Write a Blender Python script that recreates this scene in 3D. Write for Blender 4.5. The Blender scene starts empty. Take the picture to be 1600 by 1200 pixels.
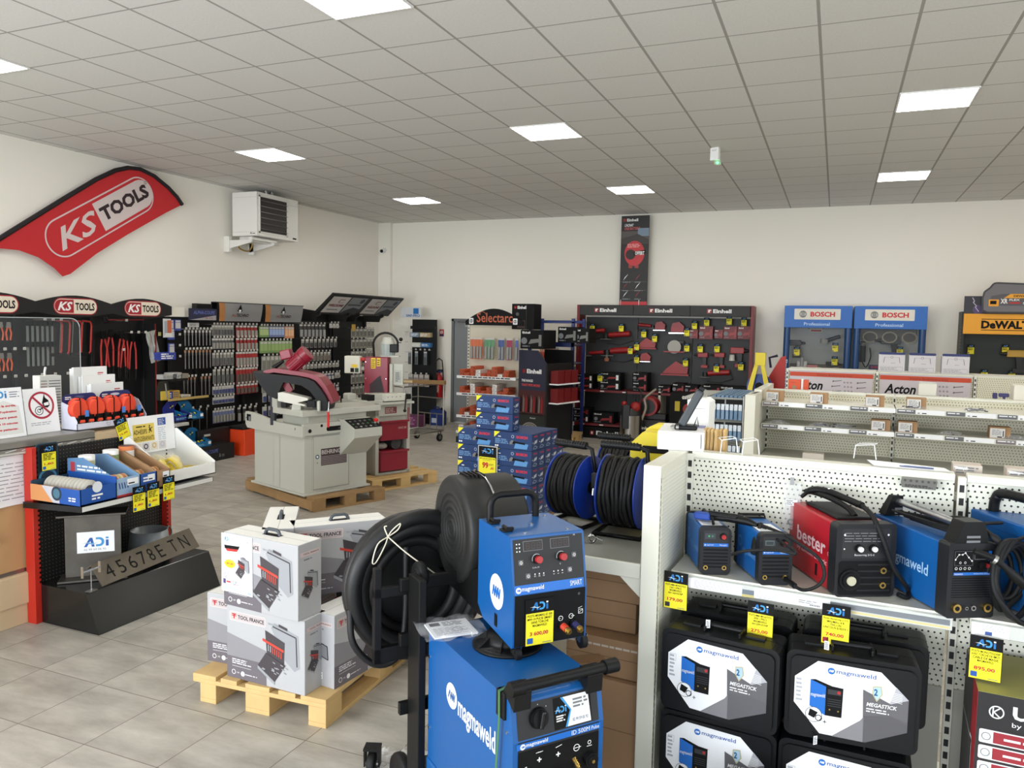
import bpy, bmesh, math, random
from mathutils import Vector, Matrix
random.seed(7)
SC = bpy.context.scene
COL = SC.collection
R = math.radians

# ------------------------------------------------------------------ camera, world, exposure
HC = 1.97
YAW, PITCH, ROLL, FPX = -0.3946346,0.0757140,0.0188440,1210.82
cF = Vector((math.sin(YAW)*math.cos(PITCH), math.cos(YAW)*math.cos(PITCH),-math.sin(PITCH)))
_r = Vector((math.cos(YAW),-math.sin(YAW),0)); _u = _r.cross(cF)
cR = _r*math.cos(ROLL)+_u*math.sin(ROLL)
cU = -_r*math.sin(ROLL)+_u*math.cos(ROLL)
CP = Vector((0,0, HC))
cam = bpy.data.cameras.new('camera'); camo = bpy.data.objects.new('camera', cam); COL.objects.link(camo)
cam.sensor_width = 36.0; cam.lens = 36.0*FPX/1600.0; cam.clip_start = 0.05; cam.clip_end = 200
mm = Matrix((cR, cU,-cF)).transposed().to_4x4(); mm.translation = CP
camo.matrix_world = mm; SC.camera = camo

world = bpy.data.worlds.new('world'); SC.world = world; world.use_nodes = True
world.node_tree.nodes['Background'].inputs[0].default_value = (0.80,0.90,1.0,1)
world.node_tree.nodes['Background'].inputs[1].default_value = 1.0
SC.view_settings.view_transform = 'Standard'; SC.view_settings.look = 'None'
SC.view_settings.exposure = 0.42; SC.view_settings.gamma = 1.0
SC.view_settings.use_curve_mapping = False

PANEL_POWER = 18.5
def area(name, loc, rot, sx, sy, power, col=(1,1,1)):
    l = bpy.data.lights.new(name, 'AREA'); l.shape = 'RECTANGLE'; l.size = sx; l.size_y = sy
    l.energy = power; l.color = col
    o = bpy.data.objects.new(name, l); COL.objects.link(o); o.location = loc; o.rotation_euler = rot
    return o
# daylight entering through the shop windows behind the photographer
area('window_daylight',(-5.1,-3.1,1.7),(R(90),0,0),5.6,2.6,390,(0.90,0.95,1.0))
area('window_daylight',(1.1,-3.1,1.7),(R(90),0,0),6.0,2.6,140,(0.90,0.95,1.0))
area('side_window_daylight',(4.85,0.4,1.8),(R(90),0, R(90)),5.0,2.4,60,(0.90,0.95,1.0))

# pixel (1600x1200 frame) -> point on a known plane of the room
def pray(x, y): return cF + cR*((x-800)/FPX) + cU*((600-y)/FPX)
def at_z(x, y, z): d = pray(x, y); return CP + d*((z-HC)/d.z)
def at_y(x, y, Y): d = pray(x, y); return CP + d*(Y/d.y)
def at_x(x, y, X): d = pray(x, y); return CP + d*(X/d.x)

# ------------------------------------------------------------------ materials
MATS = {}
def lin(c): return tuple(((v/255.0)/12.92 if v/255.0 <= 0.04045 else ((v/255.0+0.055)/1.055)**2.4) for v in c)
def mat(name, rgb, rough=0.5, metal=0.0, noise=0.0, nscale=8.0, bump=0.0, bscale=60.0, alpha=None, emit=None, trans=0.0, spec=None, coat=0.0):
    if name in MATS: return MATS[name]
    m = bpy.data.materials.new(name); m.use_nodes = True
    nt = m.node_tree; b = nt.nodes['Principled BSDF']; c = lin(rgb)+(1,)
    b.inputs['Base Color'].default_value = c; b.inputs['Roughness'].default_value = rough
    b.inputs['Metallic'].default_value = metal
    if spec is not None: b.inputs['Specular IOR Level'].default_value = spec
    if coat: b.inputs['Coat Weight'].default_value = coat
    if trans: b.inputs['Transmission Weight'].default_value = trans
    if alpha is not None: b.inputs['Alpha'].default_value = alpha
    if emit: b.inputs['Emission Color'].default_value = lin(emit[0])+(1,); b.inputs['Emission Strength'].default_value = emit[1]
    if noise or bump:
        tc = nt.nodes.new('ShaderNodeTexCoord')
    if noise:
        n = nt.nodes.new('ShaderNodeTexNoise'); n.inputs['Scale'].default_value = nscale; n.inputs['Detail'].default_value = 5
        nt.links.new(tc.outputs['Object'], n.inputs['Vector'])
        mx = nt.nodes.new('ShaderNodeMix'); mx.data_type = 'RGBA'
        mx.inputs['A'].default_value = tuple(max(0, v*(1-noise)) for v in c[:3])+(1,)
        mx.inputs['B'].default_value = tuple(min(1, v*(1+noise)) for v in c[:3])+(1,)
        nt.links.new(n.outputs['Fac'], mx.inputs['Factor']); nt.links.new(mx.outputs['Result'], b.inputs['Base Color'])
    if bump:
        n2 = nt.nodes.new('ShaderNodeTexNoise'); n2.inputs['Scale'].default_value = bscale; n2.inputs['Detail'].default_value = 3
        nt.links.new(tc.outputs['Object'], n2.inputs['Vector'])
        bp = nt.nodes.new('ShaderNodeBump'); bp.inputs['Strength'].default_value = bump; bp.inputs['Distance'].default_value = 0.002
        nt.links.new(n2.outputs['Fac'], bp.inputs['Height']); nt.links.new(bp.outputs['Normal'], b.inputs['Normal'])
    MATS[name] = m; return m
def K(r, g, b, rough=0.55, metal=0.0):
    """plain colour by sRGB value"""
    return mat('paint_%02x%02x%02x_%d_%d' % (r, g, b, rough*100, metal*100),(r, g, b), rough, metal)
def math_node(nt, op, a, b=None):
    n = nt.nodes.new('ShaderNodeMath'); n.operation = op
    for i, v in enumerate((a, b)):
        if v is None: continue
        if isinstance(v,(int, float)): n.inputs[i].default_value = v
        else: nt.links.new(v, n.inputs[i])
    return n.outputs[0]
def pegboard(name, rgb, hole=(28,28,26), pitch=0.025, r=0.16, stagger=True, rough=0.5, ax=0):
    """painted sheet with punched holes in the local X-Z plane"""
    if name in MATS: return MATS[name]
    m = mat(name, rgb, rough); nt = m.node_tree; b = nt.nodes['Principled BSDF']
    tc = nt.nodes.new('ShaderNodeTexCoord'); sp = nt.nodes.new('ShaderNodeSeparateXYZ')
    nt.links.new(tc.outputs['Object'], sp.inputs[0])
    x = math_node(nt, 'DIVIDE', sp.outputs[ax], pitch); z = math_node(nt, 'DIVIDE', sp.outputs[2], pitch)
    if stagger:
        row = math_node(nt, 'FLOOR', z); par = math_node(nt, 'MULTIPLY', math_node(nt, 'FLOORED_MODULO', row,3.0),0.333)
        x = math_node(nt, 'ADD', x, par)
    fx = math_node(nt, 'SUBTRACT', math_node(nt, 'FRACT', x),0.5); fz = math_node(nt, 'SUBTRACT', math_node(nt, 'FRACT', z),0.5)
    d = math_node(nt, 'ADD', math_node(nt, 'MULTIPLY', fx, fx), math_node(nt, 'MULTIPLY', fz, fz))
    h = math_node(nt, 'LESS_THAN', d, r*r)
    mx = nt.nodes.new('ShaderNodeMix'); mx.data_type = 'RGBA'
    mx.inputs['A'].default_value = lin(rgb)+(1,); mx.inputs['B'].default_value = lin(hole)+(1,)
    nt.links.new(h, mx.inputs['Factor']); nt.links.new(mx.outputs['Result'], b.inputs['Base Color'])
    return m

WHITE = mat('white_card',(236,236,234),0.55)
PAPER = mat('white_paper',(240,241,243),0.6)
INK = mat('black_ink',(14,14,15),0.6, spec=.2)
GREYINK = mat('grey_ink',(120,122,126),0.6)
BLACK = mat('black_plastic',(14,14,15),0.45, spec=.25)
BLACKM = mat('black_painted_metal',(13,13,14),0.5, spec=.3)
BLACKG = mat('black_gloss',(14,14,15),0.25)
RUBBER = mat('black_rubber',(16,16,17),0.6, spec=.35)
COVER = mat('dark_grey_moulded_cover',(30,31,34),.45, spec=.3)
CHROME = mat('chrome',(205,207,210),0.22,1.0)
STEEL = mat('brushed_steel',(168,168,166),0.38,1.0)
BRASS = mat('brass',(200,168,96),0.3,1.0)
CREAM = mat('cream_painted_steel',(218,216,200),0.45, noise=0.03, nscale=3)
WELDBLUE = mat('blue_painted_steel',(16,86,152),0.34, bump=0.25, bscale=500)
YELLOW = mat('yellow_price_paper',(238,226,36),0.6)
REDINK = mat('red_ink',(190,40,34),0.6)
CARDB = mat('brown_cardboard',(168,132,96),0.8, noise=0.08, nscale=6)
WOOD = mat('pale_pine',(206,172,116),0.65, noise=0.18, nscale=9)
CLEARP = mat('clear_plastic_film',(240,242,244),0.08, alpha=0.22)

# ------------------------------------------------------------------ mesh builder
class MB:
    def __init__(s): s.v = []; s.f = []; s.mi = []; s.sm = []; s.mats = []; s.M = Matrix.Identity(4)
    def mid(s, m):
        if m not in s.mats: s.mats.append(m)
        return s.mats.index(m)
    def add(s, vs, fs, m, smooth=False):
        o = len(s.v); k = s.mid(m)
        s.v += [tuple(s.M @ Vector(p)) for p in vs]
        for f in fs: s.f.append(tuple(i+o for i in f)); s.mi.append(k); s.sm.append(smooth)
        return s
    def box(s, x0, y0, z0, x1, y1, z1, m):
        x0, x1 = min(x0, x1), max(x0, x1); y0, y1 = min(y0, y1), max(y0, y1); z0, z1 = min(z0, z1), max(z0, z1)
        return s.add([(x0,y0,z0),(x1,y0,z0),(x1,y1,z0),(x0,y1,z0),(x0,y0,z1),(x1,y0,z1),(x1,y1,z1),(x0,y1,z1)],
              [(0,3,2,1),(4,5,6,7),(0,1,5,4),(1,2,6,5),(2,3,7,6),(3,0,4,7)], m)
    def cbox(s, c, d, m): return s.box(c[0]-d[0]/2, c[1]-d[1]/2, c[2]-d[2]/2, c[0]+d[0]/2, c[1]+d[1]/2, c[2]+d[2]/2, m)
    def rbox(s, x0, y0, z0, x1, y1, z1, b, m):
        """box with chamfered edges all round"""
        x0, x1 = min(x0, x1), max(x0, x1); y0, y1 = min(y0, y1), max(y0, y1); z0, z1 = min(z0, z1), max(z0, z1)
        b = min(b,(x1-x0)*.49,(y1-y0)*.49,(z1-z0)*.49)
        bm = bmesh.new(); bmesh.ops.create_cube(bm, size=1)
        for v in bm.verts: v.co = Vector(((x0+x1)/2+v.co.x*(x1-x0),(y0+y1)/2+v.co.y*(y1-y0),(z0+z1)/2+v.co.z*(z1-z0)))
        bmesh.ops.bevel(bm, geom=list(bm.edges), offset=b, segments=2, profile=0.5, affect='EDGES')
        bm.verts.index_update()
        s.add([tuple(v.co) for v in bm.verts], [tuple(v.index for v in f.verts) for f in bm.faces], m, False)
        bm.free(); return s
    def prism(s, poly, a, b, m, axis='y', smooth=False):
        """2D outline extruded from a to b along an axis; outline (u,v): y -> x,z ; x -> y,z ; z -> x,y"""
        def P(u, v, t): return (u, t, v) if axis == 'y' else ((t, u, v) if axis == 'x' else (u, v, t))
        n = len(poly)
        vs = [P(u, v, a) for u, v in poly]+[P(u, v, b) for u, v in poly]
        s.add(vs, [tuple(range(n)), tuple(range(2*n-1, n-1,-1))], m)
        s.add(vs, [(i,(i+1) % n, n+(i+1) % n, n+i) for i in range(n)], m, smooth); return s
    def cyl(s, p0, p1, r, m, n=16, r2=None, caps=True, smooth=True):
        p0 = Vector(p0); p1 = Vector(p1); r2 = r if r2 is None else r2
        d = (p1-p0).normalized(); a = d.orthogonal().normalized(); b = d.cross(a)
        c = [a*math.cos(2*math.pi*i/n)+b*math.sin(2*math.pi*i/n) for i in range(n)]
        vs = [p0+q*r for q in c]+[p1+q*r2 for q in c]
        s.add(vs, [(i,(i+1) % n, n+(i+1) % n, n+i) for i in range(n)], m, smooth)
        if caps: s.add(vs, [tuple(range(n-1,-1,-1)), tuple(range(n,2*n))], m)
        return s
    def tube(s, pts, r, m, n=8, closed=False, smooth=True):
        pts = [Vector(p) for p in pts]; k = len(pts); vs = []; fr = None
        for i, p in enumerate(pts):
            if closed: t = pts[(i+1) % k]-pts[i-1]
            else: t = (pts[min(i+1, k-1)]-pts[max(i-1,0)])
            t.normalize()
            if fr is None: fr = t.orthogonal().normalized()
            fr = (fr-t*fr.dot(t))
            if fr.length < 1e-6: fr = t.orthogonal()
            fr.normalize(); b = t.cross(fr)
            rr = r[i] if isinstance(r,(list, tuple)) else r
            vs += [p+(fr*math.cos(2*math.pi*j/n)+b*math.sin(2*math.pi*j/n))*rr for j in range(n)]
        fs = []
        for i in range(k if closed else k-1):
            a, b2 = i*n,((i+1) % k)*n
            fs += [(a+j, a+(j+1) % n, b2+(j+1) % n, b2+j) for j in range(n)]
        s.add(vs, fs, m, smooth)
        if not closed: s.add(vs, [tuple(range(n-1,-1,-1)), tuple(range((k-1)*n, k*n))], m)
        return s
    def lathe(s, prof, m, n=24, c=(0,0,0), axis='z', smooth=True, a0=0, a1=2*math.pi):
        full = abs(a1-a0-2*math.pi) < 1e-6; cnt = n if full else n+1
        vs = []
        for r, z in prof:
            for i in range(cnt):
                a = a0+(a1-a0)*i/n; x, y = r*math.cos(a), r*math.sin(a)
                q = (x, y, z) if axis == 'z' else ((z, x, y) if axis == 'x' else (x, z, y))
                vs.append((q[0]+c[0], q[1]+c[1], q[2]+c[2]))
        fs = []
        for j in range(len(prof)-1):
            for i in range(n):
                i2 = (i+1) % cnt
                fs.append((j*cnt+i, j*cnt+i2,(j+1)*cnt+i2,(j+1)*cnt+i))
        s.add(vs, fs, m, smooth); return s
    def ball(s, c, r, m, n=12, sc=(1,1,1)):
        h = n//2
        prof = [(max(1e-5, math.sin(math.pi*j/h))*r,-math.cos(math.pi*j/h)*r) for j in range(h+1)]
        vs = []
        for q, z in prof:
            for i in range(n):
                a = 2*math.pi*i/n; vs.append((c[0]+q*math.cos(a)*sc[0], c[1]+q*math.sin(a)*sc[1], c[2]+z*sc[2]))
        s.add(vs, [(j*n+i, j*n+(i+1) % n,(j+1)*n+(i+1) % n,(j+1)*n+i) for j in range(h) for i in range(n)], m, True); return s
    def build(s, name, parent=None, bevel=0, seg=2):
        me = bpy.data.meshes.new(name); me.from_pydata(s.v, [], s.f)
        for m in s.mats: me.materials.append(m)
        me.polygons.foreach_set('material_index', s.mi); me.polygons.foreach_set('use_smooth', s.sm)
        me.update()
        o = bpy.data.objects.new(name, me); COL.objects.link(o)
        if parent is not None: o.parent = parent
        if bevel:
            b = o.modifiers.new('bevel', 'BEVEL'); b.width = bevel; b.segments = seg; b.limit_method = 'ANGLE'; b.angle_limit = R(40)
        return o
    def face(s, o, u, v): return Face(s, o, u, v)

# printed faces: flat artwork laid on a surface of the mesh being built
TXT = {}
def text_mesh(t, bold=0.0, shear=0.0):
    k = (t, bold, shear)
    if k in TXT: return TXT[k]
    c = bpy.data.curves.new('t', 'FONT'); c.body = t; c.size = 1; c.offset = bold; c.shear = shear; c.resolution_u = 2
    o = bpy.data.objects.new('t', c)
    me = bpy.data.meshes.new_from_object(o)
    vs = [(v.co.x, v.co.y) for v in me.vertices]; fs = [tuple(p.vertices) for p in me.polygons]
    bpy.data.objects.remove(o); bpy.data.curves.remove(c); bpy.data.meshes.remove(me)
    xs = [p[0] for p in vs] or [0,1]; ys = [p[1] for p in vs] or [0,1]
    TXT[k] = (vs, fs, min(xs), min(ys), max(max(xs)-min(xs),1e-4), max(max(ys)-min(ys),1e-4)); return TXT[k]
class Face:
    def __init__(s, mb, o, u, v, step=0.0006):
        s.mb = mb; s.o = Vector(o); s.u = Vector(u).normalized(); s.v = Vector(v).normalized(); s.n = s.u.cross(s.v); s.step = step
    def P(s, x, y, l): return s.o+s.u*x+s.v*y+s.n*(s.step*l)
    def poly(s, pts, m, l=1): s.mb.add([s.P(x, y, l) for x, y in pts], [tuple(range(len(pts)))], m); return s
    def rect(s, x0, y0, x1, y1, m, l=1): return s.poly([(x0, y0),(x1, y0),(x1, y1),(x0, y1)], m, l)
    def rrect(s, x0, y0, x1, y1, r, m, l=1, n=6): return s.poly(rr(x0, y0, x1, y1, r, n), m, l)
    def disc(s, x, y, r, m, l=1, n=20, ry=None):
        ry = ry or r
        return s.poly([(x+r*math.cos(2*math.pi*i/n), y+ry*math.sin(2*math.pi*i/n)) for i in range(n)], m, l)
    def ring(s, x, y, r, w, m, l=1, n=24, ry=None, a0=0, a1=2*math.pi):
        ry = ry or r
        vs = []
        for i in range(n+1):
            a = a0+(a1-a0)*i/n
            vs += [s.P(x+r*math.cos(a), y+ry*math.sin(a), l), s.P(x+(r-w)*math.cos(a), y+(ry-w)*math.sin(a), l)]
        s.mb.add(vs, [(2*i,2*i+2,2*i+3,2*i+1) for i in range(n)], m); return s
    def outline(s, pts, w, m, l=1, closed=True):
        k = len(pts)
        for i in range(k if closed else k-1): s.line(pts[i], pts[(i+1) % k], w, m, l)
        return s
    def line(s, a, b, w, m, l=1):
        dx, dy = b[0]-a[0], b[1]-a[1]; L = math.hypot(dx, dy) or 1; nx, ny = -dy/L*w/2, dx/L*w/2
        return s.poly([(a[0]+nx, a[1]+ny),(b[0]+nx, b[1]+ny),(b[0]-nx, b[1]-ny),(a[0]-nx, a[1]-ny)][::-1], m, l)
    def text(s, t, x0, y0, x1, y1, m, l=2, bold=0.0, shear=0.0):
        """lettering fitted to a rectangle"""
        vs, fs, mx, my, w, h = text_mesh(t, bold, shear)
        s.mb.add([s.P(x0+(a-mx)/w*(x1-x0), y0+(b-my)/h*(y1-y0), l) for a, b in vs], fs, m); return s
    def greek(s, x0, y0, x1, y1, rows, m, l=2, seed=1, fill=0.55):
        """body copy too small to read: ruled word strokes"""
        rn = random.Random(seed); h = (y1-y0)/rows
        for i in range(rows):
            y = y1-(i+1)*h; x = x0; e = x0+(x1-x0)*rn.uniform(.7,1)
            while x < e:
                w = min(rn.uniform(1.2,4)*h, e-x); s.rect(x, y+h*.2, x+w, y+h*(.2+fill), m, l); x += w+h*.5
        return s
def rr(x0, y0, x1, y1, r, n=6):
    r = min(r,(x1-x0)/2,(y1-y0)/2); p = []
    for cx, cy, a in ((x1-r, y1-r,0),(x0+r, y1-r,90),(x0+r, y0+r,180),(x1-r, y0+r,270)):
        for i in range(n+1): t = R(a+90*i/n); p.append((cx+r*math.cos(t), cy+r*math.sin(t)))
    return p
def front(mb, x, y, z): return Face(mb,(x, y, z),(1,0,0),(0,0,1))          # faces -Y
def leftf(mb, x, y, z): return Face(mb,(x, y, z),(0,-1,0),(0,0,1))         # faces -X, u runs towards -Y
def rightf(mb, x, y, z): return Face(mb,(x, y, z),(0,1,0),(0,0,1))         # faces +X
def topf(mb, x, y, z): return Face(mb,(x, y, z),(1,0,0),(0,1,0))           # faces +Z
def arc(cx, cy, r, a0, a1, n=8, ry=None):
    ry = r if ry is None else ry
    return [(cx+r*math.cos(R(a0+(a1-a0)*i/n)), cy+ry*math.sin(R(a0+(a1-a0)*i/n))) for i in range(n+1)]
def spline(pts, n=6):
    P = [Vector(p) for p in pts]; P = [P[0]*2-P[1]]+P+[P[-1]*2-P[-2]]; out = []
    for i in range(1, len(P)-2):
        for k in range(n):
            t = k/n; a, b, c, d = P[i-1:i+3]
            out.append(0.5*((2*b)+(c-a)*t+(2*a-5*b+4*c-d)*t*t+(3*b-a-3*c+d)*t**3))
    out.append(P[-2]); return out

# ------------------------------------------------------------------ things, parts, copies
def tag(o, label, cat, group=None, kind=None):
    o['label'] = label; o['category'] = cat
    if group: o['group'] = group
    if kind: o['kind'] = kind
    return o
def thing(name, label, cat, loc=(0,0,0), rz=0.0, group=None):
    o = bpy.data.objects.new(name, None); COL.objects.link(o); o.empty_display_size = 0.1
    o.location = loc; o.rotation_euler = (0,0, R(rz)); return tag(o, label, cat, group)
def single(mb, name, label, cat, loc=(0,0,0), rz=0.0, group=None, bevel=0):
    o = mb.build(name, None, bevel); o.location = loc; o.rotation_euler = (0,0, R(rz)); return tag(o, label, cat, group)
def part(mb, name, parent, label=None, bevel=0):
    o = mb.build(name, parent, bevel)
    if label: o['label'] = label
    return o
def struct(mb, name, loc=(0,0,0), bevel=0):
    o = mb.build(name, None, bevel); o['kind'] = 'structure'; o.location = loc; return o
def dup(root, loc, rz=None, label=None, group=None, parent=None, rot=None):
    r = root.copy(); COL.objects.link(r); r.parent = parent
    if parent is None or loc is not None: r.location = loc
    if rz is not None: r.rotation_euler = (0,0, R(rz))
    if rot is not None: r.rotation_euler = rot
    if label: r['label'] = label
    if group: r['group'] = group
    for ch in list(root.children):
        c = ch.copy(); COL.objects.link(c); c.parent = r
        for g in list(ch.children):
            d = g.copy(); COL.objects.link(d); d.parent = c
    return r

# ------------------------------------------------------------------ printed marks used on several things
def swoosh_logo(f, x, y, w, h, blue=None, l=2, dark=False):
    """the three blue letters with a white gull stroke"""
    b1 = blue or K(26,110,178); b2 = K(60,150,210)
    aw = w*0.42
    f.poly([(x, y),(x+aw*.28, y),(x+aw*.78, y+h),(x+aw*.55, y+h)], b1, l)
    f.poly([(x+aw*.55, y+h),(x+aw*.80, y+h),(x+aw*1.0, y),(x+aw*.74, y)], b1, l+.2)
    f.rect(x+aw*.4, y+h*.30, x+aw*.9, y+h*.42, b2, l+.3)
    dx = x+w*0.47; dw = w*.33
    pts = [(dx, y),(dx+dw*.45, y)]+arc(dx+dw*.45, y+h*.5, dw*.55,-90,90,8, h*.5)+[(dx, y+h),(dx, y+h*.78),(dx+dw*.4, y+h*.78)]
    pts += arc(dx+dw*.4, y+h*.5, dw*.28,90,-90,6, h*.27)+[(dx, y+h*.23)]
    f.poly(pts, b2, l)
    f.rect(x+w*.86, y, x+w*.97, y+h*.68, b1, l); f.rect(x+w*.86, y+h*.8, x+w*.97, y+h, WHITE if dark else b2, l)
    g = WHITE if dark else K(150,180,205)
    f.poly([(x-w*.08, y+h*.42),(x+w*.2, y+h*.50),(x+w*.32, y+h*.30),(x+w*.55, y+h*.45),(x+w*.34, y+h*.22),(x+w*.22, y+h*.40)], g, l+.6)
def mw_logo(f, x, y, r, fg, bg, l=2):
    f.disc(x, y, r, bg, l,28)
    t = r*.62; q = r*.34
    pts = [(-t,-q),(-t*.55, q),(-t*.18,-q),(t*.05, q),(t*.05, q),(t*.3,-q),(t*.52, q),(t*.72,-q),(t*.98, q)]
    for a, b in zip(pts, pts[1:]):
        if a != b: f.line((x+a[0], y+a[1]),(x+b[0], y+b[1]), r*.15, fg, l+.5)
def price_tag_mesh(w=0.086, h=0.135, price='', lines=5, icon=(30,90,170), words=None, tilt=0):
    mb = MB(); mb.box(0,0,0, w,0.0012, h, INK); f = front(mb,0,0,0)
    f.rect(w*.02, h*.01, w*.98, h*.70, YELLOW,1)
    swoosh_logo(f, w*.2, h*.76, w*.6, h*.17, l=1, dark=True)
    if words:
        n = len(words); hh = h*.052
        for i, t in enumerate(words):
            ww = min(w*.86, len(t)*w*.055); y = h*.62-i*h*.072
            f.text(t, w*.5-ww/2, y, w*.5+ww/2, y+hh, INK,2,0.01)
    else: f.greek(w*.1, h*.40, w*.9, h*.68, lines, INK,2, seed=len(price)+int(w*1000))
    if price: f.text(price, w*.16, h*.20, w*.80, h*.30, REDINK,2,0.03)
    f.rrect(w*.07, h*.05, w*.27, h*.17, w*.02, K(*icon),2); f.rect(w*.6, h*.04, w*.9, h*.055, GREYINK,2)
    return mb
# ================================================================== the room
WX, BY, CZ = -8.75,13.85,4.0
RX, FY = 5.0,-3.2
def ceiling_mat():
    m = mat('mineral_ceiling_tiles',(204,203,199),0.95); nt = m.node_tree; b = nt.nodes['Principled BSDF']
    tc = nt.nodes.new('ShaderNodeTexCoord'); sp = nt.nodes.new('ShaderNodeSeparateXYZ'); nt.links.new(tc.outputs['Object'], sp.inputs[0])
    fx = math_node(nt, 'FRACT', math_node(nt, 'DIVIDE', math_node(nt, 'ADD', sp.outputs[0],3.8008+60),0.6))
    fy = math_node(nt, 'FRACT', math_node(nt, 'DIVIDE', math_node(nt, 'ADD', sp.outputs[1],-5.087+60),0.6))
    dx = math_node(nt, 'ABSOLUTE', math_node(nt, 'SUBTRACT', fx,0.5)); dy = math_node(nt, 'ABSOLUTE', math_node(nt, 'SUBTRACT', fy,0.5))
    gx = math_node(nt, 'GREATER_THAN', dx,0.5-0.0175); gy = math_node(nt, 'GREATER_THAN', dy,0.5-0.012)
    g = math_node(nt, 'MAXIMUM', gx, gy)
    n = nt.nodes.new('ShaderNodeTexNoise'); n.inputs['Scale'].default_value = 60; n.inputs['Detail'].default_value = 2
    nt.links.new(tc.outputs['Object'], n.inputs['Vector'])
    mx0 = nt.nodes.new('ShaderNodeMix'); mx0.data_type = 'RGBA'
    mx0.inputs['A'].default_value = lin((206,204,200))+(1,); mx0.inputs['B'].default_value = lin((224,222,217))+(1,)
    nt.links.new(n.outputs['Fac'], mx0.inputs['Factor'])
    mx = nt.nodes.new('ShaderNodeMix'); mx.data_type = 'RGBA'; nt.links.new(mx0.outputs['Result'], mx.inputs['A'])
    mx.inputs['B'].default_value = lin((158,154,148))+(1,)
    nt.links.new(g, mx.inputs['Factor']); nt.links.new(mx.outputs['Result'], b.inputs['Base Color']); return m
def floor_mat():
    m = mat('grey_stoneware_tiles',(150,146,138),0.38); nt = m.node_tree; b = nt.nodes['Principled BSDF']
    tc = nt.nodes.new('ShaderNodeTexCoord'); sp = nt.nodes.new('ShaderNodeSeparateXYZ'); nt.links.new(tc.outputs['Object'], sp.inputs[0])
    T = 0.4507
    ax = math_node(nt, 'DIVIDE', math_node(nt, 'ADD', sp.outputs[0],4.023+40*T), T); ay = math_node(nt, 'DIVIDE', math_node(nt, 'ADD', sp.outputs[1],-2.882+40*T), T)
    dx = math_node(nt, 'ABSOLUTE', math_node(nt, 'SUBTRACT', math_node(nt, 'FRACT', ax),0.5)); dy = math_node(nt, 'ABSOLUTE', math_node(nt, 'SUBTRACT', math_node(nt, 'FRACT', ay),0.5))
    g = math_node(nt, 'GREATER_THAN', math_node(nt, 'MAXIMUM', dx, dy),0.5-0.005)
    cb = nt.nodes.new('ShaderNodeCombineXYZ'); nt.links.new(math_node(nt, 'FLOOR', ax), cb.inputs[0]); nt.links.new(math_node(nt, 'FLOOR', ay), cb.inputs[1])
    wn = nt.nodes.new('ShaderNodeTexWhiteNoise'); nt.links.new(cb.outputs[0], wn.inputs['Vector'])
    vm = nt.nodes.new('ShaderNodeVectorMath'); vm.operation = 'MULTIPLY_ADD'; nt.links.new(wn.outputs['Color'], vm.inputs[0]); vm.inputs[1].default_value = (9,9,9); nt.links.new(tc.outputs['Object'], vm.inputs[2])
    mp = nt.nodes.new('ShaderNodeMapping'); mp.inputs['Scale'].default_value = (1.2,3.2,1); nt.links.new(vm.outputs[0], mp.inputs['Vector'])
    n = nt.nodes.new('ShaderNodeTexNoise'); n.inputs['Scale'].default_value = 2.2; n.inputs['Detail'].default_value = 8; n.inputs['Roughness'].default_value = 0.62
    nt.links.new(mp.outputs[0], n.inputs['Vector'])
    rp = nt.nodes.new('ShaderNodeValToRGB'); rp.color_ramp.elements[0].position = 0.3; rp.color_ramp.elements[0].color = lin((150,144,134))+(1,)
    rp.color_ramp.elements[1].position = 0.72; rp.color_ramp.elements[1].color = lin((192,187,176))+(1,)
    nt.links.new(n.outputs['Fac'], rp.inputs['Fac'])
    mx = nt.nodes.new('ShaderNodeMix'); mx.data_type = 'RGBA'; nt.links.new(rp.outputs['Color'], mx.inputs['A']); mx.inputs['B'].default_value = lin((112,102,90))+(1,)
    nt.links.new(g, mx.inputs['Factor']); nt.links.new(mx.outputs['Result'], b.inputs['Base Color'])
    rn = math_node(nt, 'ADD', math_node(nt, 'MULTIPLY', n.outputs['Fac'],0.25),0.30); nt.links.new(rn, b.inputs['Roughness'])
    b.inputs['Specular IOR Level'].default_value = 0.35
    return m
WALLM = mat('white_painted_wall',(240,236,226),0.9, bump=0.15, bscale=40)
struct(MB().box(WX-.2, FY-.2,-.12, RX+.2, BY+.2,0, floor_mat()), 'floor')
struct(MB().box(WX-.2, FY-.2, CZ, RX+.2, BY+.2, CZ+.12, ceiling_mat()), 'ceiling')
DX0, DX1, DZ = -7.09,-6.12,2.08
mb = MB(); mb.box(WX-.2, BY,0, DX0, BY+.2, CZ, WALLM); mb.box(DX1, BY,0, RX+.2, BY+.2, CZ, WALLM); mb.box(DX0, BY, DZ, DX1, BY+.2, CZ, WALLM)
struct(mb, 'wall_back')
struct(MB().box(WX-.2, FY-.2,0, WX, BY, CZ, WALLM), 'wall_left')
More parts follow.
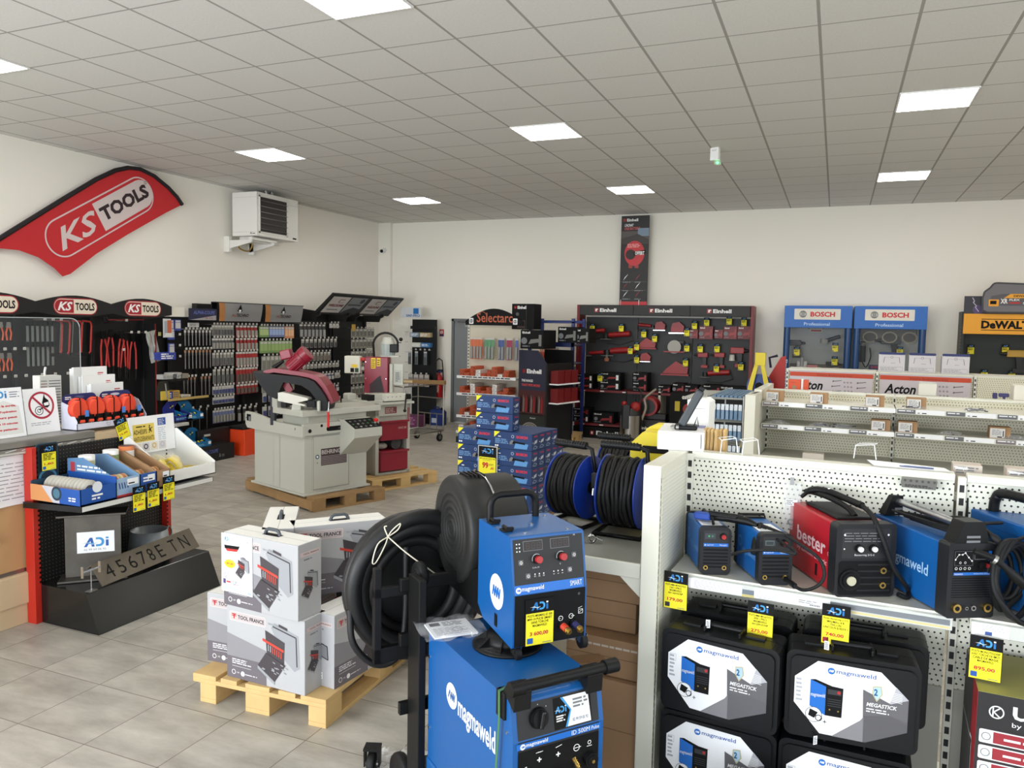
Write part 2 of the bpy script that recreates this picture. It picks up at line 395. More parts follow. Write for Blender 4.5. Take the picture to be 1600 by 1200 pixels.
# right and front walls carry the shop windows (behind and beside the photographer)
mb = MB(); mb.box(RX, FY,0, RX+.2,-2.2, CZ, WALLM); mb.box(RX,3.0,0, RX+.2, BY, CZ, WALLM); mb.box(RX,-2.2,0, RX+.2,3,.5, WALLM); mb.box(RX,-2.2,3.1, RX+.2,3, CZ, WALLM)
struct(mb, 'wall_right')
mb = MB(); mb.box(WX, FY-.2,0,-8, FY, CZ, WALLM); mb.box(4.2, FY-.2,0, RX+.2, FY, CZ, WALLM); mb.box(-8, FY-.2,0,4.2, FY,.3, WALLM); mb.box(-8, FY-.2,3.1,4.2, FY, CZ, WALLM)
struct(mb, 'wall_front')
def win(name, x0, x1, z0, z1, M, n):
    mb = MB(); mb.M = M; fm = K(70,72,75)
    for i in range(n+1):
        x = x0+(x1-x0)*i/n; mb.box(x-.03,.06, z0, x+.03,.14, z1, fm)
    mb.box(x0,.06, z0, x1,.14, z0+.06, fm); mb.box(x0,.06, z1-.06, x1,.14, z1, fm)
    return struct(mb, name)
win('window_1',-8,4.2,.3,3.1, Matrix.Translation((0, FY-.2,0)),7)
win('window_2',-2.2,3.0,.5,3.1, Matrix.Translation((RX+.2,0,0)) @ Matrix.Rotation(R(90),4, 'Z'),3)
# corner pilaster and skirting on the back wall
struct(MB().box(WX, BY-.1,0, WX+.28, BY, CZ, WALLM), 'trim_1')
TR = K(206,203,194)
struct(MB().box(WX+.28, BY-.015,0, DX0-.06, BY,.09, TR), 'baseboard_back')
# grey flush door in a grey frame, closer at the top
dm = mat('grey_door_paint',(134,138,140),0.5); dfm = mat('grey_door_frame',(112,116,118),0.5)
mb = MB(); mb.box(DX0, BY-.02,0, DX0+.05, BY+.1, DZ, dfm); mb.box(DX1-.05, BY-.02,0, DX1, BY+.1, DZ, dfm); mb.box(DX0, BY-.02, DZ-.05, DX1, BY+.1, DZ, dfm)
fr = struct(mb, 'trim_2')
d = struct(MB().box(DX0+.05, BY+.02,.01, DX1-.05, BY+.06, DZ-.05, dm), 'door_1', bevel=.003)
mb = MB(); mb.box(DX0+.3, BY-.03, DZ-.16, DX0+.62, BY+.02, DZ-.09, K(176,178,176)); mb.tube([(DX0+.5, BY-.04, DZ-.085),(DX0+.3, BY-.14, DZ-.08),(DX0+.15, BY-.01, DZ-.07)],.008, STEEL)
part(mb, 'door_closer', d)
mb = MB(); mb.cyl((DX1-.13, BY+.02,1.05),(DX1-.13, BY-.03,1.05),.012, STEEL); mb.cyl((DX1-.13, BY-.03,1.05),(DX1-.24, BY-.03,1.05),.01, STEEL)
part(mb, 'door_handle', d)

# ceiling light panels: recessed LED squares, on a 3.6 m raster
LEDM = mat('lit_led_diffuser',(255,252,244),0.5, emit=((255,250,240), PANEL_POWER))
lamp0 = None
for j in range(-1,4):
    for i in range(-1,3):
        if (j == -1): continue
        x = -3.2+3.6*i+.3; y = 3.887+3.6*(j-0)+.3
        if x < WX or x > RX or y > BY: continue
        where = ['nearest row', 'second row from the camera', 'third row from the camera', 'row nearest the back wall'][j]
        side = {-1: 'left-hand',0: 'middle',1: 'right-hand',2: 'far right'}[i]
        lab = 'lit square white LED ceiling panel, %s column, %s' % (side, where)
        if lamp0 is None:
            lamp0 = thing('ceiling_light', lab, 'ceiling light',(x, y, CZ-.012),0, 'square ceiling light panels')
            mb = MB(); w = .3
            for a in ((-w,-w, w,-w+.014),(-w, w-.014, w, w),(-w,-w+.014,-w+.014, w-.014),(w-.014,-w+.014, w, w-.014)): mb.box(a[0], a[1],0, a[2], a[3],.012, WHITE)
            part(mb, 'frame', lamp0)
            part(MB().box(-w+.014,-w+.014,.003, w-.014, w-.014,.010, LEDM), 'diffuser', lamp0, 'glowing white diffuser')
        else: dup(lamp0,(x, y, CZ-.012),0, lab)
# ================================================================== foreground welding set
WB = WELDBLUE
PANB = mat('black_front_panel',(30,31,33),0.5)
STRIPE = K(24,104,192,.4)
# ---- power source on wheels
cart = thing('welding_power_source', 'large blue wheeled welding power source with black tube handle, in the front of the shop', 'welding machine',(-.862,2.132,0),51.5)
W, L, T = .34,.67,.81
mb = MB()
side = [(.022, T-.012),(.034, T),(L, T),(L,.30),(0,.30),(0, T-.13)]
mb.prism(side,0, W, WB, 'x')
part(mb, 'housing', cart, 'blue upper housing', bevel=.006)
mb = MB(); mb.rbox(-.006,.02,.13, W+.006, L+.01,.30,.012, WB)
part(mb, 'cooler_unit', cart, 'blue lower cooling unit')
mb = MB(); mb.box(-.012,-.02,.09, W+.012, L+.28,.13, BLACKM); part(mb, 'chassis', cart)
for x in (.02, W-.02):
    mb = MB(); mb.cyl((x-.012,.05,.05),(x+.012,.05,.05),.05, RUBBER,20); mb.cyl((x-.014,.05,.05),(x+.014,.05,.05),.025, STEEL,12); part(mb, 'caster', cart)
for x in (-.05, W+.01):
    mb = MB(); mb.lathe([(.0,0),(.055,0),(.06,.008),(.1,.004),(.105,.012),(.105,.032),(.1,.04),(.06,.036),(.0,.044)], RUBBER,28,(x, L+.2,.105), 'x'); part(mb, 'rear_wheel', cart)
# top sheet detail + side artwork
mb = MB()
f = leftf(mb,0,.62,0)   # u: rear -> front
mw_logo(f,.165,.635,.046, WB, WHITE,1); f.text('magmaweld',.22,.565,.505,.665, WHITE,1,.018)
part(mb, 'side_lettering', cart, 'white maker name and round mark on the blue side')
for a, b in ((.66,.70),(.66,.42),(.04,.70)):
    mb = MB(); mb.cyl((-.003, a, b),(0, a, b),.006, CHROME,8); part(mb, 'screw', cart)
mb = MB()
# front: upper black panel follows the sloping front
dz = .118; tilt = Vector((0,-.022,-dz)).normalized()
F1 = Face(mb,(0,.0, T-.13),(1,0,0),(0,.022,.118)); F1.step = .0009
F1.rrect(.018,.004, W-.018,.112,.004, PANB,1)
F1.ring(.095,.060,.034,.004, INK,2)
F1.rect(.152,.008,.295,.106, INK,2); F1.poly([(.195,.010),(.291,.010),(.285,.104),(.180,.104),(.215,.06)], PAPER,3)
F1.poly([(.178,.104),(.188,.104),(.218,.06),(.200,.010),(.192,.010),(.212,.06)], K(60,150,215),4)
swoosh_logo(F1,.157,.058,.044,.02, K(60,150,215),3, True); F1.greek(.160,.03,.195,.052,3, WHITE,3,2)
F1.greek(.225,.062,.282,.095,3, GREYINK,4,5); F1.text('02 99 59 05 92',.22,.022,.280,.032, K(90,100,125),4,.01)
F1.text('CE',.298,.098,.306,.104, WHITE,3); F1.rect(.309,.098,.313,.104, WHITE,3); F1.rect(.315,.098,.32,.104, WHITE,3)
F1.disc(.095,.101,.0015, WHITE,3,8); F1.disc(.125,.09,.0015, WHITE,3,8)
F2 = front(mb,0,0,0); F2.step = .0009
F2.rrect(.018,.62, W-.018, T-.131,.003, PANB,1); F2.rect(.012,.655, W-.012, T-.135, STRIPE,2)
mw_logo(F2,.034,.664,.0095, STRIPE, WHITE,3); F2.text('magmaweld',.046,.657,.125,.6735, WHITE,3,.012)
F2.text('ID 500M',.215,.658,.285,.673, WHITE,3); F2.text('Pulse',.292,.659,.322,.671, WHITE,3)
F2.rrect(.018,.32, W-.018,.648,.006, INK,1.5)
for x, ch in ((.095, '+'),(.165, '+')): F2.text(ch, x-.008,.600, x+.008,.616, WHITE,3,.03)
F2.line((.03,.59),(.05,.596),.003, WHITE,3)
F2.ring(.235,.612,.012,.0022, WHITE,3); F2.line((.225,.612),(.252,.612),.0022, WHITE,3)
F2.ring(.285,.618,.007,.0022, WHITE,3); F2.line((.275,.606),(.295,.606),.0022, WHITE,3)
for x in (.088,.095,.102): F2.line((x-.006,.632),(x+.006,.634),.0018, WHITE,3)
F2.line((.155,.632),(.178,.637),.0022, WHITE,3)
part(mb, 'front_panel', cart, 'black front panel with white marks and a blue stripe')
mb = MB(); n = Vector((0,-.98,.18))
c = Vector((.095,.011, T-.13+.060)); pts = [(.030+.003*math.cos(8*a))*1 for a in [2*math.pi*i/48 for i in range(48)]]
mb.cyl(c, c+n*.016,.031, BLACK,12); mb.cyl(c+n*.016, c+n*.020,.028, BLACK,24)
mb.M = Matrix.Translation(c+n*.018) @ Matrix.Rotation(R(10),4, 'Y'); mb.rbox(-.007,-.018,-.028,.007,.002,.028,.004, BLACKG)
part(mb, 'rotary_switch', cart)
for x, z, m, r in ((.10,.54, BLACK,.018),(.17,.54, BLACK,.018),(.285,.565, BLACK,.024)):
    mb = MB(); mb.cyl((x,0, z),(x,-.022, z), r, m,20); mb.cyl((x,-.022, z),(x,-.026, z), r*.75, INK,20); mb.cyl((x,-.026, z),(x,-.03, z), r*.25, BRASS,10)
    part(mb, 'socket', cart)
mb = MB()
for k, r in enumerate((.009,.007,.009,.006)): mb.cyl((.228+.0,-.008*k,.575-.004*k),(.228,-.008*(k+1),.575-.004*(k+1)), r, BRASS,12)
part(mb, 'coolant_coupling', cart, 'brass coupling')
# handle: tube across the front with two cast brackets
mb = MB(); zc = T+.045
mb.cyl((.03,.005, zc),(W+.055-.02,.005, zc),.018, BLACK,20)
for x0, x1 in ((-.012,.035),(W-.0, W+.05)): mb.cyl((x0,.005, zc),(x1,.005, zc),.0235, BLACK,20)
for x in (-.004, W-.075):
    mb.prism([(.0, zc+.01),(.03, zc+.012),(.075, T+.002),(.03, T-.0),(-.008, T-.025),(-.012, zc-.01)], x, x+.06, BLACKM, 'x')
part(mb, 'handle', cart, 'black tube handle', bevel=.002)
mb = MB(); mb.rbox(-.010,.045, T-.075,.012,.10, T+.012,.004, BLACKM); mb.rbox(-.008,.045, T,.045,.10, T+.012,.004, BLACKM)
part(mb, 'corner_clip', cart)
# green packing strap looped over the clip
mb = MB(); gs = mat('green_pet_strap',(66,116,74),0.35)
for a, b in (((.05,.09, T+.016),(-.014,.070, T+.014)),((-.014,.070, T+.014),(-.0145,.066, T-.08)),((-.0145,.066, T-.08),(-.018,.115,.13))):
    a = Vector(a); b = Vector(b); w = Vector((0,.006,0))
    mb.add([a-w, a+w, b+w, b-w, a-w+Vector((-.001,0,.001)), a+w+Vector((-.001,0,.001)), b+w+Vector((-.001,0,.001)), b-w+Vector((-.001,0,.001))], [(0,1,2,3),(7,6,5,4),(0,4,5,1),(1,5,6,2),(2,6,7,3),(3,7,4,0)], gs)
part(mb, 'packing_strap', cart, 'green plastic packing strap')
# bottle carrier frame behind the machine
mb = MB()
mb.rbox(-.035, L+.015,.10,-.005, L+.13,.99,.003, BLACKM)
part(mb, 'upright_plate', cart, 'tall black upright plate')
mb = MB(); mb.rbox(W-.02, L+.015,.10, W+.01, L+.13,.99,.003, BLACKM); part(mb, 'upright_plate', cart, 'tall black upright plate')
mb = MB()
for z in (.42,.70,.92): mb.rbox(-.07, L+.12, z, W, L+.145, z+.05,.003, BLACKM)
mb.rbox(-.17, L+.14,.64,-.14, L+.17,1.02,.003, BLACKM); mb.rbox(-.17, L+.14,.90,.05, L+.17,.94,.003, BLACKM); mb.rbox(-.17, L+.14,.64,.05, L+.17,.70,.003, BLACKM)
part(mb, 'crossbar_frame', cart)

# ---- wire feeder on its turntable
fd = thing('wire_feeder', 'blue wire feeder with two red knobs and spool drum, standing on the power source', 'wire feeder',(-.98,2.40,.855),47.5)
w, l, h = .29,.315,.385
mb = MB()
mb.prism([(.034, h-.004),(.038, h),(l, h),(l,.06),(l-.05,.02),(.012,0),(0,.004),(0,.19)],0, w, WB, 'x')
part(mb, 'housing', fd, 'blue housing', bevel=.004)
mb = MB(); S = Face(mb,(0,0,.19),(1,0,0),(0,.034,.191)); S.step = .0009
S.rect(.008,.0, w-.008,.188, PANB,1)
Z = .19
S.rect(.004,0, w-.012,.032, STRIPE,2)
mw_logo(S,.020,.015,.0105, STRIPE, WHITE,3); S.text('magmaweld',.033,.006,.118,.026, WHITE,3,.014); S.text('SMART',.222,.008,.270,.026, WHITE,3)
for x0, x1 in ((.046,.122),(.152,.228)):
    S.rect(x0,.145, x1,.180, GREYINK,2); S.rect(x0+.0018,.1468, x1-.0018,.1782, K(48,44,44),3)
    for k in range(3):
        a = x0+.012+k*.021
        S.outline([(a,.153),(a+.012,.153),(a+.012,.172),(a,.172)],.0022, K(72,62,62),4); S.line((a,.1625),(a+.012,.1625),.002, K(72,62,62),4)
for k in range(3): S.disc(.032,.172-.0125*k,.0028, WHITE,3,10); S.rect(.019,.170-.0125*k,.024,.174-.0125*k, WHITE,3)
def btn(x, z, kind):
    S.rrect(x-.0085, z-.0085, x+.0085, z+.0085,.002, K(150,152,155),2); S.rrect(x-.0075, z-.0075, x+.0075, z+.0075,.002, K(40,41,44),3)
    S.ring(x, z,.006,.0018, WHITE,4,16); S.poly([(x-.002, z-.002),(x+.002, z-.002),(x, z+.003)], WHITE,4)
for x, z in ((.035,.108),(.060,.060),(.225,.065),(.245,.115)): btn(x, z,0)
for k in range(3): S.disc(.086+.017*k,.064,.0026, WHITE,3,10); S.text('P%d' % (k+1),.083+.017*k,.054,.089+.017*k,.059, WHITE,3)
for k in range(3): S.disc(.160+.017*k,.066,.0026, WHITE,3,10); S.rect(.157+.017*k,.056,.163+.017*k,.0575, WHITE,3)
S.text('V',.185,.086,.189,.092, WHITE,3); S.text('S | A | O',.078,.083,.104,.089, WHITE,3); S.text('CE',.245,.183,.253,.187, WHITE,3)
for x in (.096,.192): S.ring(x,.115,.0185,.003, K(200,200,200),3,24, a0=R(20), a1=R(200))
G = front(mb,0,0,0); G.step = .0009
G.rect(.006,.006, w-.006,.187, INK,1)
G.ring(.186,.085,.0095,.002, WHITE,2,18); G.line((.180,.085),(.186,.085),.002, WHITE,2)
G.ring(.228,.088,.0095,.002, WHITE,2,18); G.line((.228,.088),(.242,.088),.002, WHITE,2)
G.outline([(.258,.093),(.275,.093),(.275,.108),(.258,.108)],.0016, WHITE,2); G.line((.258,.096),(.274,.106),.0015, WHITE,2); G.line((.256,.112),(.272,.118),.0015, WHITE,2)
G.disc(.258,.166,.005, K(70,70,72),2,12)
part(mb, 'front_panel', fd, 'black front panel with displays and a blue stripe')
mb = MB(); LF = leftf(mb,0, l,0)
LF.disc(.175,.160,.060, WHITE,1,30,.064)
def mwm(F_, x, y, sx, sy, m, l_):
    pts = [(-.72,-.6),(-.48,.55),(-.24,-.6),(0,.55),(.0,.55),(.22,-.6),(.44,.55),(.70,-.6),(.92,.55)]
    for a, b in zip(pts, pts[1:]):
        if a != b: F_.line((x+a[0]*sx, y+a[1]*sy),(x+b[0]*sx, y+b[1]*sy), sx*.24, m, l_)
mwm(LF,.169,.160,.040,.034, STRIPE,2)
part(mb, 'round_mark', fd, 'white oval mark with blue letters')
mb = MB(); LF = leftf(mb,0, l,0); LF.rrect(.158,.030,.184,.078,.003, BLACK,1); mb.box(-.003, l-.180,.036,0, l-.164,.070, INK); part(mb, 'door_latch', fd)
for x in (.096,.192):
    mb = MB(); c = Vector((x,.0205,.19+.113)); n = Vector((0,-.985,.175))
    mb.cyl(c, c+n*.014,.0165, BLACK,20); mb.cyl(c+n*.014, c+n*.028,.0125, mat('red_knob',(168,38,40),.4),18); part(mb, 'knob', fd, 'red-capped black knob')
for x, mm_ in ((.190, mat('red_ring',(190,60,40),.45)),(.236, K(40,40,90))):
    mb = MB(); z = .062; mb.cyl((x,0, z),(x,-.012, z),.0155, BLACK,16); mb.cyl((x,-.012, z-.001),(x+.004,-.034, z-.006),.0125, mm_,16)
    for k, r in enumerate((.010,.0125,.009)): mb.cyl((x+.004+.001*k,-.034-.006*k, z-.006-.002*k),(x+.005+.001*k,-.040-.006*k, z-.008-.002*k), r, BRASS,14)
    part(mb, 'quick_coupling', fd, 'brass quick coupling')
# top fittings
mb = MB(); hz = h
mb.tube([(.03, l-.035, hz),(.03, l-.035, hz+.055)]+[(.03+.04*(1-math.cos(R(a))), l-.035, hz+.055+.04*math.sin(R(a))) for a in (30,60,90)]+[(.22-.04*(1-math.cos(R(a))), l-.035, hz+.055+.04*math.sin(R(a))) for a in (90,60,30)]+[(.22, l-.035, hz+.055),(.22, l-.035, hz)],.0135, BLACK,12)
part(mb, 'carry_handle', fd, 'black bent tube handle')
for y in (.12,.235):
    mb = MB(); mb.rbox(.006, y-.022, h,.040, y+.022, h+.006,.002, BLACK); mb.cyl((.022, y-.02, h+.012),(.022, y+.02, h+.012),.007, BLACK,10); mb.rbox(.014, y-.018, h+.004,.046, y-.006, h+.016,.002, BLACK); part(mb, 'hinge', fd)
for x, y in ((.07,.06),(.24,.06),(.15,.17),(.25,.26)):
    mb = MB(); mb.cyl((x, y, h),(x, y, h+.004),.007, CHROME,6); part(mb, 'screw', fd)
# spool drum
drum = mat('dark_grey_moulded_plastic',(34,34,33),0.48, spec=.35)
mb = MB(); cy, cz, r = .60,.275,.220
prof = [(0,.004),(.02,0)]
for k in range(1,6):
    q = k*.028; prof += [(q,.002),(q+.004,-.003),(q+.010,-.003),(q+.014,.002)]
prof += [(.165,.002),(.185,.0),(r-.008,.003),(r,.014),(r,.10),(r-.003,.104),(r-.003,.25),(r-.012,.262),(0,.262)]
mb.lathe(prof, drum,48,(-.005, cy, cz), 'x'); part(mb, 'spool_drum', fd, 'dark round spool cover with raised rings')
mb = MB(); rib = BLACK
for k in range(5): mb.rbox(.045+.018*k, cy-.05, cz+r-.012,.052+.018*k, cy+.05, cz+r+.008,.002, rib)
mb.tube([(.12, cy+(r+.002)*math.cos(R(a)), cz+(r+.002)*math.sin(R(a))) for a in range(-60,150,15)],.005, CHROME,6)
part(mb, 'drum_clasp', fd)
mb = MB(); mb.prism([(l-.02,.01),(.34,.006),(.80,.03),(.80,.05),(.62,.055),(.40,.16),(l-.02,.20)],.012, w-.012, BLACKM, 'x')
part(mb, 'drum_cradle', fd, 'black folded sheet cradle')
for x, y in ((.03,.03),(w+.01,.04)):
    mb = MB(); mb.cyl((x-.010, y,-.028),(x+.010, y,-.028),.028, RUBBER,18); mb.cyl((x-.012, y,-.028),(x+.012, y,-.028),.007, CHROME,10)
    for s_ in (-.014,.012): mb.prism([(y-.012,-.03),(y+.012,-.03),(y+.014,.0),(y-.014,.0)], x+s_, x+s_+.002, CHROME, 'x')
    part(mb, 'caster', fd)
# turntable pedestal
ped = thing('feeder_turntable', 'round black ribbed turntable between the feeder and the power source', 'turntable',(-1.055,2.535,.81),0)
mb = MB(); mb.lathe([(0,0),(.128,0),(.128,.008),(.108,.012),(.082,.014),(.078,.022),(.076,.045),(0,.045)], BLACK,40,(0,0,0)); mb.cyl((0,0,.0),(0,0,.043),.075, BLACK,32); part(mb, 'bearing_ring', ped)
for k in range(8):
    a = R(45*k+10); mb = MB(); mb.M = Matrix.Rotation(a,4, 'Z'); mb.prism([(.07,.010),(.120,.010),(.078,.040),(.07,.040)],-.002,.002, BLACK, 'y'); part(mb, 'rib', ped)

# manual in a clear bag lying on the power source
t = thing('manual_in_bag', 'folded printed manual in a clear plastic bag, lying on the blue power source', 'manual',(-1.30,2.56,.815),45)
mb = MB(); mb.rbox(-.085,-.075,0,.085,.075,.006,.001, PAPER); f = topf(mb,0,0,.006)
f.rect(-.07,.03,-.03,.06, INK,1); f.greek(-.02,.02,.07,.065,4, GREYINK,1,3); f.greek(-.07,-.06,.07,.01,7, GREYINK,1,4,.3); f.ring(.02,-.02,.02,.002, GREYINK,1)
part(mb, 'booklet', t)
mb = MB(); n = 14; vs = []; rn = random.Random(3)
for j in range(n+1):
    for i in range(n+1):
        x = -.125+.25*i/n; y = -.11+.22*j/n; e = max(abs(x)/.125, abs(y)/.11)
        vs.append((x, y,.010+rn.uniform(0,.006)+(.0 if e < .75 else -.005)+.006*math.sin(x*60+y*40)*(e > .6)))
mb.add(vs, [(j*(n+1)+i, j*(n+1)+i+1,(j+1)*(n+1)+i+1,(j+1)*(n+1)+i) for j in range(n) for i in range(n)], CLEARP, True); part(mb, 'clear_bag', t, 'clear crinkled bag')

# interconnection hose, coiled and hung behind the machine
a = R(51.5)
def cl(x, y, z): return Vector((-.862+x*math.cos(a)-y*math.sin(a),2.132+x*math.sin(a)+y*math.cos(a), z))
coil = thing('hose_coil', 'thick black welding hose bundle coiled and hung behind the blue power source', 'hose', cl(.09,1.0,.865),51.5)
mb = MB(); hose = mat('black_hose_jacket',(20,20,21),0.5, bump=.3, bscale=90)
turns = [(.285,0,.034),(.245,.02,.034),(.262,.06,.032),(.225,.085,.03),(.268,.115,.03),(.195,.05,.028)]
for k,(rr_, yy, tr) in enumerate(turns):
    mb.tube([(math.cos(2*math.pi*i/48)*rr_*(1+.015*math.sin(3*i/48*6.28+k)), yy+.012*math.sin(2*2*math.pi*i/48+k), math.sin(2*math.pi*i/48)*rr_*1.02-.004*k) for i in range(48)], tr, hose,10, closed=True)
part(mb, 'coiled_hose', coil)
mb = MB(); mb.lathe([(0,.09),(.05,.075),(.09,.09),(.13,.075),(.17,.09),(.21,.075),(.25,.09),(.27,.10),(.0,.12)], mat('black_reel_plate',(16,16,17),.5),40,(0,0,0), 'y'); part(mb, 'ridged_backing', coil, 'ridged black plate filling the coil')
mb = MB(); mb.tube(spline([(-.30,.0,-.06),(-.29,-.02,-.20),(-.20,-.03,-.30),(-.10,-.03,-.28),(-.07,-.03,-.12),(-.07,-.03,.18)],5),.014, hose,8); part(mb, 'loose_cable', coil)
mb = MB(); wt = mat('white_tie_string',(225,218,196),.7); c0 = Vector((-.155,-.045,.235))
for pts in (((0,0,0),(-.05,-.02,-.02),(-.075,-.03,-.085),(-.06,-.03,-.09),(-.02,-.02,-.03),(0,0,0)),((0,0,0),(.01,-.02,.03),(.045,-.02,.055),(.035,-.02,.03),(0,0,0)),((0,0,0),(-.015,0,.04),(-.005,0,.045)),((0,0,0),(.06,-.06,-.06),(.17,-.10,-.15))):
    mb.tube(spline([c0+Vector(p) for p in pts],4),.0028, wt,6)
part(mb, 'tie_string', coil, 'cream tie string knotted in a bow')
wh = thing('spare_wheel', 'small black rubber wheel propped on the upright plate beside the spool drum', 'wheel', cl(.03,.84,.96),51.5)
mb = MB(); mb.lathe([(.014,-.02),(.03,-.02),(.034,-.012),(.05,-.018),(.056,-.010),(.056,.010),(.05,.018),(.034,.012),(.03,.02),(.014,.02)], RUBBER,28,(0,0,0), 'x'); part(mb, 'tyre', wh)
mb = MB(); mb.cyl((-.022,0,0),(.022,0,0),.016, STEEL,14); mb.cyl((-.024,0,0),(-.020,0,0),.008, INK,10); part(mb, 'hub', wh, 'steel hub')

# price card on the feeder
mb = price_tag_mesh(.112,.165, '3 600,00', words=['POSTE MIGMAG ID 500', 'MW-10 PULSE SMART', 'SANS TORCHE', 'MAGMAWELD'])
fr_ = Matrix.Rotation(R(47.5),4, 'Z') @ Vector((.045,-.006,0))
single(mb, 'price_tag', 'yellow and black price card reading 3 600,00 taped to the wire feeder', 'price tag', Vector((-.98,2.40,.86))+fr_,47.5)
# crumpled wrap and caster by the machine foot
mb = MB(); p = at_z(632,1195,0); vs = []; n = 16; rn = random.Random(5)
for j in range(n+1):
    for i in range(n+1): vs.append((-.14+.28*i/n,-.1+.2*j/n,.004+abs(rn.gauss(0,.014))))
mb.add(vs, [(j*(n+1)+i, j*(n+1)+i+1,(j+1)*(n+1)+i+1,(j+1)*(n+1)+i) for j in range(n) for i in range(n)], CLEARP)
single(mb, 'plastic_wrap', 'crumpled clear plastic wrap on the floor beside the blue power source', 'plastic wrap', p,20)
p = at_z(582,1195,.05)
tr = thing('trolley_wheel_unit', 'black rubber caster at the bottom edge, left of the blue power source', 'caster',(p.x, p.y,.0),20)
mb = MB(); mb.lathe([(.01,-.018),(.035,-.018),(.04,-.012),(.05,-.018),(.056,-.01),(.056,.01),(.05,.018),(.04,.012),(.035,.018),(.01,.018)], RUBBER,26,(0,0,.057), 'x'); part(mb, 'tyre', tr)
mb = MB(); mb.cyl((-.03,0,.057),(.03,0,.057),.012, STEEL); mb.box(-.035,-.02,.05,-.028,.02,.13, BLACKM); mb.box(.028,-.02,.05,.035,.02,.13, BLACKM); mb.box(-.035,-.03,.125,.035,.03,.135, BLACKM); part(mb, 'fork', tr)
# ================================================================== near gondola with the small welders
PEGC = pegboard('cream_pegboard',(222,222,208), pitch=.021, r=.19)
PEGS = pegboard('cream_pegboard_fine',(216,212,190), hole=(120,114,96), pitch=.022, r=.2)
CRM = mat('cream_steel_sheet',(222,221,208),0.42)
SLOT = K(22,22,21)
GRYS = mat('shelf_grey_beige',(186,184,172),0.4)
def L2W(o, rz, x, y, z=0):
    a = R(rz); return Vector((o[0]+x*math.cos(a)-y*math.sin(a), o[1]+x*math.sin(a)+y*math.cos(a), z))
GO, GR = (-.60,2.955),-3
def A(x, y, z=0): return L2W(GO, GR, x, y, z)
def slots(mb, x, y0, z0, z1, w=.016, pitch=.05, m=SLOT, L=.028):
    z = z0
    f = front(mb, x, y0,0)
    while z+L < z1: f.rect(-w/2, z, w/2, z+L, m,1); z += pitch
g = thing('gondola_shelving', 'cream double-bay display shelving with perforated back, holding the small welders', 'shelving',(GO[0], GO[1],0), GR)
T = 1.437; SZ = 1.0
mb = MB(); mb.rbox(-.07,0,0,0,.47, T,.004, CREAM)
f = rightf(mb,0,.0,0)
z = .2
while z < T-.06: f.rect(.006, z,.012, z+.02, SLOT,.4); z += .03
part(mb, 'end_panel', g, 'cream end panel')
mb = MB(); mb.box(.0,.03,.15,.002,.43, T-.04, pegboard('cream_pegboard_side',(222,222,208), hole=(186,186,172), pitch=.016, r=.2, ax=1)); mb.M = Matrix.Identity(4); part(mb, 'perforated_liner', g)
for k in range(2):
    x0 = .02+k*1.04
    mb = MB(); mb.box(x0,.45,.60, x0+1.0,.462, T-.012, PEGC); part(mb, 'perforated_back_panel', g)
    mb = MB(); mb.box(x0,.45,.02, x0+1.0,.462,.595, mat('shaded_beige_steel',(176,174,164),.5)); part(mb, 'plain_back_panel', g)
    mb = MB(); mb.rbox(x0,.44, T-.028, x0+1.0,.51, T,.003, CRM); part(mb, 'top_cap', g)
    mb = MB(); mb.box(x0+.005,.12, SZ-.03, x0+.995,.448, SZ, GRYS)
    mb.box(x0+.005,.115, SZ-.045, x0+.995,.122, SZ, CRM)
    part(mb, 'shelf', g, 'grey-beige steel shelf')
    mb = MB(); mb.prism([(.114, SZ-.008),(.106, SZ-.012),(.100, SZ-.055),(.106, SZ-.058)], x0+.008, x0+.992, mat('clear_price_rail',(190,192,186),.25), 'x')
    mb.M = Matrix.Identity(4)
    F = Face(mb,(x0,.1, SZ-.055),(1,0,0),(0,.006,.043)); F.step = .0007
    if k == 0:
        F.rect(.02,.003,.285,.040, PAPER,1); F.rect(.33,.003,.60,.040, PAPER,1)
        F.greek(.10,.006,.27,.038,7, GREYINK,2,3,.25); F.greek(.34,.006,.45,.038,6, GREYINK,2,5,.2); F.greek(.49,.012,.56,.026,2, GREYINK,2,6,.4)
        for i in range(12): F.rect(.53+.003*i,.006,.5315+.003*i,.012, INK,2)
        F.rect(.285,.0,.33,.010, K(190,176,110),1); F.rect(.285,.010,.33,.028, K(100,110,120),1)
        F.rect(.60,.004,.985,.011, K(206,190,130),1); F.rect(.60,.015,.985,.034, K(112,116,122),1)
    else:
        F.rect(.01,.0,.12,.042, PAPER,1); F.greek(.04,.02,.11,.04,4, GREYINK,2,4,.25); F.rect(.05,.004,.07,.016, K(50,80,150),2)
        F.rect(.20,.0,.99,.042, PAPER,1); F.greek(.22,.004,.95,.04,8, GREYINK,2,9,.25)
    part(mb, 'price_rail', g)
    mb = MB(); mb.box(x0,.0+.12,.02, x0+1.0,.45,.13, CRM); part(mb, 'base_shelf', g)
for x in (.0,1.03,2.07):
    mb = MB(); mb.box(x,.435,0, x+.028,.47, T-.01, CRM); slots(mb, x+.014,.435,.12, T-.03); part(mb, 'slotted_upright', g)
mb = MB(); mb.box(.02,.47,1.33,2.05,.80,1.352, GRYS); mb.box(.02,.78,1.0,2.05,.80,1.352, CRM); mb.box(.02,.465,0,2.05,.80,.12, CRM)
part(mb, 'rear_shelf', g, 'shelf on the far side of the gondola')

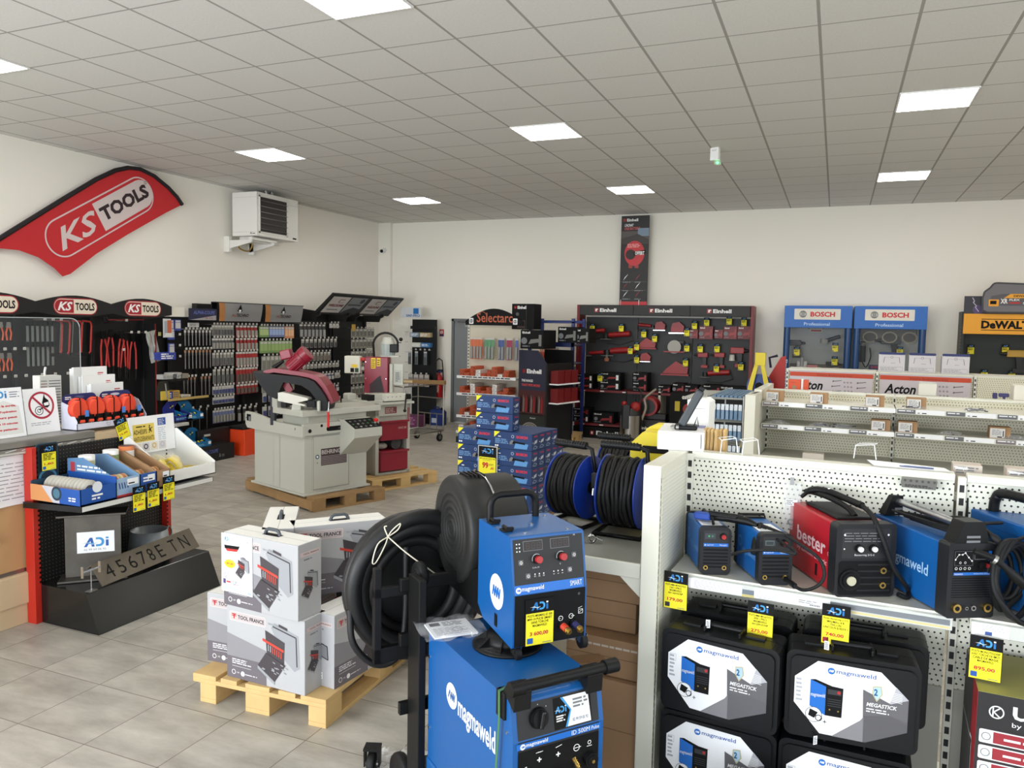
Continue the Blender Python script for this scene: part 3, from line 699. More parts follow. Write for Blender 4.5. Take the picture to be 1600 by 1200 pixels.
# small inverter welders -----------------------------------------------------
def welder_small(name, label, loc, rz, w, h, l, digits=False):
    t = thing(name, label, 'welder', loc, rz, 'small inverter welders on the shelf')
    mb = MB(); mb.rbox(.004,.03,.006, w-.004, l, h-.004,.008, WB); f = topf(mb,0,0, h-.004)
    f.rect(w*.12,.05, w*.8,.16, PAPER,1); f.greek(w*.2,.06, w*.75,.14,5, GREYINK,2,3,.3)
    s = leftf(mb,.004, l,0); pale = K(90,140,190)
    s.ring(.045, h*.58,.022,.006, pale,1); s.text('magmaweld',.07, h*.36, l-.05, h*.52, pale,1,.01)
    part(mb, 'housing', t, 'blue housing')
    mb = MB(); mb.prism(rr(0,0, w, h,.022),0,.035, COVER, 'y')
    f = front(mb,0,0,0); f.rrect(w*.10, h*.60, w*.90, h*.94,.004, PANB,1); f.rect(w*.10, h*.60, w*.90, h*.67, STRIPE,2)
    f.disc(w*.15, h*.635, w*.02, WHITE,3,10); f.text('magmaweld', w*.19, h*.62, w*.42, h*.65, WHITE,3); f.text('Monostick', w*.62, h*.62, w*.85, h*.65, WHITE,3)
    f.rect(w*.14, h*.76, w*.48, h*.88, K(52,58,66),2)
    if digits: f.outline([(w*.18, h*.78),(w*.42, h*.78),(w*.42, h*.86),(w*.18, h*.86)],.0012, K(130,150,140),3)
    else:
        f.disc(w*.27, h*.82,.004, K(60,160,90),3,8); f.disc(w*.38, h*.82,.004, K(60,120,90),3,8)
    for k in range(6 if not digits else 6):
        z = h*(.53-.072*k)
        if z < h*.07: break
        f.rrect(w*.10, z-h*.015, w*.90, z+h*.018,.003, INK,1)
    part(mb, 'front_cover', t, 'black louvred front cover')
    mb = MB(); mb.prism(rr(.0,.0, w, h,.022), l-.01, l+.012, BLACK, 'y'); part(mb, 'rear_cover', t)
    mb = MB(); kx = w*.72; kz = h*.82; mb.cyl((kx,0, kz),(kx,-.010, kz),.013, BLACK,18); mb.cyl((kx,-.010, kz),(kx,-.017, kz),.009, mat('red_knob',(168,38,40),.4),14); part(mb, 'knob', t, 'red knob')
    for x in (w*.18, w*.78):
        mb = MB(); mb.cyl((x,0, h*.16),(x,-.006, h*.16),.009, BRASS,14); mb.cyl((x,-.006, h*.16),(x,-.007, h*.16),.005, INK,12); part(mb, 'socket', t, 'brass socket')
    mb = MB(); mb.tube([(w/2,.05, h),(w/2,.07, h+.02),(w/2, l-.05, h+.02),(w/2, l-.03, h)],.006, BLACK,6) if not digits else mb.tube([(.01, l-.0, h-.01),(.01, l+.01, h+.008),(w-.01, l+.01, h+.008),(w-.01, l, h-.01)],.006, BLACK,6)
    part(mb, 'handle', t)
    return t
welder_small('inverter_welder', 'smallest blue inverter welder, at the left end of the shelf beside the end panel',(-.457,3.062, SZ),22,.122,.190,.27)
welder_small('inverter_welder', 'blue inverter welder with a digital display, left of the red welder',(-.232,3.030, SZ),26,.130,.200,.26, True)
# red MIG welder
rw = thing('mig_welder', 'red welder with black front and two white knobs, in the middle of the shelf', 'welder',(.035,3.015, SZ),27)
w, h, l = .228,.272,.47; REDP = mat('red_painted_steel',(166,22,34),.3)
mb = MB(); mb.rbox(.008,.045,.004, w-.008, l, h-.006,.006, REDP); s = leftf(mb,.008, l,0); LR = K(226,190,194)
s.text('bester',.135,.125,.375,.185, LR,1,.02); s.text('by Lincoln Electric',.14,.085,.39,.112, LR,1); s.ring(.40,.14,.007,.0015, LR,1,14)
s.disc(.072,.165,.006, LR,1,10); s.disc(.060,.155,.004, LR,1,10); s.disc(.065,.178,.004, LR,1,10)
s.rect(.30,.03,.318,.075, INK,1)
part(mb, 'housing', rw, 'red housing')
mb = MB(); mb.prism(rr(0,0, w, h,.02),0,.055, COVER, 'y'); f = front(mb,0,0,0)
f.rrect(.022,.145, w-.022, h-.018,.008, PANB,1); f.rrect(.012,.008, w-.012,.135,.012, INK,1)
for k in range(5): f.rect(.085,.022+.024*k, w-.018,.028+.024*k, COVER,3)
f.greek(.03,.205,.2,.245,4, K(140,142,146),2,3,.2); f.text('Bestermig 215-S',.07,.152,.145,.161, WHITE,3); 
for x in (.03,.195): f.disc(x,.232,.004, WHITE,3,10); f.disc(x,.18,.003, WHITE,3,10)
part(mb, 'front_cover', rw, 'black moulded front cover')
for x in (.085,.138):
    mb = MB(); mb.cyl((x,0,.182),(x,-.012,.182),.015, BLACK,18); mb.cyl((x,-.012,.182),(x,-.02,.182),.010, K(220,220,216),14); part(mb, 'knob', rw, 'white-capped knob')
mb = MB(); mb.cyl((.055,0,.065),(.055,-.008,.065),.040, BLACK,28); mb.cyl((.055,-.008,.065),(.055,-.014,.065),.030, INK,24); mb.cyl((.055,-.014,.065),(.055,-.02,.065),.017, K(190,186,160),16); part(mb, 'torch_socket', rw, 'round torch socket')
for z in (.10,.045):
    mb = MB(); mb.cyl((.180,0, z),(.180,-.008, z),.012, BRASS,14); mb.cyl((.180,-.008, z),(.180,-.009, z),.006, INK,10); part(mb, 'socket', rw, 'brass socket')
mb = MB(); mb.tube(spline([(.05, l-.04, h),(.055, l-.06, h+.035),(.08,.28, h+.045),(.11,.16, h+.03),(.12,.10, h+.004)],4),.011, BLACK,8); mb.rbox(.04,.08, h-.006,.19,.34, h+.006,.004, BLACK); part(mb, 'carry_handle', rw)
# torch lying across the red welder with its lead hanging down on the right
t = thing('welding_torch', 'black welding torch lying across the red welder, its lead hanging past the front', 'welding torch',(.035,3.015, SZ),27)
mb = MB(); mb.tube(spline([(.03,.36, h+.02),(.06,.33, h+.055),(.10,.27, h+.06),(.13,.18, h+.05),(.145,.10, h+.045)],4), [.008]*3+[.014]*14, BLACK,8); part(mb, 'torch_handle', t)
mb = MB(); mb.tube(spline([(.145,.10, h+.045),(.15,.03, h+.02),(.165,-.015, h-.05),(.205,-.025,.12),(.255,-.02,.055),(.285,.0,.02),(.262,-.03,.008),(.225,-.03,.02)],6),.009, RUBBER,8); part(mb, 'torch_lead', t)
mb = MB(); mb.cyl((.10,.27, h+.052),(.10,.27, h+.076),.006, K(220,220,220),8); part(mb, 'trigger', t)
# TIG welder with metal bar handle
tw = thing('tig_welder', 'tall blue welder with silver bar handle and black louvred front, right of the red welder', 'welder',(.384,2.965, SZ),29)
w, h, l = .168,.255,.45
mb = MB(); mb.rbox(.006,.03,.004, w-.006, l, h-.004,.005, WB); s = leftf(mb,.006, l,0); s.text('magmaweld',.09,.095,.345,.150, K(160,196,228),1,.012); part(mb, 'housing', tw, 'blue housing')
mb = MB(); mb.prism(rr(-.004,0, w+.004, h+.005,.012),-.012,.045, COVER, 'y'); f = front(mb,0,-.012,0)
f.rrect(.014,.150, w-.012,.238,.004, INK,1); f.rect(.016,.150, w-.014,.160, STRIPE,2); f.text('MAGMAWELD',.018,.152,.05,.157, WHITE,3); f.text('MONOTIG 220 ip',.09,.152,.145,.157, WHITE,3)
pts = [(.020,.205),(.032,.222),(.045,.222),(.055,.228),(.068,.212),(.080,.200)]
for a, b in zip(pts, pts[1:]): f.line(a, b,.0012, WHITE,2)
for x, z in pts: f.disc(x, z,.003, WHITE,3,8)
f.outline([(.018,.184),(.084,.184),(.084,.233),(.018,.233)],.0008, GREYINK,2)
for x in (.024,.040,.056,.072): f.ring(x,.174,.005,.0015, WHITE,3,10)
for x in (.038,.056): f.ring(x,.194,.004,.0012, WHITE,3,10)
f.outline([(.090,.205),(.132,.205),(.132,.230),(.090,.230)],.0014, GREYINK,2); f.rect(.14,.20,.152,.234, STRIPE,2)
for k in range(2): f.disc(.150,.172+.012*k,.003, WHITE,3,8)
for k in range(9): f.rect(.012,.072+.0082*k, w-.012,.0755+.0082*k, INK,1)
part(mb, 'front_cover', tw, 'black louvred front')
mb = MB(); mb.cyl((.112,-.012,.186),(.112,-.026,.186),.012, BLACK,16); part(mb, 'knob', tw)
mb = MB(); mb.cyl((.134,-.012,.184),(.134,-.022,.184),.007, mat('red_knob',(168,38,40),.4),12); part(mb, 'push_knob', tw, 'red knob')
for x, r_ in ((.030,.015),(.142,.015),(.09,.009),(.065,.006)):
    mb = MB(); mb.cyl((x,-.012,.038),(x,-.024,.038), r_, BRASS if r_ > .01 else STEEL,16); mb.cyl((x,-.024,.038),(x,-.025,.038), r_*.55, INK,12); part(mb, 'socket', tw)
mb = MB(); mb.cyl((w*.45,.05, h+.055),(w*.45, l-.03, h+.055),.013, mat('satin_aluminium',(188,190,192),.35,1.0),18); part(mb, 'handle_bar', tw, 'silver tube handle')
for y0, y1 in ((-.008,.055),(l-.05, l+.015)):
    mb = MB(); mb.prism([(.02, h),(w-.02, h),(w-.045, h+.078),(.05, h+.078)], y0, y1, BLACK, 'y'); f = front(mb,0, y0,0); f.rect(.06, h+.022,.11, h+.030, GREYINK,1); f.rect(.06, h+.006,.11, h+.014, GREYINK,1); part(mb, 'handle_bracket', tw, bevel=.004)
# its torch lead on top and cables hanging to the right
t = thing('tig_torch', 'black welding torch with coiled lead resting on the tall blue welder', 'welding torch',(.384,2.965, SZ),29)
mb = MB(); mb.tube(spline([(.10,.33, h+.055),(.13,.24, h+.03),(.15,.12, h+.055),(.155,.0, h+.03),(.19,-.02, h-.01)],5), [.007]*6+[.009]*10+[.013]*5, RUBBER,8); part(mb, 'torch_handle', t)
mb = MB()
for k in range(4): mb.tube(spline([(.06-.012*k,.30+.02*k, h+.012+.006*k),(.11,.24, h+.016+.004*k),(.14+.006*k,.12, h+.014),(.10,.07, h+.012+.006*k),(.07,.16, h+.014+.005*k),(.06-.012*k,.30+.02*k, h+.012+.006*k)],5),.005, RUBBER,6)
part(mb, 'lead_coil', t)
mb = MB(); mb.tube([(.19,.17, h+.005),(.19,.17, h+.11)],.003, INK,6); mb.cyl((.19,.17, h),(.19,.17, h+.03),.012, INK,10); mb.cyl((.19,.17, h+.03),(.19,.17, h+.12),.006, INK,8,.003); part(mb, 'torch_cap', t)
# large blue welder cut by the frame edge
bw = thing('welder_on_shelf_end', 'large blue welder with black tube handle at the right edge, half out of frame', 'welder',(.70,2.99, SZ),29)
w, h, l = .26,.31,.50
mb = MB(); mb.rbox(0,.0,.004, w, l, h,.006, WB); s = leftf(mb,0, l,0); s.disc(.03, h-.04,.004, INK,1,8); s.disc(.04, h-.01,.003, INK,1,8); s.rect(.03, h-.045, l, h-.043, K(20,60,120),1); part(mb, 'housing', bw, 'blue housing', bevel=.002)
mb = MB(); mb.prism(rr(0,0, w, h,.02),-.03,.0, BLACK, 'y'); part(mb, 'front_cover', bw)
mb = MB(); mb.tube(spline([(.06, l-.13, h),(.06, l-.14, h+.05),(.065, l-.18, h+.075),(.07,.1, h+.075),(.07,.05, h+.05),(.07,.045, h)],6),.018, BLACK,12); part(mb, 'carry_handle', bw, 'black tube handle')
t = thing('torch_cable_bundle', 'thick looped black torch cables hanging between the two right-hand blue welders', 'cable',(.575,2.98, SZ),29)
rn = random.Random(8)
mb = MB()
for k in range(7):
    r_ = .13-.008*k; y = .02+.02*k
    mb.tube([(.05+r_*math.cos(2*math.pi*i/32)*.75, y+.03*math.sin(2*math.pi*i/32+k),.145+r_*math.sin(2*math.pi*i/32)+.01*math.sin(i*.7+k)) for i in range(32)],.0095, RUBBER,8, closed=True)
part(mb, 'looped_cable', t)
mb = MB(); mb.tube(spline([(-.14,.0,.255),(-.08,-.03,.23),(.0,-.05,.16),(.10,-.06,.10),(.16,-.05,.07)],5), [.011]*8+[.016]*8+[.010]*5, BLACK,10); mb.cyl((-.09,-.025,.235),(-.082,-.03,.23),.0165, STEEL,12); part(mb, 'torch_grip', t)
mb = MB(); mb.tube(spline([(.10,.18,.30),(-.03,.12,.31),(-.06,.10,.28),(-.0,.06,.26),(.12,.05,.30),(.2,.03,.36)],5),.006, RUBBER,7); part(mb, 'thin_lead', t)
# electrode holder and earth clamp lying across the two small welders
t = thing('electrode_holder', 'black and blue electrode holder with lead, lying across the two small welders', 'electrode holder',(0,0,0),0)
z = SZ+.205
p0 = Vector((-.47,3.19, z)); 
mb = MB(); mb.M = Matrix.Translation(p0) @ Matrix.Rotation(R(-8),4, 'Z'); mb.rbox(-.035,-.022,-.012,.035,.022,.016,.008, K(30,70,160)); part(mb, 'clamp_head', t, 'blue clamp body')
mb = MB(); mb.M = Matrix.Translation(p0) @ Matrix.Rotation(R(-8),4, 'Z'); mb.tube([(.03,0,0),(.10,.004,.006),(.18,.0,.004),(.22,-.01,-.004)], [.013,.016,.016,.009], BLACK,10); mb.rbox(.03,-.018,.010,.14,-.004,.02,.003, BLACK); mb.rbox(.02,.006,.012,.16,.018,.024,.003, BLACK); part(mb, 'grip', t)
mb = MB(); mb.tube(spline([(-.25,3.16, z),(-.20,3.10, z-.02),(-.15,3.03, z-.03),(-.11,2.99, z-.04),(-.10,2.97, z-.05)],5),.006, RUBBER,8)
mb.tube(spline([(-.10,2.97, z-.05),(-.17,2.97, z-.045),(-.27,2.97, z-.06),(-.33,3.0, z-.09)],5),.006, RUBBER,8)
mb.tube(spline([(-.25,3.16, z),(-.15,3.08, z-.01),(-.08,3.02, z-.03),(-.02,2.98, z-.06),(-.0,2.96, z-.11),(-.02,2.95, z-.15),(-.07,2.97, z-.18),(-.12,3.02, z-.175)],6),.0065, RUBBER,8)
mb.cyl((-.135,3.05, z-.172),(-.10,3.0, z-.178),.011, BLACK,10); part(mb, 'lead', t)
mb = MB(); mb.tube(spline([(-.24,3.16, z),(-.245,3.12, z-.02),(-.25,3.08, z-.06),(-.25,3.06, z-.095)],5), [.010]*8+[.016]*8, BLACK,8); part(mb, 'earth_clamp', t)
# peg hook packs on the back panel
p = A(.44,.425,1.15)
t = thing('hanging_pack', 'clear bag holding a small washer, hung on the cream perforated panel', 'pack', p, GR)
mb = MB(); mb.prism(rr(-.035,-.0,.035,.20,.01),.0,.008, CLEARP, 'y'); part(mb, 'clear_bag', t)
mb = MB(); mb.lathe([(.007,-.002),(.014,-.002),(.014,.002),(.007,.002),(.007,-.002)], K(70,70,74),20,(0,.003,.03), 'y'); part(mb, 'washer', t)
mb = MB(); mb.box(-.022,-.001,.10,.022,.0,.125, PAPER); f = front(mb,0,-.001,0); f.greek(-.02,.102,.02,.123,3, GREYINK,1); part(mb, 'paper_label', t)
mb = MB(); mb.cyl((0,-.02,.205),(0,.02,.205),.003, CHROME,6); mb.box(-.008,-.022,.19,.008,-.018,.22, K(150,150,150)); part(mb, 'peg_hook', t)
p = A(.90,.40,1.375)
mb = MB(); mb.prism([(-.06,0),(.055,0),(.06,.03),(.055,.035),(-.06,.035),(-.064,.015)],0,.04, K(96,94,88,.4), 'y'); f = front(mb,0,0,0); f.greek(-.05,.004,.05,.014,2, INK,1,4)
for k in range(6): f.disc(-.05+.02*k,.028,.005, K(60,58,54),1,10)
single(mb, 'bracket_strip', 'short grey metal bracket hooked at the top right of the cream perforated panel', 'bracket', p, GR)

# carrying cases stacked under the shelf --------------------------------------
CASE = mat('black_moulded_case',(14,15,17),.45, spec=.3)
def make_case(label, loc, rz):
    t = thing('carrying_case', label, 'case', loc, rz, 'black welder cases under the shelf')
    w, h, d = .438,.318,.16
    mb = MB(); mb.prism(rr(0,0, w, h,.03,5),.0,.075, CASE, 'y'); mb.prism(rr(.016,.016, w-.016, h-.016,.026,5),-.012,.0, CASE, 'y'); part(mb, 'lid', t, bevel=.006)
    mb = MB(); mb.prism(rr(0,0, w, h,.03,5),.079, d, CASE, 'y'); part(mb, 'base_shell', t, bevel=.006)
    mb = MB(); f = front(mb,0,-.012,0)
    oc = [(.10,.045),(.305,.045),(.375,.105),(.375,.195),(.295,.268),(.105,.268),(.035,.215),(.035,.115)]
    oc = [(.12,.028),(.27,.024),(.40,.085),(.40,.20),(.31,.285),(.105,.292),(.030,.225),(.030,.13)]
    f.poly(oc, PAPER,1)
    g1 = K(96,94,98); g2 = K(126,124,128); g3 = K(176,176,182)
    f.poly([(.255,.215),(.40,.155),(.40,.085),(.27,.024),(.262,.024)], g1,2); f.poly([(.262,.024),(.27,.024),(.40,.085),(.40,.12),(.34,.135),(.262,.12)], g1,2)
    f.poly([(.16,.026),(.262,.024),(.262,.118),(.25,.10)], g2,2); f.poly([(.34,.175),(.40,.20),(.36,.24)], g3,2); f.poly([(.40,.155),(.40,.20),(.34,.175)], g1,2.2)
    mw_logo(f,.150,.263,.012, PAPER, STRIPE,2); f.text('magmaweld',.167,.252,.295,.272, K(30,80,160),2,.01)
    f.greek(.036,.135,.058,.225,6, K(170,172,180),2,3,.5); f.outline([(.036,.198),(.060,.198),(.060,.224),(.036,.224)],.0008, GREYINK,2)
    f.poly([(.083,.125),(.135,.098),(.135,.205),(.083,.222)], STRIPE,3); f.poly([(.083,.222),(.10,.225),(.155,.208),(.20,.205),(.135,.203)], INK,3)
    f.poly([(.135,.098),(.19,.098),(.192,.205),(.135,.205)], INK,3.2); f.rect(.142,.178,.186,.196, K(45,47,50),4); f.disc(.178,.188,.006, mat('red_knob',(168,38,40),.4),5,12)
    f.text('magmaweld',.086,.158,.133,.176, WHITE,4); f.disc(.15,.122,.003, BRASS,5,8); f.disc(.178,.120,.003, BRASS,5,8)
    for k in range(4): f.rect(.142,.135+.008*k,.186,.1375+.008*k, K(50,52,55),4)
    f.disc(.098,.095,.028, PAPER,4,20); f.ring(.098,.095,.028,.0015, INK,5); f.poly([(.08,.09),(.10,.082),(.112,.105),(.085,.115)], INK,5); f.ring(.115,.085,.012,.003, INK,5,10)
    f.text('+',.13,.068,.142,.080, INK,4)
    f.poly([(.286,.232),(.313,.236),(.318,.205),(.300,.178),(.284,.205)], K(188,178,140),4); f.poly([(.289,.229),(.310,.232),(.314,.206),(.300,.184),(.288,.206)], K(170,200,220),5); f.text('2',.290,.200,.302,.224, K(20,80,130),6,.03)
    for k in range(6): f.line((.32,.225-.006*k),(.38,.215-.006*k),.0016, WHITE,4)
    f.text('MEGASTICK',.268,.158,.365,.172, WHITE,4,.02,.2); f.greek(.268,.136,.35,.154,2, WHITE,4,3,.45)
    part(mb, 'printed_insert', t, 'printed white card insert with a picture of a blue welder')
    mb = MB(); mb.rbox(w*.34,.03, h, w*.36,.12, h+.02,.003, CASE); mb.rbox(w*.64,.03, h, w*.66,.12, h+.02,.003, CASE); mb.cyl((w*.34,.075, h+.016),(w*.66,.075, h+.016),.010, CASE,10); part(mb, 'handle', t)
    for x in (.06,.30):
        mb = MB(); mb.rbox(x,.06, h-.004, x+.07,.095, h+.008,.002, CASE); part(mb, 'latch', t)
    return t
c0 = make_case('black case in the top left of the four front cases under the shelf', A(.035,-.03,.505),-8)
spots = [(.49,-.02,.505,3, 'black case in the top right of the four front cases under the shelf'),
         (.03,.0,.165,-5, 'black case in the bottom left of the four front cases under the shelf'),
         (.475,-.01,.165,-2, 'black case in the bottom right of the four front cases under the shelf')]
for x, y, z, rz, lab in spots: dup(c0, A(x, y, z), rz, lab)
dup(c0, A(.05,.20,.505),-4, 'black case hidden behind the top left front case'); dup(c0, A(.52,.22,.505),-1, 'black case showing behind the top right front case')
mb = MB(); mb.rbox(0,0,0,.9,.36,.035,.01, CRM); 
for k,(x, y, z, rz, w_) in enumerate(((.20,.02,.845,15, 'first'),(.62,.02,.845,-5, 'second'),(.60,-.015,.505,40, 'third'))):
    mb = MB(); mb.box(-.008,0,0,.008,.001,.032, PAPER); f = front(mb,0,0,0); f.greek(-.006,.004,.006,.028,4, GREYINK,1); mb.tube([(0,.0,.03),(0,.02,.04)],.0012, INK,5)
    single(mb, 'hang_tag', ['small white hang tag on the handle of the top left black case', 'small white hang tag on the handle of the top right black case', 'small white hang tag between the upper and lower right black cases'][k], 'tag', A(x, y-.02, z-.01), rz)
# red and black boxed welding helmet / gloves at the right
p = A(1.09,.0,.13)
t = thing('boxed_machine', 'tall red and black printed carton under the right-hand shelf, cut by the frame edge', 'carton', p,-3)
mb = MB(); mb.box(0,0,0,.40,.38,.66, K(30,28,30)); mb.box(-.001,.0,0,.0,.38,.66, K(150,26,34)); f = front(mb,0,0,0)
f.rect(.0,0,.40,.54, K(40,34,36),1); f.ring(.055,.60,.022,.004, WHITE,2); f.line((.045,.585),(.045,.615),.004, WHITE,3); f.line((.047,.60),(.066,.617),.004, WHITE,3); f.line((.047,.60),(.066,.583),.004, WHITE,3)
f.text('UNO',.10,.585,.26,.63, WHITE,2,.04); f.text('by Lincoln',.10,.555,.22,.575, WHITE,2)
for k in range(9):
    z = .49-.055*k; f.rrect(.01, z,.39, z+.046,.006, PAPER,2); f.rect(.05, z+.004,.386, z+.042, K(150,36,48),3); f.greek(.08, z+.016,.2, z+.030,1, PAPER,4, k); f.ring(.03, z+.023,.014,.003, GREYINK,3,12)
s = leftf(mb,-.001,.38,0); s.rect(.30,.0,.38,.60, K(168,30,40),1); s.rrect(.255,.32,.30,.46,.006, PAPER,2); s.rrect(.262,.33,.293,.45,.004, INK,3); s.rect(0,.0,.25,.66, K(52,50,50),1); s.line((0,.66),(.25,.40),.004, K(120,116,112),2); s.rect(.0,.44,.3,.452, K(150,148,144),2)
part(mb, 'carton', t, 'printed red and black carton')
mb = MB(); mb.box(0,0,.66,.40,.38,.661, K(150,146,80)); part(mb, 'top_flap', t)
# price cards hanging from the rail
for x, y, z, pr_, words, ic, lab in ((.005,.085,.855, '179,00', ['POSTE MMA MONOSTICK', '160 I.PRO', 'MAGMAWELD', '601160101NP'],(40,40,46), 'reading 179,00 at the left end of the rail'),
                     (.335,.055,.800, '275,00', ['POSTE MMA MEGASTICK', '200 I.PRO', 'MAGMAWELD', '601200101NP'],(30,80,160), 'reading 275,00 under the small blue welders'),
                     (.595,.075,.828, '740,00', ['Poste Bestermig 215-S', 'MIG/MAG 4 R', 'THL LIN', 'LINCOLN B18259-1'],(150,30,40), 'reading 740,00 under the red welder'),
                     (1.065,.075,.802, '895,00', ['POSTE MONOTIG220IP', 'AVEC TORCHE DE 4M ET', 'CABLE DE MASSE', 'MAGMAWELD'],(30,80,160), 'reading 895,00 at the right edge')):
    mb = price_tag_mesh(.096,.150, pr_, words=words, icon=ic)
    single(mb, 'price_tag', 'yellow price card %s' % lab, 'price tag', A(x, y, z), GR+random.uniform(-4,2), 'price cards on the welder shelf rail')

# ---------------- things on top of the near gondola and its end panel
bx = A(-.12,.42, T)
t = thing('white_box', 'low white carton on the corner of the near gondola, under the folding work lamp', 'box', bx,6)
mb = MB(); mb.rbox(-.01,0,0,.19,.30,.082,.003, WHITE); f = front(mb,0,0,0); f.rect(.176,.012,.179,.075, INK,1); s = rightf(mb,.19,0,0); s.greek(.15,.03,.22,.06,3, K(110,100,150),1)
tp = topf(mb,0,0,.082); tp.rect(.14,.16,.185,.27, K(120,116,160),1); tp.greek(.03,.15,.12,.25,4, GREYINK,1)
part(mb, 'carton', t)
t = thing('work_lamp', 'black folding work lamp standing open on the low white carton', 'work lamp', L2W((bx.x, bx.y),6,.105,.09, T+.083),8)
mb = MB(); mb.rbox(-.05,-.03,0,.05,.05,.020,.006, BLACK); mb.cyl((-.042,-.035,.012),(-.03,-.035,.012),.010, STEEL,12); part(mb, 'base', t)
mb = MB(); mb.M = Matrix.Translation((-.02,0,.02)) @ Matrix.Rotation(R(27),4, 'Y'); mb.rbox(-.018,-.03,0,.018,.03,.175,.007, mat('dark_grey_lamp',(50,56,60),.4)); mb.rbox(-.012,-.012,.175,.012,.012,.19,.003, BLACK); part(mb, 'lamp_head', t, 'slanted dark grey lamp body')
mb = MB(); mb.tube([(.035,-.02,.018),(.048,-.02,.06),(.055,-.02,.018)],.003, BLACK,6); part(mb, 'hook', t)
mb = MB(); mb.box(0,0,0,.105,.13,.185, WHITE); mb.prism([(0,.185),(.105,.185),(.08,.202),(.0,.192)],0,.13, WHITE, 'y'); s = front(mb,0,0,0); s.line((.0,.150),(.09,.153),.002, K(90,88,84),1)
single(mb, 'white_box', 'tall narrow white carton standing behind the folding work lamp', 'box', A(-.09,.80,1.436),-4, bevel=.002)
mb = MB(); mb.rbox(-.10,.50,1.0,-.0,1.0,1.435,.003, CRM)
single(mb, 'shelf_end_cap', 'short cream end cap behind the near gondola, carrying the tall white carton', 'end cap',(GO[0], GO[1],0), GR)
# wooden-backed wire brushes standing in a box
t0 = None
for k in range(8):
    ang = random.uniform(-6,6)
    p = A(.052+.016*(k % 6),.56+.03*(k//4),1.352)
    lab = 'pale wooden-handled brush standing upright among the others behind the low white carton'
    if t0 is None:
        t0 = thing('wooden_brush', lab, 'brush', p,80, 'wooden brushes standing together')
        mb = MB(); mb.prism([(-.018,0),(.018,0),(.02,.09),(.015,.15),(.02,.168),(.0,.176),(-.018,.168),(-.014,.14),(-.02,.08)],-.006,.006, WOOD, 'y'); mb.cyl((.002,-.0065,.14),(.002,.0065,.14),.003, INK,8); part(mb, 'handle', t0, bevel=.002)
        mb = MB()
        for i in range(5): mb.cyl((-.014+.007*i,.006,.05),(-.014+.007*i,.02,.05),.0025, BRASS,5)
        part(mb, 'bristles', t0)
    else: dup(t0, p,80+ang)
# flat items on the rear shelf and cap
mb = MB(); mb.add([(-.13,-.03,.002),(.14,-.02,.001),(.12,.06,.003),(-.16,.055,.012)], [(0,1,2,3)], PAPER); mb.add([(-.13,-.03,.0),(.14,-.02,-.001),(.12,.06,.001),(-.16,.055,.010)], [(3,2,1,0)], PAPER)
f = Face(mb,(0,0,.0045),(1,0,0),(0,1,0)); f.rect(-.04,.0,.08,.03, K(70,100,170),1)
single(mb, 'paper_sheet', 'white printed sheet lying flat on top of the near gondola', 'paper', A(.87,.485, T+.001), GR)
for k,(x, w_) in enumerate(((1.02,.10),(1.20,.09),(1.33,.12))):
    mb = MB(); mb.rbox(0,0,0, w_,.09,.105,.002, mat('printed_pale_box',(196,184,172),.6)); f = front(mb,0,0,0); f.greek(.01,.07, w_-.01,.1,3, GREYINK,1, k); f.rect(.008,.085, w_*.5,.098, PAPER,1)
    mb.tube([(0,-.03,.10),(.05,-.03,.095)],.002, WHITE,5)
    single(mb, 'small_carton', ['pale printed carton just right of the paper sheet on the near gondola', 'left pale printed carton of the pair near the right edge behind the near gondola', 'right pale printed carton of the pair near the right edge behind the near gondola'][k], 'box', A(x,.56,1.352), GR)
def hook(name, label, loc, rz):
    mb = MB(); mb.tube([(-.04,0,0),(-.035,0,.055),(.035,0,.062),(.045,0,.0)],.0028, WHITE,6); mb.tube([(-.035,0,.055),(-.02,.05,.058),(.05,.05,.062),(.035,0,.062)],.002, WHITE,6)
    return single(mb, name, label, 'hook', loc, rz)
hook('wire_hook', 'white wire bracket standing in the middle behind the near gondola top', A(.70,.60,1.352)+Vector((0,0,.09)),0)
for k in range(2): hook('wire_hook', ['white wire prong hook left of centre on the near gondola top, nearer the brushes', 'white wire prong hook left of centre on the near gondola top, farther from the brushes'][k], A(.17+.09*k,.47, T+.003),40)

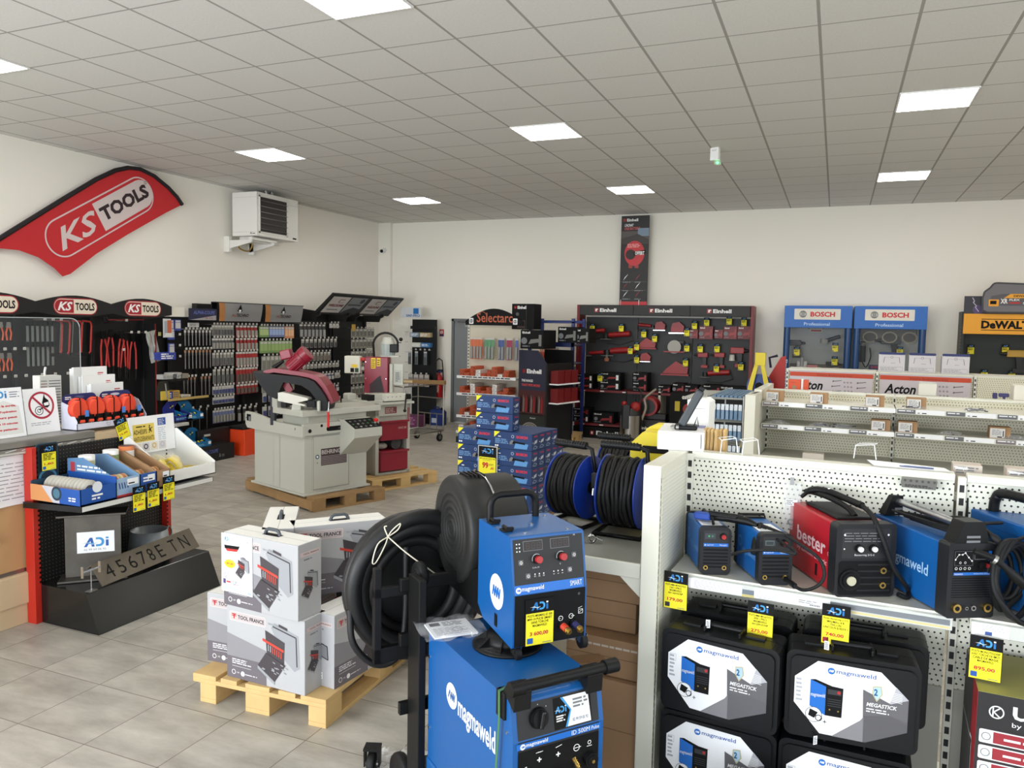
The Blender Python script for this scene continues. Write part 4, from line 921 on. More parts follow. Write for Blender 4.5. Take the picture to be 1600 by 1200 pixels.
# ================================================================== middle cream gondola
BO, BR = (-.56,6.3),-2
def B(x, y, z=0): return L2W(BO, BR, x, y, z)
g = thing('gondola_shelving', 'cream gondola with small hardware boxes on two shelves, behind the near gondola', 'shelving',(BO[0], BO[1],0), BR)
T2 = 1.46
mb = MB(); mb.rbox(-.08,0,0,0,.38, T2,.003, CREAM); f = topf(mb,-.04,0, T2); f.poly([(-.022,.17),(.012,.17),(.030,.36),(.0,.36)], INK,.6); part(mb, 'end_panel', g, 'cream hollow end panel')
mb = MB(); mb.rbox(-.06,.38,0,.0,1.25, T2+.02,.003, CREAM); part(mb, 'end_panel', g, 'cream end panel')
for k in range(3):
    x0 = .01+k*.99
    mb = MB(); mb.box(x0,.80,.1, x0+.98,.812, T2-.01, PEGS); part(mb, 'perforated_back_panel', g)
    mb = MB(); mb.box(x0,.785, T2-.02, x0+.985,.85, T2, CRM); part(mb, 'top_cap', g)
    for zi, z in enumerate((1.385,1.20,.94,.70)):
        y0 = .35 if zi < 2 else .30
        mb = MB(); mb.box(x0, y0, z-.03, x0+.98,.80, z, GRYS if zi else CRM); mb.box(x0, y0-.006, z-.036, x0+.98, y0, z+.004, CRM)
        f = front(mb, x0, y0-.006, z-.036)
        rn = random.Random(k*7+zi)
        if zi < 3:
            for q in range(3):
                a = .005+q*.33; f.rect(a,.004, a+.125,.036, K(100,102,106) if (q+zi+k) % 4 else K(124,116,118),1); f.greek(a+.01,.018, a+.115,.032,1, PAPER,2, q); f.rect(a+.13,.004, a+.32,.036, PAPER,1); f.rect(a+.14,.008, a+.155,.016, GREYINK,2); f.rect(a+.17,.008, a+.20,.015, INK,2)
        part(mb, 'shelf', g)
    mb = MB(); mb.box(x0,.30,.0, x0+.98,.80,.12, CRM); part(mb, 'base', g)
for k in range(4):
    x = -.005+k*.99; mb = MB(); mb.box(x,.775,0, x+.022,.80, T2-.01, CRM); slots(mb, x+.011,.775,.15, T2-.03,.012); part(mb, 'slotted_upright', g)
mb = MB(); mb.box(.0,.83,.1,2.96,1.2,.9, CRM); part(mb, 'rear_side', g)
# small printed boxes and bagged fittings
LBL = K(214,212,210)
def small_box(label, loc, rz, w=.10, h=.085, d=.10, first=[None]):
    t = thing('hardware_box', label, 'box', loc, rz, 'small hardware boxes on the cream shelves')
    mb = MB(); mb.box(0,0,0, w*1.35, d, h, CARDB); mb.box(0,-.012,0, w,0, h*.92, CARDB); part(mb, 'carton', t)
    mb = MB(); mb.box(.003,-.0135,.004, w-.003,-.0125, h*.88, LBL); f = front(mb,0,-.0135,0); f.greek(.015, h*.3, w-.02, h*.8,5, GREYINK,1,3,.4); f.rect(w-.016, h*.2, w-.010, h*.7, INK,1); f.rect(w*.5,.008, w*.8,.016, INK,1); part(mb, 'printed_label', t, 'printed white label')
    return t
b0 = small_box('small brown box with white label, top shelf, beside the cream end panel', B(.03,.42,1.385), BR)
for x, z, lab in ((.37,1.385, 'top shelf, second from the end panel'),(.78,1.385, 'top shelf, just left of the slotted upright'),(1.07,1.385, 'top shelf, just right of the slotted upright'),(1.86,1.385, 'top shelf, at the right edge'),
                  (.83,1.20, 'lower shelf, left one of the pair at the upright'),(1.02,1.20, 'lower shelf, right one of the pair at the upright'),(1.63,1.20, 'lower shelf, at the right edge')):
    dup(b0, B(x,.42, z), BR, 'small brown box with white label, '+lab)
def bag(label, loc, n, col, sx=.13, sy=.07):
    t = thing('hardware_bag', label, 'bag', loc, BR, 'bags of fixings on the cream shelves')
    rn = random.Random(n); mb = MB()
    for k in range(26):
        a = rn.uniform(0,6.3); x = rn.gauss(0, sx*.3); y = rn.gauss(0, sy*.3); z = .008+abs(rn.gauss(0,.007))
        mb.cyl((x-.013*math.cos(a), y-.013*math.sin(a), z),(x+.013*math.cos(a), y+.013*math.sin(a), z+rn.uniform(-.004,.006)),.0045, col,6)
    part(mb, 'fixings', t)
    mb = MB(); n2 = 10; vs = []
    for j in range(n2+1):
        for i in range(n2+1):
            u = -1+2*i/n2; v = -1+2*j/n2; vs.append((u*sx*.75, v*sy*.8,.002+.032*max(0,(1-u*u)*(1-v*v))+rn.uniform(0,.004)))
    mb.add(vs, [(j*(n2+1)+i, j*(n2+1)+i+1,(j+1)*(n2+1)+i+1,(j+1)*(n2+1)+i) for j in range(n2) for i in range(n2)], CLEARP, True); part(mb, 'clear_bag', t)
dk = K(64,66,72,.4,.6); lt = K(150,148,140,.35,.8)
for x, z, c_, lab in ((.13,1.20, lt, 'clear bag of pale fixings on the lower shelf at the left end'),(.46,1.20, dk, 'clear bag of dark screws on the lower shelf, left one of the two together'),(.62,1.20, dk, 'clear bag of dark screws on the lower shelf, right one of the two together'),
                      (1.13,1.385, dk, 'clear bag of dark fixings on the top shelf right of the upright'),(1.52,1.385, dk, 'small clear bag of dark fixings alone on the top shelf, right-hand bay'),(1.38,1.20, lt, 'clear bag of silver fixings on the lower shelf, right-hand bay'),(1.80,1.20, lt, 'clear bag of silver fixings on the lower shelf, by the right edge')):
    bag(lab, B(x,.43, z), int(x*100), c_)
mb = MB(); mb.rbox(0,0,0,.16,.1,.05,.003, K(206,196,184)); single(mb, 'small_carton', 'small pale carton on the third shelf down of the middle gondola', 'box', B(.34,.33,.94), BR)

# wire rack with packs of blue clips at the end of the middle gondola
p = Vector((-.98,6.62,0))
t = thing('wire_rack', 'wire prong rack at the left end of the middle gondola, carrying packs of blue clips', 'rack', p,-2)
for x in (0,.30):
    for y in (0,.95): mb = MB(); mb.cyl((x, y,0),(x, y,1.42),.008, STEEL,8); part(mb, 'post', t)
mb = MB()
for z in (.06,.5,.95,1.40):
    mb.cyl((0,0, z),(.30,0, z),.005, STEEL,6); mb.cyl((0,.95, z),(.30,.95, z),.005, STEEL,6); mb.cyl((0,0, z),(0,.95, z),.005, STEEL,6); mb.cyl((.30,0, z),(.30,.95, z),.005, STEEL,6)
part(mb, 'frame', t)
for tier, z in enumerate((1.38,1.19,1.0)):
    for k in range(14):
        mb = MB(); y = .04+.068*k; mb.cyl((-.22, y, z),(.30, y, z+.01),.004, K(168,168,158,.4,.3),6); part(mb, 'prong', t)
bc = K(96,128,158,.35); wc = K(206,214,222,.4)
c0 = None
for tier, z in enumerate((1.25,1.08,.91)):
    for k in range(8):
        q = p+Vector((.03+.035*k,-.02-.01*tier, z)); lab = 'pack of blue-grey plastic clips hanging in the %s row of the wire rack' % ('top', 'middle', 'bottom')[tier]
        if c0 is None:
            c0 = thing('clip_pack', lab, 'clip pack', q,-2, 'packs of blue clips on the wire rack')
            mb = MB(); mb.rbox(-.014,0,-.03,.014,.12,.075,.004, bc); part(mb, 'clip', c0); mb = MB(); mb.rbox(-.014,-.006,.05,.014,.0,.10,.002, wc); part(mb, 'header_card', c0, 'white header card')
        else: dup(c0, q,-2+random.uniform(-5,5), lab)
mb = MB()
for j in range(12):
    for i in range(7): mb.box(.03+.035*i,.10+.065*j,1.385,.055+.035*i,.15+.065*j,1.412, bc)
o = single(mb, 'clip_strips', 'dense blue-grey strips of clips lying on top of the wire rack', 'clips', p,-2); o['kind'] = 'stuff'

# ================================================================== far gondola with the two fastener posters
CO, CR = (-.52,9.8),-2
def C_(x, y, z=0): return L2W(CO, CR, x, y, z)
g = thing('gondola_shelving', 'far cream gondola carrying two fastener posters, in front of the blue cabinets', 'shelving',(CO[0], CO[1],0), CR)
T3 = 1.52
for k in range(3):
    x0 = .0+k*.97
    mb = MB(); mb.box(x0+.02,.0,.1, x0+.95,.012, T3-.01, PEGS); part(mb, 'perforated_back_panel', g)
    mb = MB(); mb.box(x0,-.005, T3-.018, x0+.965,.45, T3, CRM); part(mb, 'top_cap', g)
    mb = MB(); mb.box(x0,-.40,.75, x0+.96,0,.78, CRM); part(mb, 'shelf', g)
    mb = MB(); mb.box(x0-.012,-.012,0, x0+.014,.02, T3, CRM); slots(mb, x0,-.012,.3, T3-.02,.013); part(mb, 'slotted_upright', g)
mb = MB(); mb.box(0,.43,0,2.9,.45, T3-.01, CRM); mb.box(-.02,-.40,0,2.9,.45,.14, CRM); part(mb, 'base', g)
ORN = K(196,70,38)
for k in range(2):
    x0 = .03+k*.97
    t = thing('fastener_poster', ['grey and orange fastener poster behind the red cone, left one', 'grey and orange fastener poster, right one of the pair'][k], 'poster', C_(x0,-.03,1.10), CR, 'fastener posters on the far gondola')
    mb = MB(); mb.box(0,0,0,.90,.004,.40, K(198,190,196)); f = front(mb,0,0,0)
    f.rect(0,.335,.90,.385, ORN,1); f.text('Visserie Boulonnerie Inox',.30,.345,.68,.372, K(140,40,24),2,.01)
    f.text('Acton',.05,.18,.37,.29, INK,2,.03,.25)
    for i,(x, z) in enumerate(((.48,.29),(.47,.23),(.48,.17),(.74,.28),(.74,.22),(.75,.16))):
        f.line((x, z),(x+.09, z+.012),.008, K(90,88,92),2); f.line((x-.003, z-.008),(x+.003, z+.009),.012, K(80,78,82),2)
    for j in range(3):
        for i in range(3): f.ring(.60+.035*i+.006*j,.28-.05*j,.010,.005, K(100,98,102),2,10)
    part(mb, 'printed_panel', t)
# white cards with a drawn stand standing on the far gondola
b0 = None
for k, x in enumerate((.98,1.29,1.62)):
    q = C_(x,.12, T3); lab = 'grey-white carton with drawn trestle on the far gondola, %s of three' % ('leftmost', 'middle one', 'rightmost')[k]
    if b0 is None:
        b0 = thing('trestle_carton', lab, 'carton', q, CR, 'cartons with drawn trestles')
        mb = MB(); mb.rbox(0,0,0,.27,.16,.195,.003, K(206,202,206)); f = front(mb,0,0,0); f.line((.05,.10),(.06,.165),.004, INK,1); f.line((.22,.10),(.21,.165),.004, INK,1); f.line((.06,.165),(.21,.165),.002, GREYINK,1); f.ring(.135,.165,.015,.004, GREYINK,1,12); f.text('BOSCH',.13,.095,.17,.103, INK,1); f.outline([(.01,.01),(.25,.01),(.25,.055),(.01,.055)],.002, GREYINK,1); f.greek(.02,.015,.24,.05,3, K(160,158,164),1,3); part(mb, 'carton', b0)
        mb = MB(); mb.prism(rr(.0,.195,.27,.222,.02),.0,.012, K(40,48,104), 'y'); part(mb, 'header_flap', b0, 'dark blue header flap')
    else: dup(b0, q, CR+random.uniform(-2,2), lab)
mb = MB(); mb.rbox(0,0,0,.13,.10,.10,.003, K(212,208,196)); mb.add([(0,0,.10),(.13,0,.10),(.12,-.03,.112),(.0,-.03,.115)], [(0,1,2,3)], WHITE); single(mb, 'small_carton', 'small open white carton in front of the right fastener poster', 'box', B(1.17,.86, T2), BR)
mb = MB(); mb.rbox(0,0,0,.30,.20,.115,.004, K(222,218,204)); single(mb, 'white_box', 'wide plain cream carton at the right edge on the middle gondola', 'box', B(1.83,.84, T2), BR)
t = thing('blue_handle_clamp', 'dark blue clamp-like tool standing beside the wide cream carton', 'tool', B(1.70,.90, T2), BR)
mb = MB(); mb.rbox(0,0,0,.03,.04,.045,.004, K(50,48,100)); mb.rbox(.04,0,.015,.11,.04,.045,.006, K(60,58,110)); part(mb, 'body', t); mb = MB(); mb.rbox(.07,0,0,.085,.03,.02,.002, K(40,38,90)); part(mb, 'foot', t)
t = thing('orange_box', 'orange carton with a roller tube standing at the left end of the middle gondola', 'carton', B(.16,.87, T2), BR)
mb = MB(); mb.rbox(0,0,0,.10,.06,.085,.002, K(206,78,40)); mb.rbox(.125,0,0,.165,.06,.085,.002, K(206,78,40)); f = front(mb,0,0,0); f.text('HYDRO',.015,.055,.065,.064, K(130,40,20),1); f.disc(.05,.018,.018, K(150,120,90),1,14); part(mb, 'carton', t)
mb = MB(); mb.cyl((.115,.02,0),(.115,.02,.092),.013, WHITE,14); part(mb, 'tube', t, 'white tube')
# ================================================================== reception counter at the left (faces +X)
def Lc(x, y, z=0): return Vector((-4.74-y, x, z))       # counter frame: x runs along +Y, y towards the left wall
TANP = mat('tan_counter_panel',(190,150,104),.55, noise=.03, nscale=2)
OAK = mat('pale_oak_laminate',(206,182,146),.5, noise=.08, nscale=5)
g = thing('service_counter', 'long tan service counter with papers taped on, at the left edge', 'counter', Lc(0,0),90)
mb = MB(); mb.box(.6,0,.36,3.98,.03,1.10, TANP); part(mb, 'front_panel', g, 'tan front panel')
mb = MB(); mb.rbox(.6,-.012,.0,3.98,.03,.13,.004, OAK); mb.rbox(.6,-.03,.13,3.98,.03,.335,.010, OAK); mb.box(.6,-.006,.335,3.98,.03,.36, STEEL); part(mb, 'skirting', g, 'pale oak plinth with metal strip')
mb = MB(); mb.rbox(.6,-.04,1.10,3.80,.62,1.19,.006, mat('counter_top_metal',(150,148,142),.35,.6)); f = front(mb,0,-.04,0)
for k in range(30): f.line((.65+.105*k,1.125),(.72+.105*k,1.135),.004, WHITE,1)
f.rect(.6,1.14,3.8,1.145, INK,1); f.rect(.6,1.105,3.8,1.118, K(190,188,180),1)
part(mb, 'top_rail', g, 'ribbed metal top edge')
mb = MB(); mb.rbox(3.80,-.03,1.05,4.22,.55,1.17,.004, OAK); mb.box(3.98,.0,0,4.22,.55,1.05, OAK); mb.box(.6,.55,0,3.98,.60,1.1, OAK); part(mb, 'oak_end', g)
for k,(x0, x1, z0, z1, lab) in enumerate(((2.99,3.40,.78,1.115, 'white printed sheet on the counter front, against the red post'),(2.6,3.10,.76,1.10, 'white printed sheet on the counter front, second from the red post'),(2.55,3.13,.56,.755, 'lower white sheet taped on the counter front'),(2.45,3.07,.37,.54, 'lowest white sheet at the left edge of the counter front'))):
    mb = MB(); n = 8; vs = []
    for j in range(3):
        for i in range(n+1): vs.append((x0+(x1-x0)*i/n,-.006-.0*(j)-.010*(j == 0)*(1+math.sin(i)), z0+(z1-z0)*j/2))
    mb.add(vs, [(j*(n+1)+i, j*(n+1)+i+1,(j+1)*(n+1)+i+1,(j+1)*(n+1)+i) for j in range(2) for i in range(n)], PAPER, True)
    f = front(mb,0,-.022,0); f.greek(x0+.03, z0+.04, x1-.04, z1-.05,10 if z1-z0 > .2 else 5, K(150,152,158),1, k,.22); f.rect(x0+.05, z1-.035, x0+.10, z1-.018, K(40,56,100),1)
    single(mb, 'paper_notice', lab, 'paper', Lc(0,0),90, 'paper sheets on the counter front')
# acrylic screen
t = thing('acrylic_screen', 'clear acrylic sneeze guard with rounded corner standing on the counter', 'screen', Lc(0,.26,1.19),90)
mb = MB(); gl = mat('clear_acrylic',(120,124,126),.04, alpha=.10, spec=.15); mb.prism([(1.2,.0),(3.94,0),(3.94,.70)]+arc(3.87,.70,.07,0,90,5)+[(1.2,.77)],0,.006, gl, 'y'); part(mb, 'clear_sheet', t)
mb = MB(); mb.tube([(3.94,.003,0),(3.94,.003,.70)]+[(a,.003, b) for a, b in arc(3.87,.70,.07,0,90,5)]+[(1.2,.003,.77)],.003, mat('acrylic_edge',(190,196,198),.2),5); part(mb, 'polished_edge', t)
# signs on the counter
t = thing('safety_sign', 'white leaning sign with red no-grinding circle, standing on the counter', 'sign', Lc(3.44,.13,1.192),91)
mb = MB(); mb.M = Matrix.Rotation(R(-8),4, 'X'); mb.box(0,0,0,.235,.004,.30, PAPER); f = front(mb,0,0,0); RDM = K(166,36,58)
f.ring(.118,.185,.092,.014, RDM,2,36)
f.poly([(.125,.20),(.145,.262),(.15,.235),(.172,.215),(.178,.18),(.16,.165),(.135,.172)], INK,1); f.poly([(.135,.198),(.170,.205),(.172,.183),(.14,.18)], PAPER,1.5)
f.ring(.098,.150,.030,.005, INK,1,20); f.ring(.098,.150,.014,.004, INK,1,14); f.line((.100,.155),(.135,.172),.008, INK,1)
f.line((.055,.25),(.181,.120),.014, RDM,3)
f.greek(.03,.052,.215,.078,2, K(140,142,150),2,3,.3)
part(mb, 'panel', t)
t = thing('notice_sign', 'white notice with red lettering standing at the left edge of the counter', 'sign', Lc(3.145,.10,1.192),91)
mb = MB(); mb.M = Matrix.Rotation(R(-8),4, 'X'); mb.box(0,0,0,.27,.004,.32, PAPER); f = front(mb,0,0,0); f.poly([(.02,.02),(.255,.02),(.24,.20),(.14,.24),(.02,.18)], K(222,222,220),.5)
swoosh_logo(f,.06,.255,.11,.045, l=1); f.greek(.185,.255,.255,.30,3, K(120,124,140),1,2,.4)
for i, s_ in enumerate(('Pendant la sortie,', 'une fin d\'opération', 'en cours peut', 'prendre 10 minutes', 'de vous patienter.')): f.text(s_,.03,.195-.038*i,.22,.212-.038*i, mat('notice_red',(196,40,54),.6),1,.05)
part(mb, 'panel', t)
# ratchet strap display
def Lr(t_): return t_
t = thing('strap_display', 'white counter display tray with dark blue header cards, holding orange strap rolls', 'display tray', Lc(3.72,.05,1.192),90)
w = .58; LV = K(214,214,228)
mb = MB(); mb.box(0,-.02,0, w,-.016,.045, LV); mb.box(0,.13,0, w,.134,.18, LV); mb.prism([(-.02,0),(.13,0),(.13,.19),(.06,.17),(-.02,.06)],0,.004, LV, 'x'); mb.prism([(-.02,0),(.13,0),(.13,.19),(.06,.17),(-.02,.06)], w-.004, w, LV, 'x'); mb.box(0,-.02,0, w,.13,.004, LV)
f = front(mb,0,-.02,0); f.ring(.25,.03,.018,.002, GREYINK,1,16); f.text('BOSCH',.238,.027,.262,.034, GREYINK,1); f.greek(.28,.012,.38,.048,4, K(150,152,170),1,2,.3); part(mb, 'tray', t)
for x0 in (.005,.30):
    mb = MB(); mb.prism([(x0,.17),(x0+.27,.17),(x0+.27,.19)]+arc(x0+.23,.20,.04,0,90,4)+arc(x0+.04,.20,.04,90,180,4),.128,.130, K(34,44,104), 'y'); f = front(mb,0,.127,0); f.disc(x0+.13,.215,.04, K(200,205,220) if x0 > .1 else K(80,90,130),1,14,.010); f.greek(x0+.02,.20, x0+.09,.225,2, WHITE,1); part(mb, 'header_card', t, 'dark blue header card')
OR = mat('orange_webbing',(232,74,44),.6)
r0 = None
for i in range(4):
    for j in range(2):
        q = Lc(3.72+.075+.135*i+(.0 if j else -.035),.05+.02+.05*j+(0 if j else -.0),1.192+.142); lab = 'roll of orange strap webbing in the %s of the white counter tray' % ('front row', 'back row')[j]
        if r0 is None:
            r0 = thing('strap_roll', lab, 'strap', q,90, 'orange strap rolls')
            mb = MB(); pr = [(0,-.024)]+[(k*.0052,-.024-.0012*(k % 2)) for k in range(1,12)]+[(.062,-.022),(.062,.022),(0,.022)]; mb.lathe(pr, OR,22,(0,0,0), 'y'); part(mb, 'webbing', r0)
            mb = MB(); mb.box(-.003,-.028,-.063,.003,.024,.064, INK); part(mb, 'rubber_band', r0)
        else: dup(r0, q+Vector((0,0,.012*j)),90+random.uniform(-12,12), lab)
b0 = None
for i in range(8):
    q = Lc(3.72+.045+.070*i,.05-.008,1.192+.068); lab = 'black ratchet buckle with red parts at the front of the counter tray'
    if b0 is None:
        b0 = thing('ratchet_buckle', lab, 'buckle', q,90, 'ratchet buckles in the counter tray')
        mb = MB(); mb.rbox(-.028,0,-.03,.028,.03,.032,.006, BLACK); mb.tube([(-.022,-.004,.03),(.022,-.004,.03),(.022,-.004,-.0),(-.022,-.004,0)],.005, INK,6, closed=True); part(mb, 'frame', b0)
        mb = MB(); mb.cyl((-.016,-.006,-.008),(.016,-.006,-.008),.011, OR,10); part(mb, 'spindle', b0); mb = MB(); mb.cyl((0,-.010,-.02),(.0,-.002,-.02),.006, CHROME,8); part(mb, 'pin', b0)
    else: dup(b0, q,90+random.uniform(-10,10))
tb = K(70,130,210)
for i, x in enumerate((.065,.365,.50)):
    mb = MB(); mb.box(-.014,0,-.022,.014,.002,.022, tb); single(mb, 'blue_tab', ['small blue tab on the leftmost orange strap roll', 'small blue tab between the second and third orange strap rolls', 'small blue tab between the third and fourth orange strap rolls'][i], 'tab', Lc(3.72+x,.012,1.192+.115),90)
# white brochure steps, white fan heater tower, dark box behind
for i,(x, y, z0, w_) in enumerate(((3.99,.40,1.49,.28),(4.02,.35,1.43,.28),(4.05,.30,1.37,.28))):
    mb = MB(); mb.box(0,0,-.30, w_,.02,.11-.0, WHITE); f = front(mb,0,0,0); f.greek(w_-.08,.04, w_-.03,.07,2, K(190,60,70),1, i); mb.rbox(.0,.02,-.30, w_,.045,.10,.002, WHITE)
    single(mb, 'brochure_stack', 'white printed brochure stack on the counter, %s of three' % ('rearmost and tallest', 'middle one', 'front and lowest')[i], 'brochures', Lc(x, y, z0),90)
t = thing('card_carousel', 'tall white slotted card rack standing on the counter behind the signs', 'card rack', Lc(3.74,.42,1.19),80)
mb = MB(); mb.rbox(0,0,0,.15,.10,.36,.004, K(226,224,218)); f = front(mb,0,0,0)
for k in range(16): f.rect(.008,.02+.02*k,.05,.026+.02*k, K(150,90,80) if k in (13,14) else K(110,108,104),1); f.rect(.062,.02+.02*k,.142,.026+.02*k, K(96,92,88),1)
part(mb, 'slotted_body', t); mb = MB(); mb.tube([(.06,.05,.36),(.06,.05,.385),(.065,.045,.42)],.008, K(226,224,218),8); part(mb, 'top_stem', t)
mb = MB(); mb.box(0,0,0,.22,.12,.25, K(40,30,32)); f = front(mb,0,0,0); f.rrect(.10,.21,.17,.232,.01, K(200,150,150),1); f.rrect(.02,.21,.07,.228,.008, K(150,140,140),1); single(mb, 'boxed_tool', 'small black carton with pale oval marks standing behind the safety sign', 'box', Lc(3.50,.30,1.19),90)
mb = MB(); mb.rbox(0,0,0,.30,.05,.26,.006, K(36,38,40)); single(mb, 'monitor', 'dark screen standing on the counter at the left edge', 'monitor', Lc(3.12,.33,1.22),90)

# ================================================================== black promotional display in front of the counter
REDPO = mat('red_powder_coat',(186,40,26),.4)
PEGB = pegboard('black_pegboard',(16,16,17), hole=(120,118,110), pitch=.024, r=.12, stagger=False)
DO = (-4.665,3.33)
def D(x, y, z=0): return Vector((DO[0]-y, DO[1]+x, z))   # x along +Y, y towards the wall
g = thing('promotional_display', 'black perforated display bay with red posts and a sloping plinth, beside the counter', 'display', D(0,0),90)
for x, zt in ((0,1.14),(1.06,.76)):
    mb = MB(); mb.rbox(x-.03,-.02,0, x+.012,.06, zt,.002, REDPO); f = front(mb, x,-.02,0)
    for k in range(28): f.rect(-.0 if x == 0 else -.03,.26+.031*k,.012 if x == 0 else -.018,.275+.031*k, INK,1)
    part(mb, 'post', g, 'red slotted post')
mb = MB(); mb.box(.012,.03,.05,1.03,.045,1.12, PEGB); part(mb, 'back_panel', g, 'black perforated panel')
mb = MB(); mb.prism([(-.53,0),(.03,0),(.03,.25),(-.50+.14,.25)][:0] or [(-.53,0),(.03,0),(.03,.25),(-.42,.25)],.012,1.04, mat('black_glossy_plinth',(22,24,24),.22), 'x')
part(mb, 'plinth', g, 'glossy black sloping plinth', bevel=.004)
mb = MB(); mb.prism([(-.49,.785),(.03,.76),(.03,.80),(-.49,.82)],-.06,1.02, BLACKG, 'x'); f = front(mb,0,-.49,0); f.rect(-.055,.787,1.015,.818, K(206,206,202),1); part(mb, 'shelf', g, 'black shelf with pale price strip')
# dispensers and trays on the display shelf
BLU = K(22,78,158)
t = thing('cutting_disc_dispenser', 'blue and white carton dispenser full of thin cutting discs, nearest on the black shelf', 'dispenser', D(-.05,-.47,.82),90)
mb = MB(); mb.box(0,0,0,.26,.006,.10, BLU); mb.box(0,.0,0,.006,.44,.10, K(200,120,60)); mb.box(0,.43,0,.26,.44,.12, K(30,62,84)); mb.box(.254,0,0,.26,.44,.14, BLU); mb.box(0,0,0,.26,.44,.006, BLU)
f = front(mb,0,0,0); f.disc(.12,.10,.035, K(220,224,230),1,16); f.greek(.08,.02,.16,.06,2, WHITE,1,2); s = leftf(mb,0,.44,0); s.rect(0,0,.44,.10, K(190,190,196),1); s.poly([(.0,.10),(.0,.0),(.2,.0),(.10,.10)], K(206,140,84),1.2); s.poly([(.26,.0),(.44,0),(.44,.10),(.25,.10)], BLU,1.2); s.disc(.235,.06,.045, K(30,46,60),2,20); s.disc(.235,.06,.03, K(70,110,130),3,20); s.greek(.34,.02,.42,.05,2, WHITE,2,4)
part(mb, 'carton', t)
d0 = None
for k in range(11):
    q = D(-.05+.12,-.47+.07+.033*k,.895); lab = 'thin grey cutting disc standing in the blue and white dispenser'
    if d0 is None:
        d0 = thing('cutting_disc', lab, 'disc', q,90, 'cutting discs in the dispenser'); mb = MB(); mb.lathe([(.012,-.002),(.062,-.002),(.062,.002),(.012,.002)], K(196,192,180),24,(0,0,0), 'y'); part(mb, 'abrasive_disc', d0); mb = MB(); mb.lathe([(.012,-.003),(.030,-.003),(.012,-.0025)], K(60,70,90),18,(0,0,0), 'y'); part(mb, 'paper_ring', d0)
    else: dup(d0, q,90)
t = thing('backing_card', 'dark teal display card standing behind the disc dispenser with a price tag on it', 'card', D(.0,-.02,.84),90)
mb = MB(); mb.prism(rr(0,0,.15,.32,.015),0,.004, K(26,66,84), 'y'); f = front(mb,0,0,0); f.rrect(.005,.005,.145,.315,.012, K(18,30,40),1); f.disc(.075,.09,.065, K(60,120,150),2,24); f.disc(.075,.09,.05, K(20,40,56),3,24); part(mb, 'card', t)
def tray(name, label, x, col, frontcol, w_=.20, prt=0):
    t = thing(name, label, 'tray', D(x,-.46,.82),90)
    mb = MB(); mb.box(0,0,0, w_,.005,.12, frontcol); mb.prism([(0,0),(.44,0),(.44,.22),(.30,.235),(.0,.12)],0,.005, col, 'x'); mb.prism([(0,0),(.44,0),(.44,.22),(.30,.235),(.0,.12)], w_-.005, w_, col, 'x'); mb.box(0,.435,0, w_,.44,.2, col); mb.box(0,0,0, w_,.44,.006, col)
    f = front(mb,0,0,0)
    if prt == 1:
        f.rect(.0,.0, w_,.012, K(190,60,60),1); s = leftf(mb,0,.44,0); s.poly([(0,0),(.44,0),(.44,.12),(.14,.235),(0,.22)], K(96,136,178),.5)
        s.rect(.03,.10,.07,.20, K(180,60,70),1); s.greek(.09,.10,.36,.19,4, WHITE,1,4,.5)
        for k in range(4): f.line((.03+.02*k,.05),(.022+.02*k,.09),.008, K(40,60,120),1)
    if prt == 2: f.greek(.02,.06, w_-.03,.10,2, WHITE,1,5); f.rect(0,0, w_,.12, K(40,84,160),.5)
    f.rrect(w_*.45,.065, w_*.92,.108,.003, PAPER,2); f.greek(w_*.5,.07, w_*.85,.085,1, INK,3)
    part(mb, 'carton', t); return t
tray('tape_tray', 'pale blue printed carton tray, second on the black shelf',.215, K(120,156,194), K(150,178,208),.185,1)
tray('tape_tray', 'brown carton tray with blue front, third on the black shelf',.405, CARDB, K(70,110,176),.125,2)
tray('tape_tray', 'plain brown carton tray, fourth on the black shelf beside the white tray',.535, CARDB, CARDB,.115,0)
r0 = None
tc = [mat('tape_cream',(226,206,160),.5), mat('tape_orange',(210,120,70),.5)]
for k,(x, y, z, c) in enumerate(((.27,-.36,.905,0),(.345,-.35,.90,0),(.44,-.36,.905,0),(.495,-.33,.90,0),(.57,-.36,.905,0),(.62,-.33,.90,0),(.27,-.13,1.00,0),(.455,-.13,1.01,0),(.59,-.12,1.02,1))):
    t = thing('tape_roll', ['cream printed tape roll in the pale blue tray, left one at its front', 'cream printed tape roll in the pale blue tray, right one at its front', 'cream printed tape roll at the front left of the blue-fronted brown tray', 'cream printed tape roll at the front right of the blue-fronted brown tray', 'cream tape roll at the front left of the plain brown tray', 'cream tape roll at the front right of the plain brown tray', 'white printed can-like roll standing at the rear of the pale blue tray', 'white printed roll standing at the rear of the blue-fronted tray', 'orange and white roll standing at the rear of the plain brown tray'][k], 'tape roll', D(x, y, z),90)
    mb = MB()
    if k < 6: mb.lathe([(.02,-.022),(.045,-.022),(.045,.022),(.02,.022),(.02,-.022)], tc[0],22,(0,0,0), 'x'); mb.lathe([(.0452,-.012),(.0452,.014)], K(190,120,70),22,(0,0,0), 'x')
    else: mb.lathe([(0,-.06),(.05,-.06),(.05,.06),(0,.06)], WHITE if k < 8 else tc[1],24); mb.lathe([(.0505,-.03),(.0505,.03)], K(206,200,160) if k == 6 else (K(140,170,120) if k == 7 else WHITE),24); mb.lathe([(0,.061),(.05,.061)], PAPER if k < 8 else K(90,50,40),24)
    part(mb, 'roll', t)
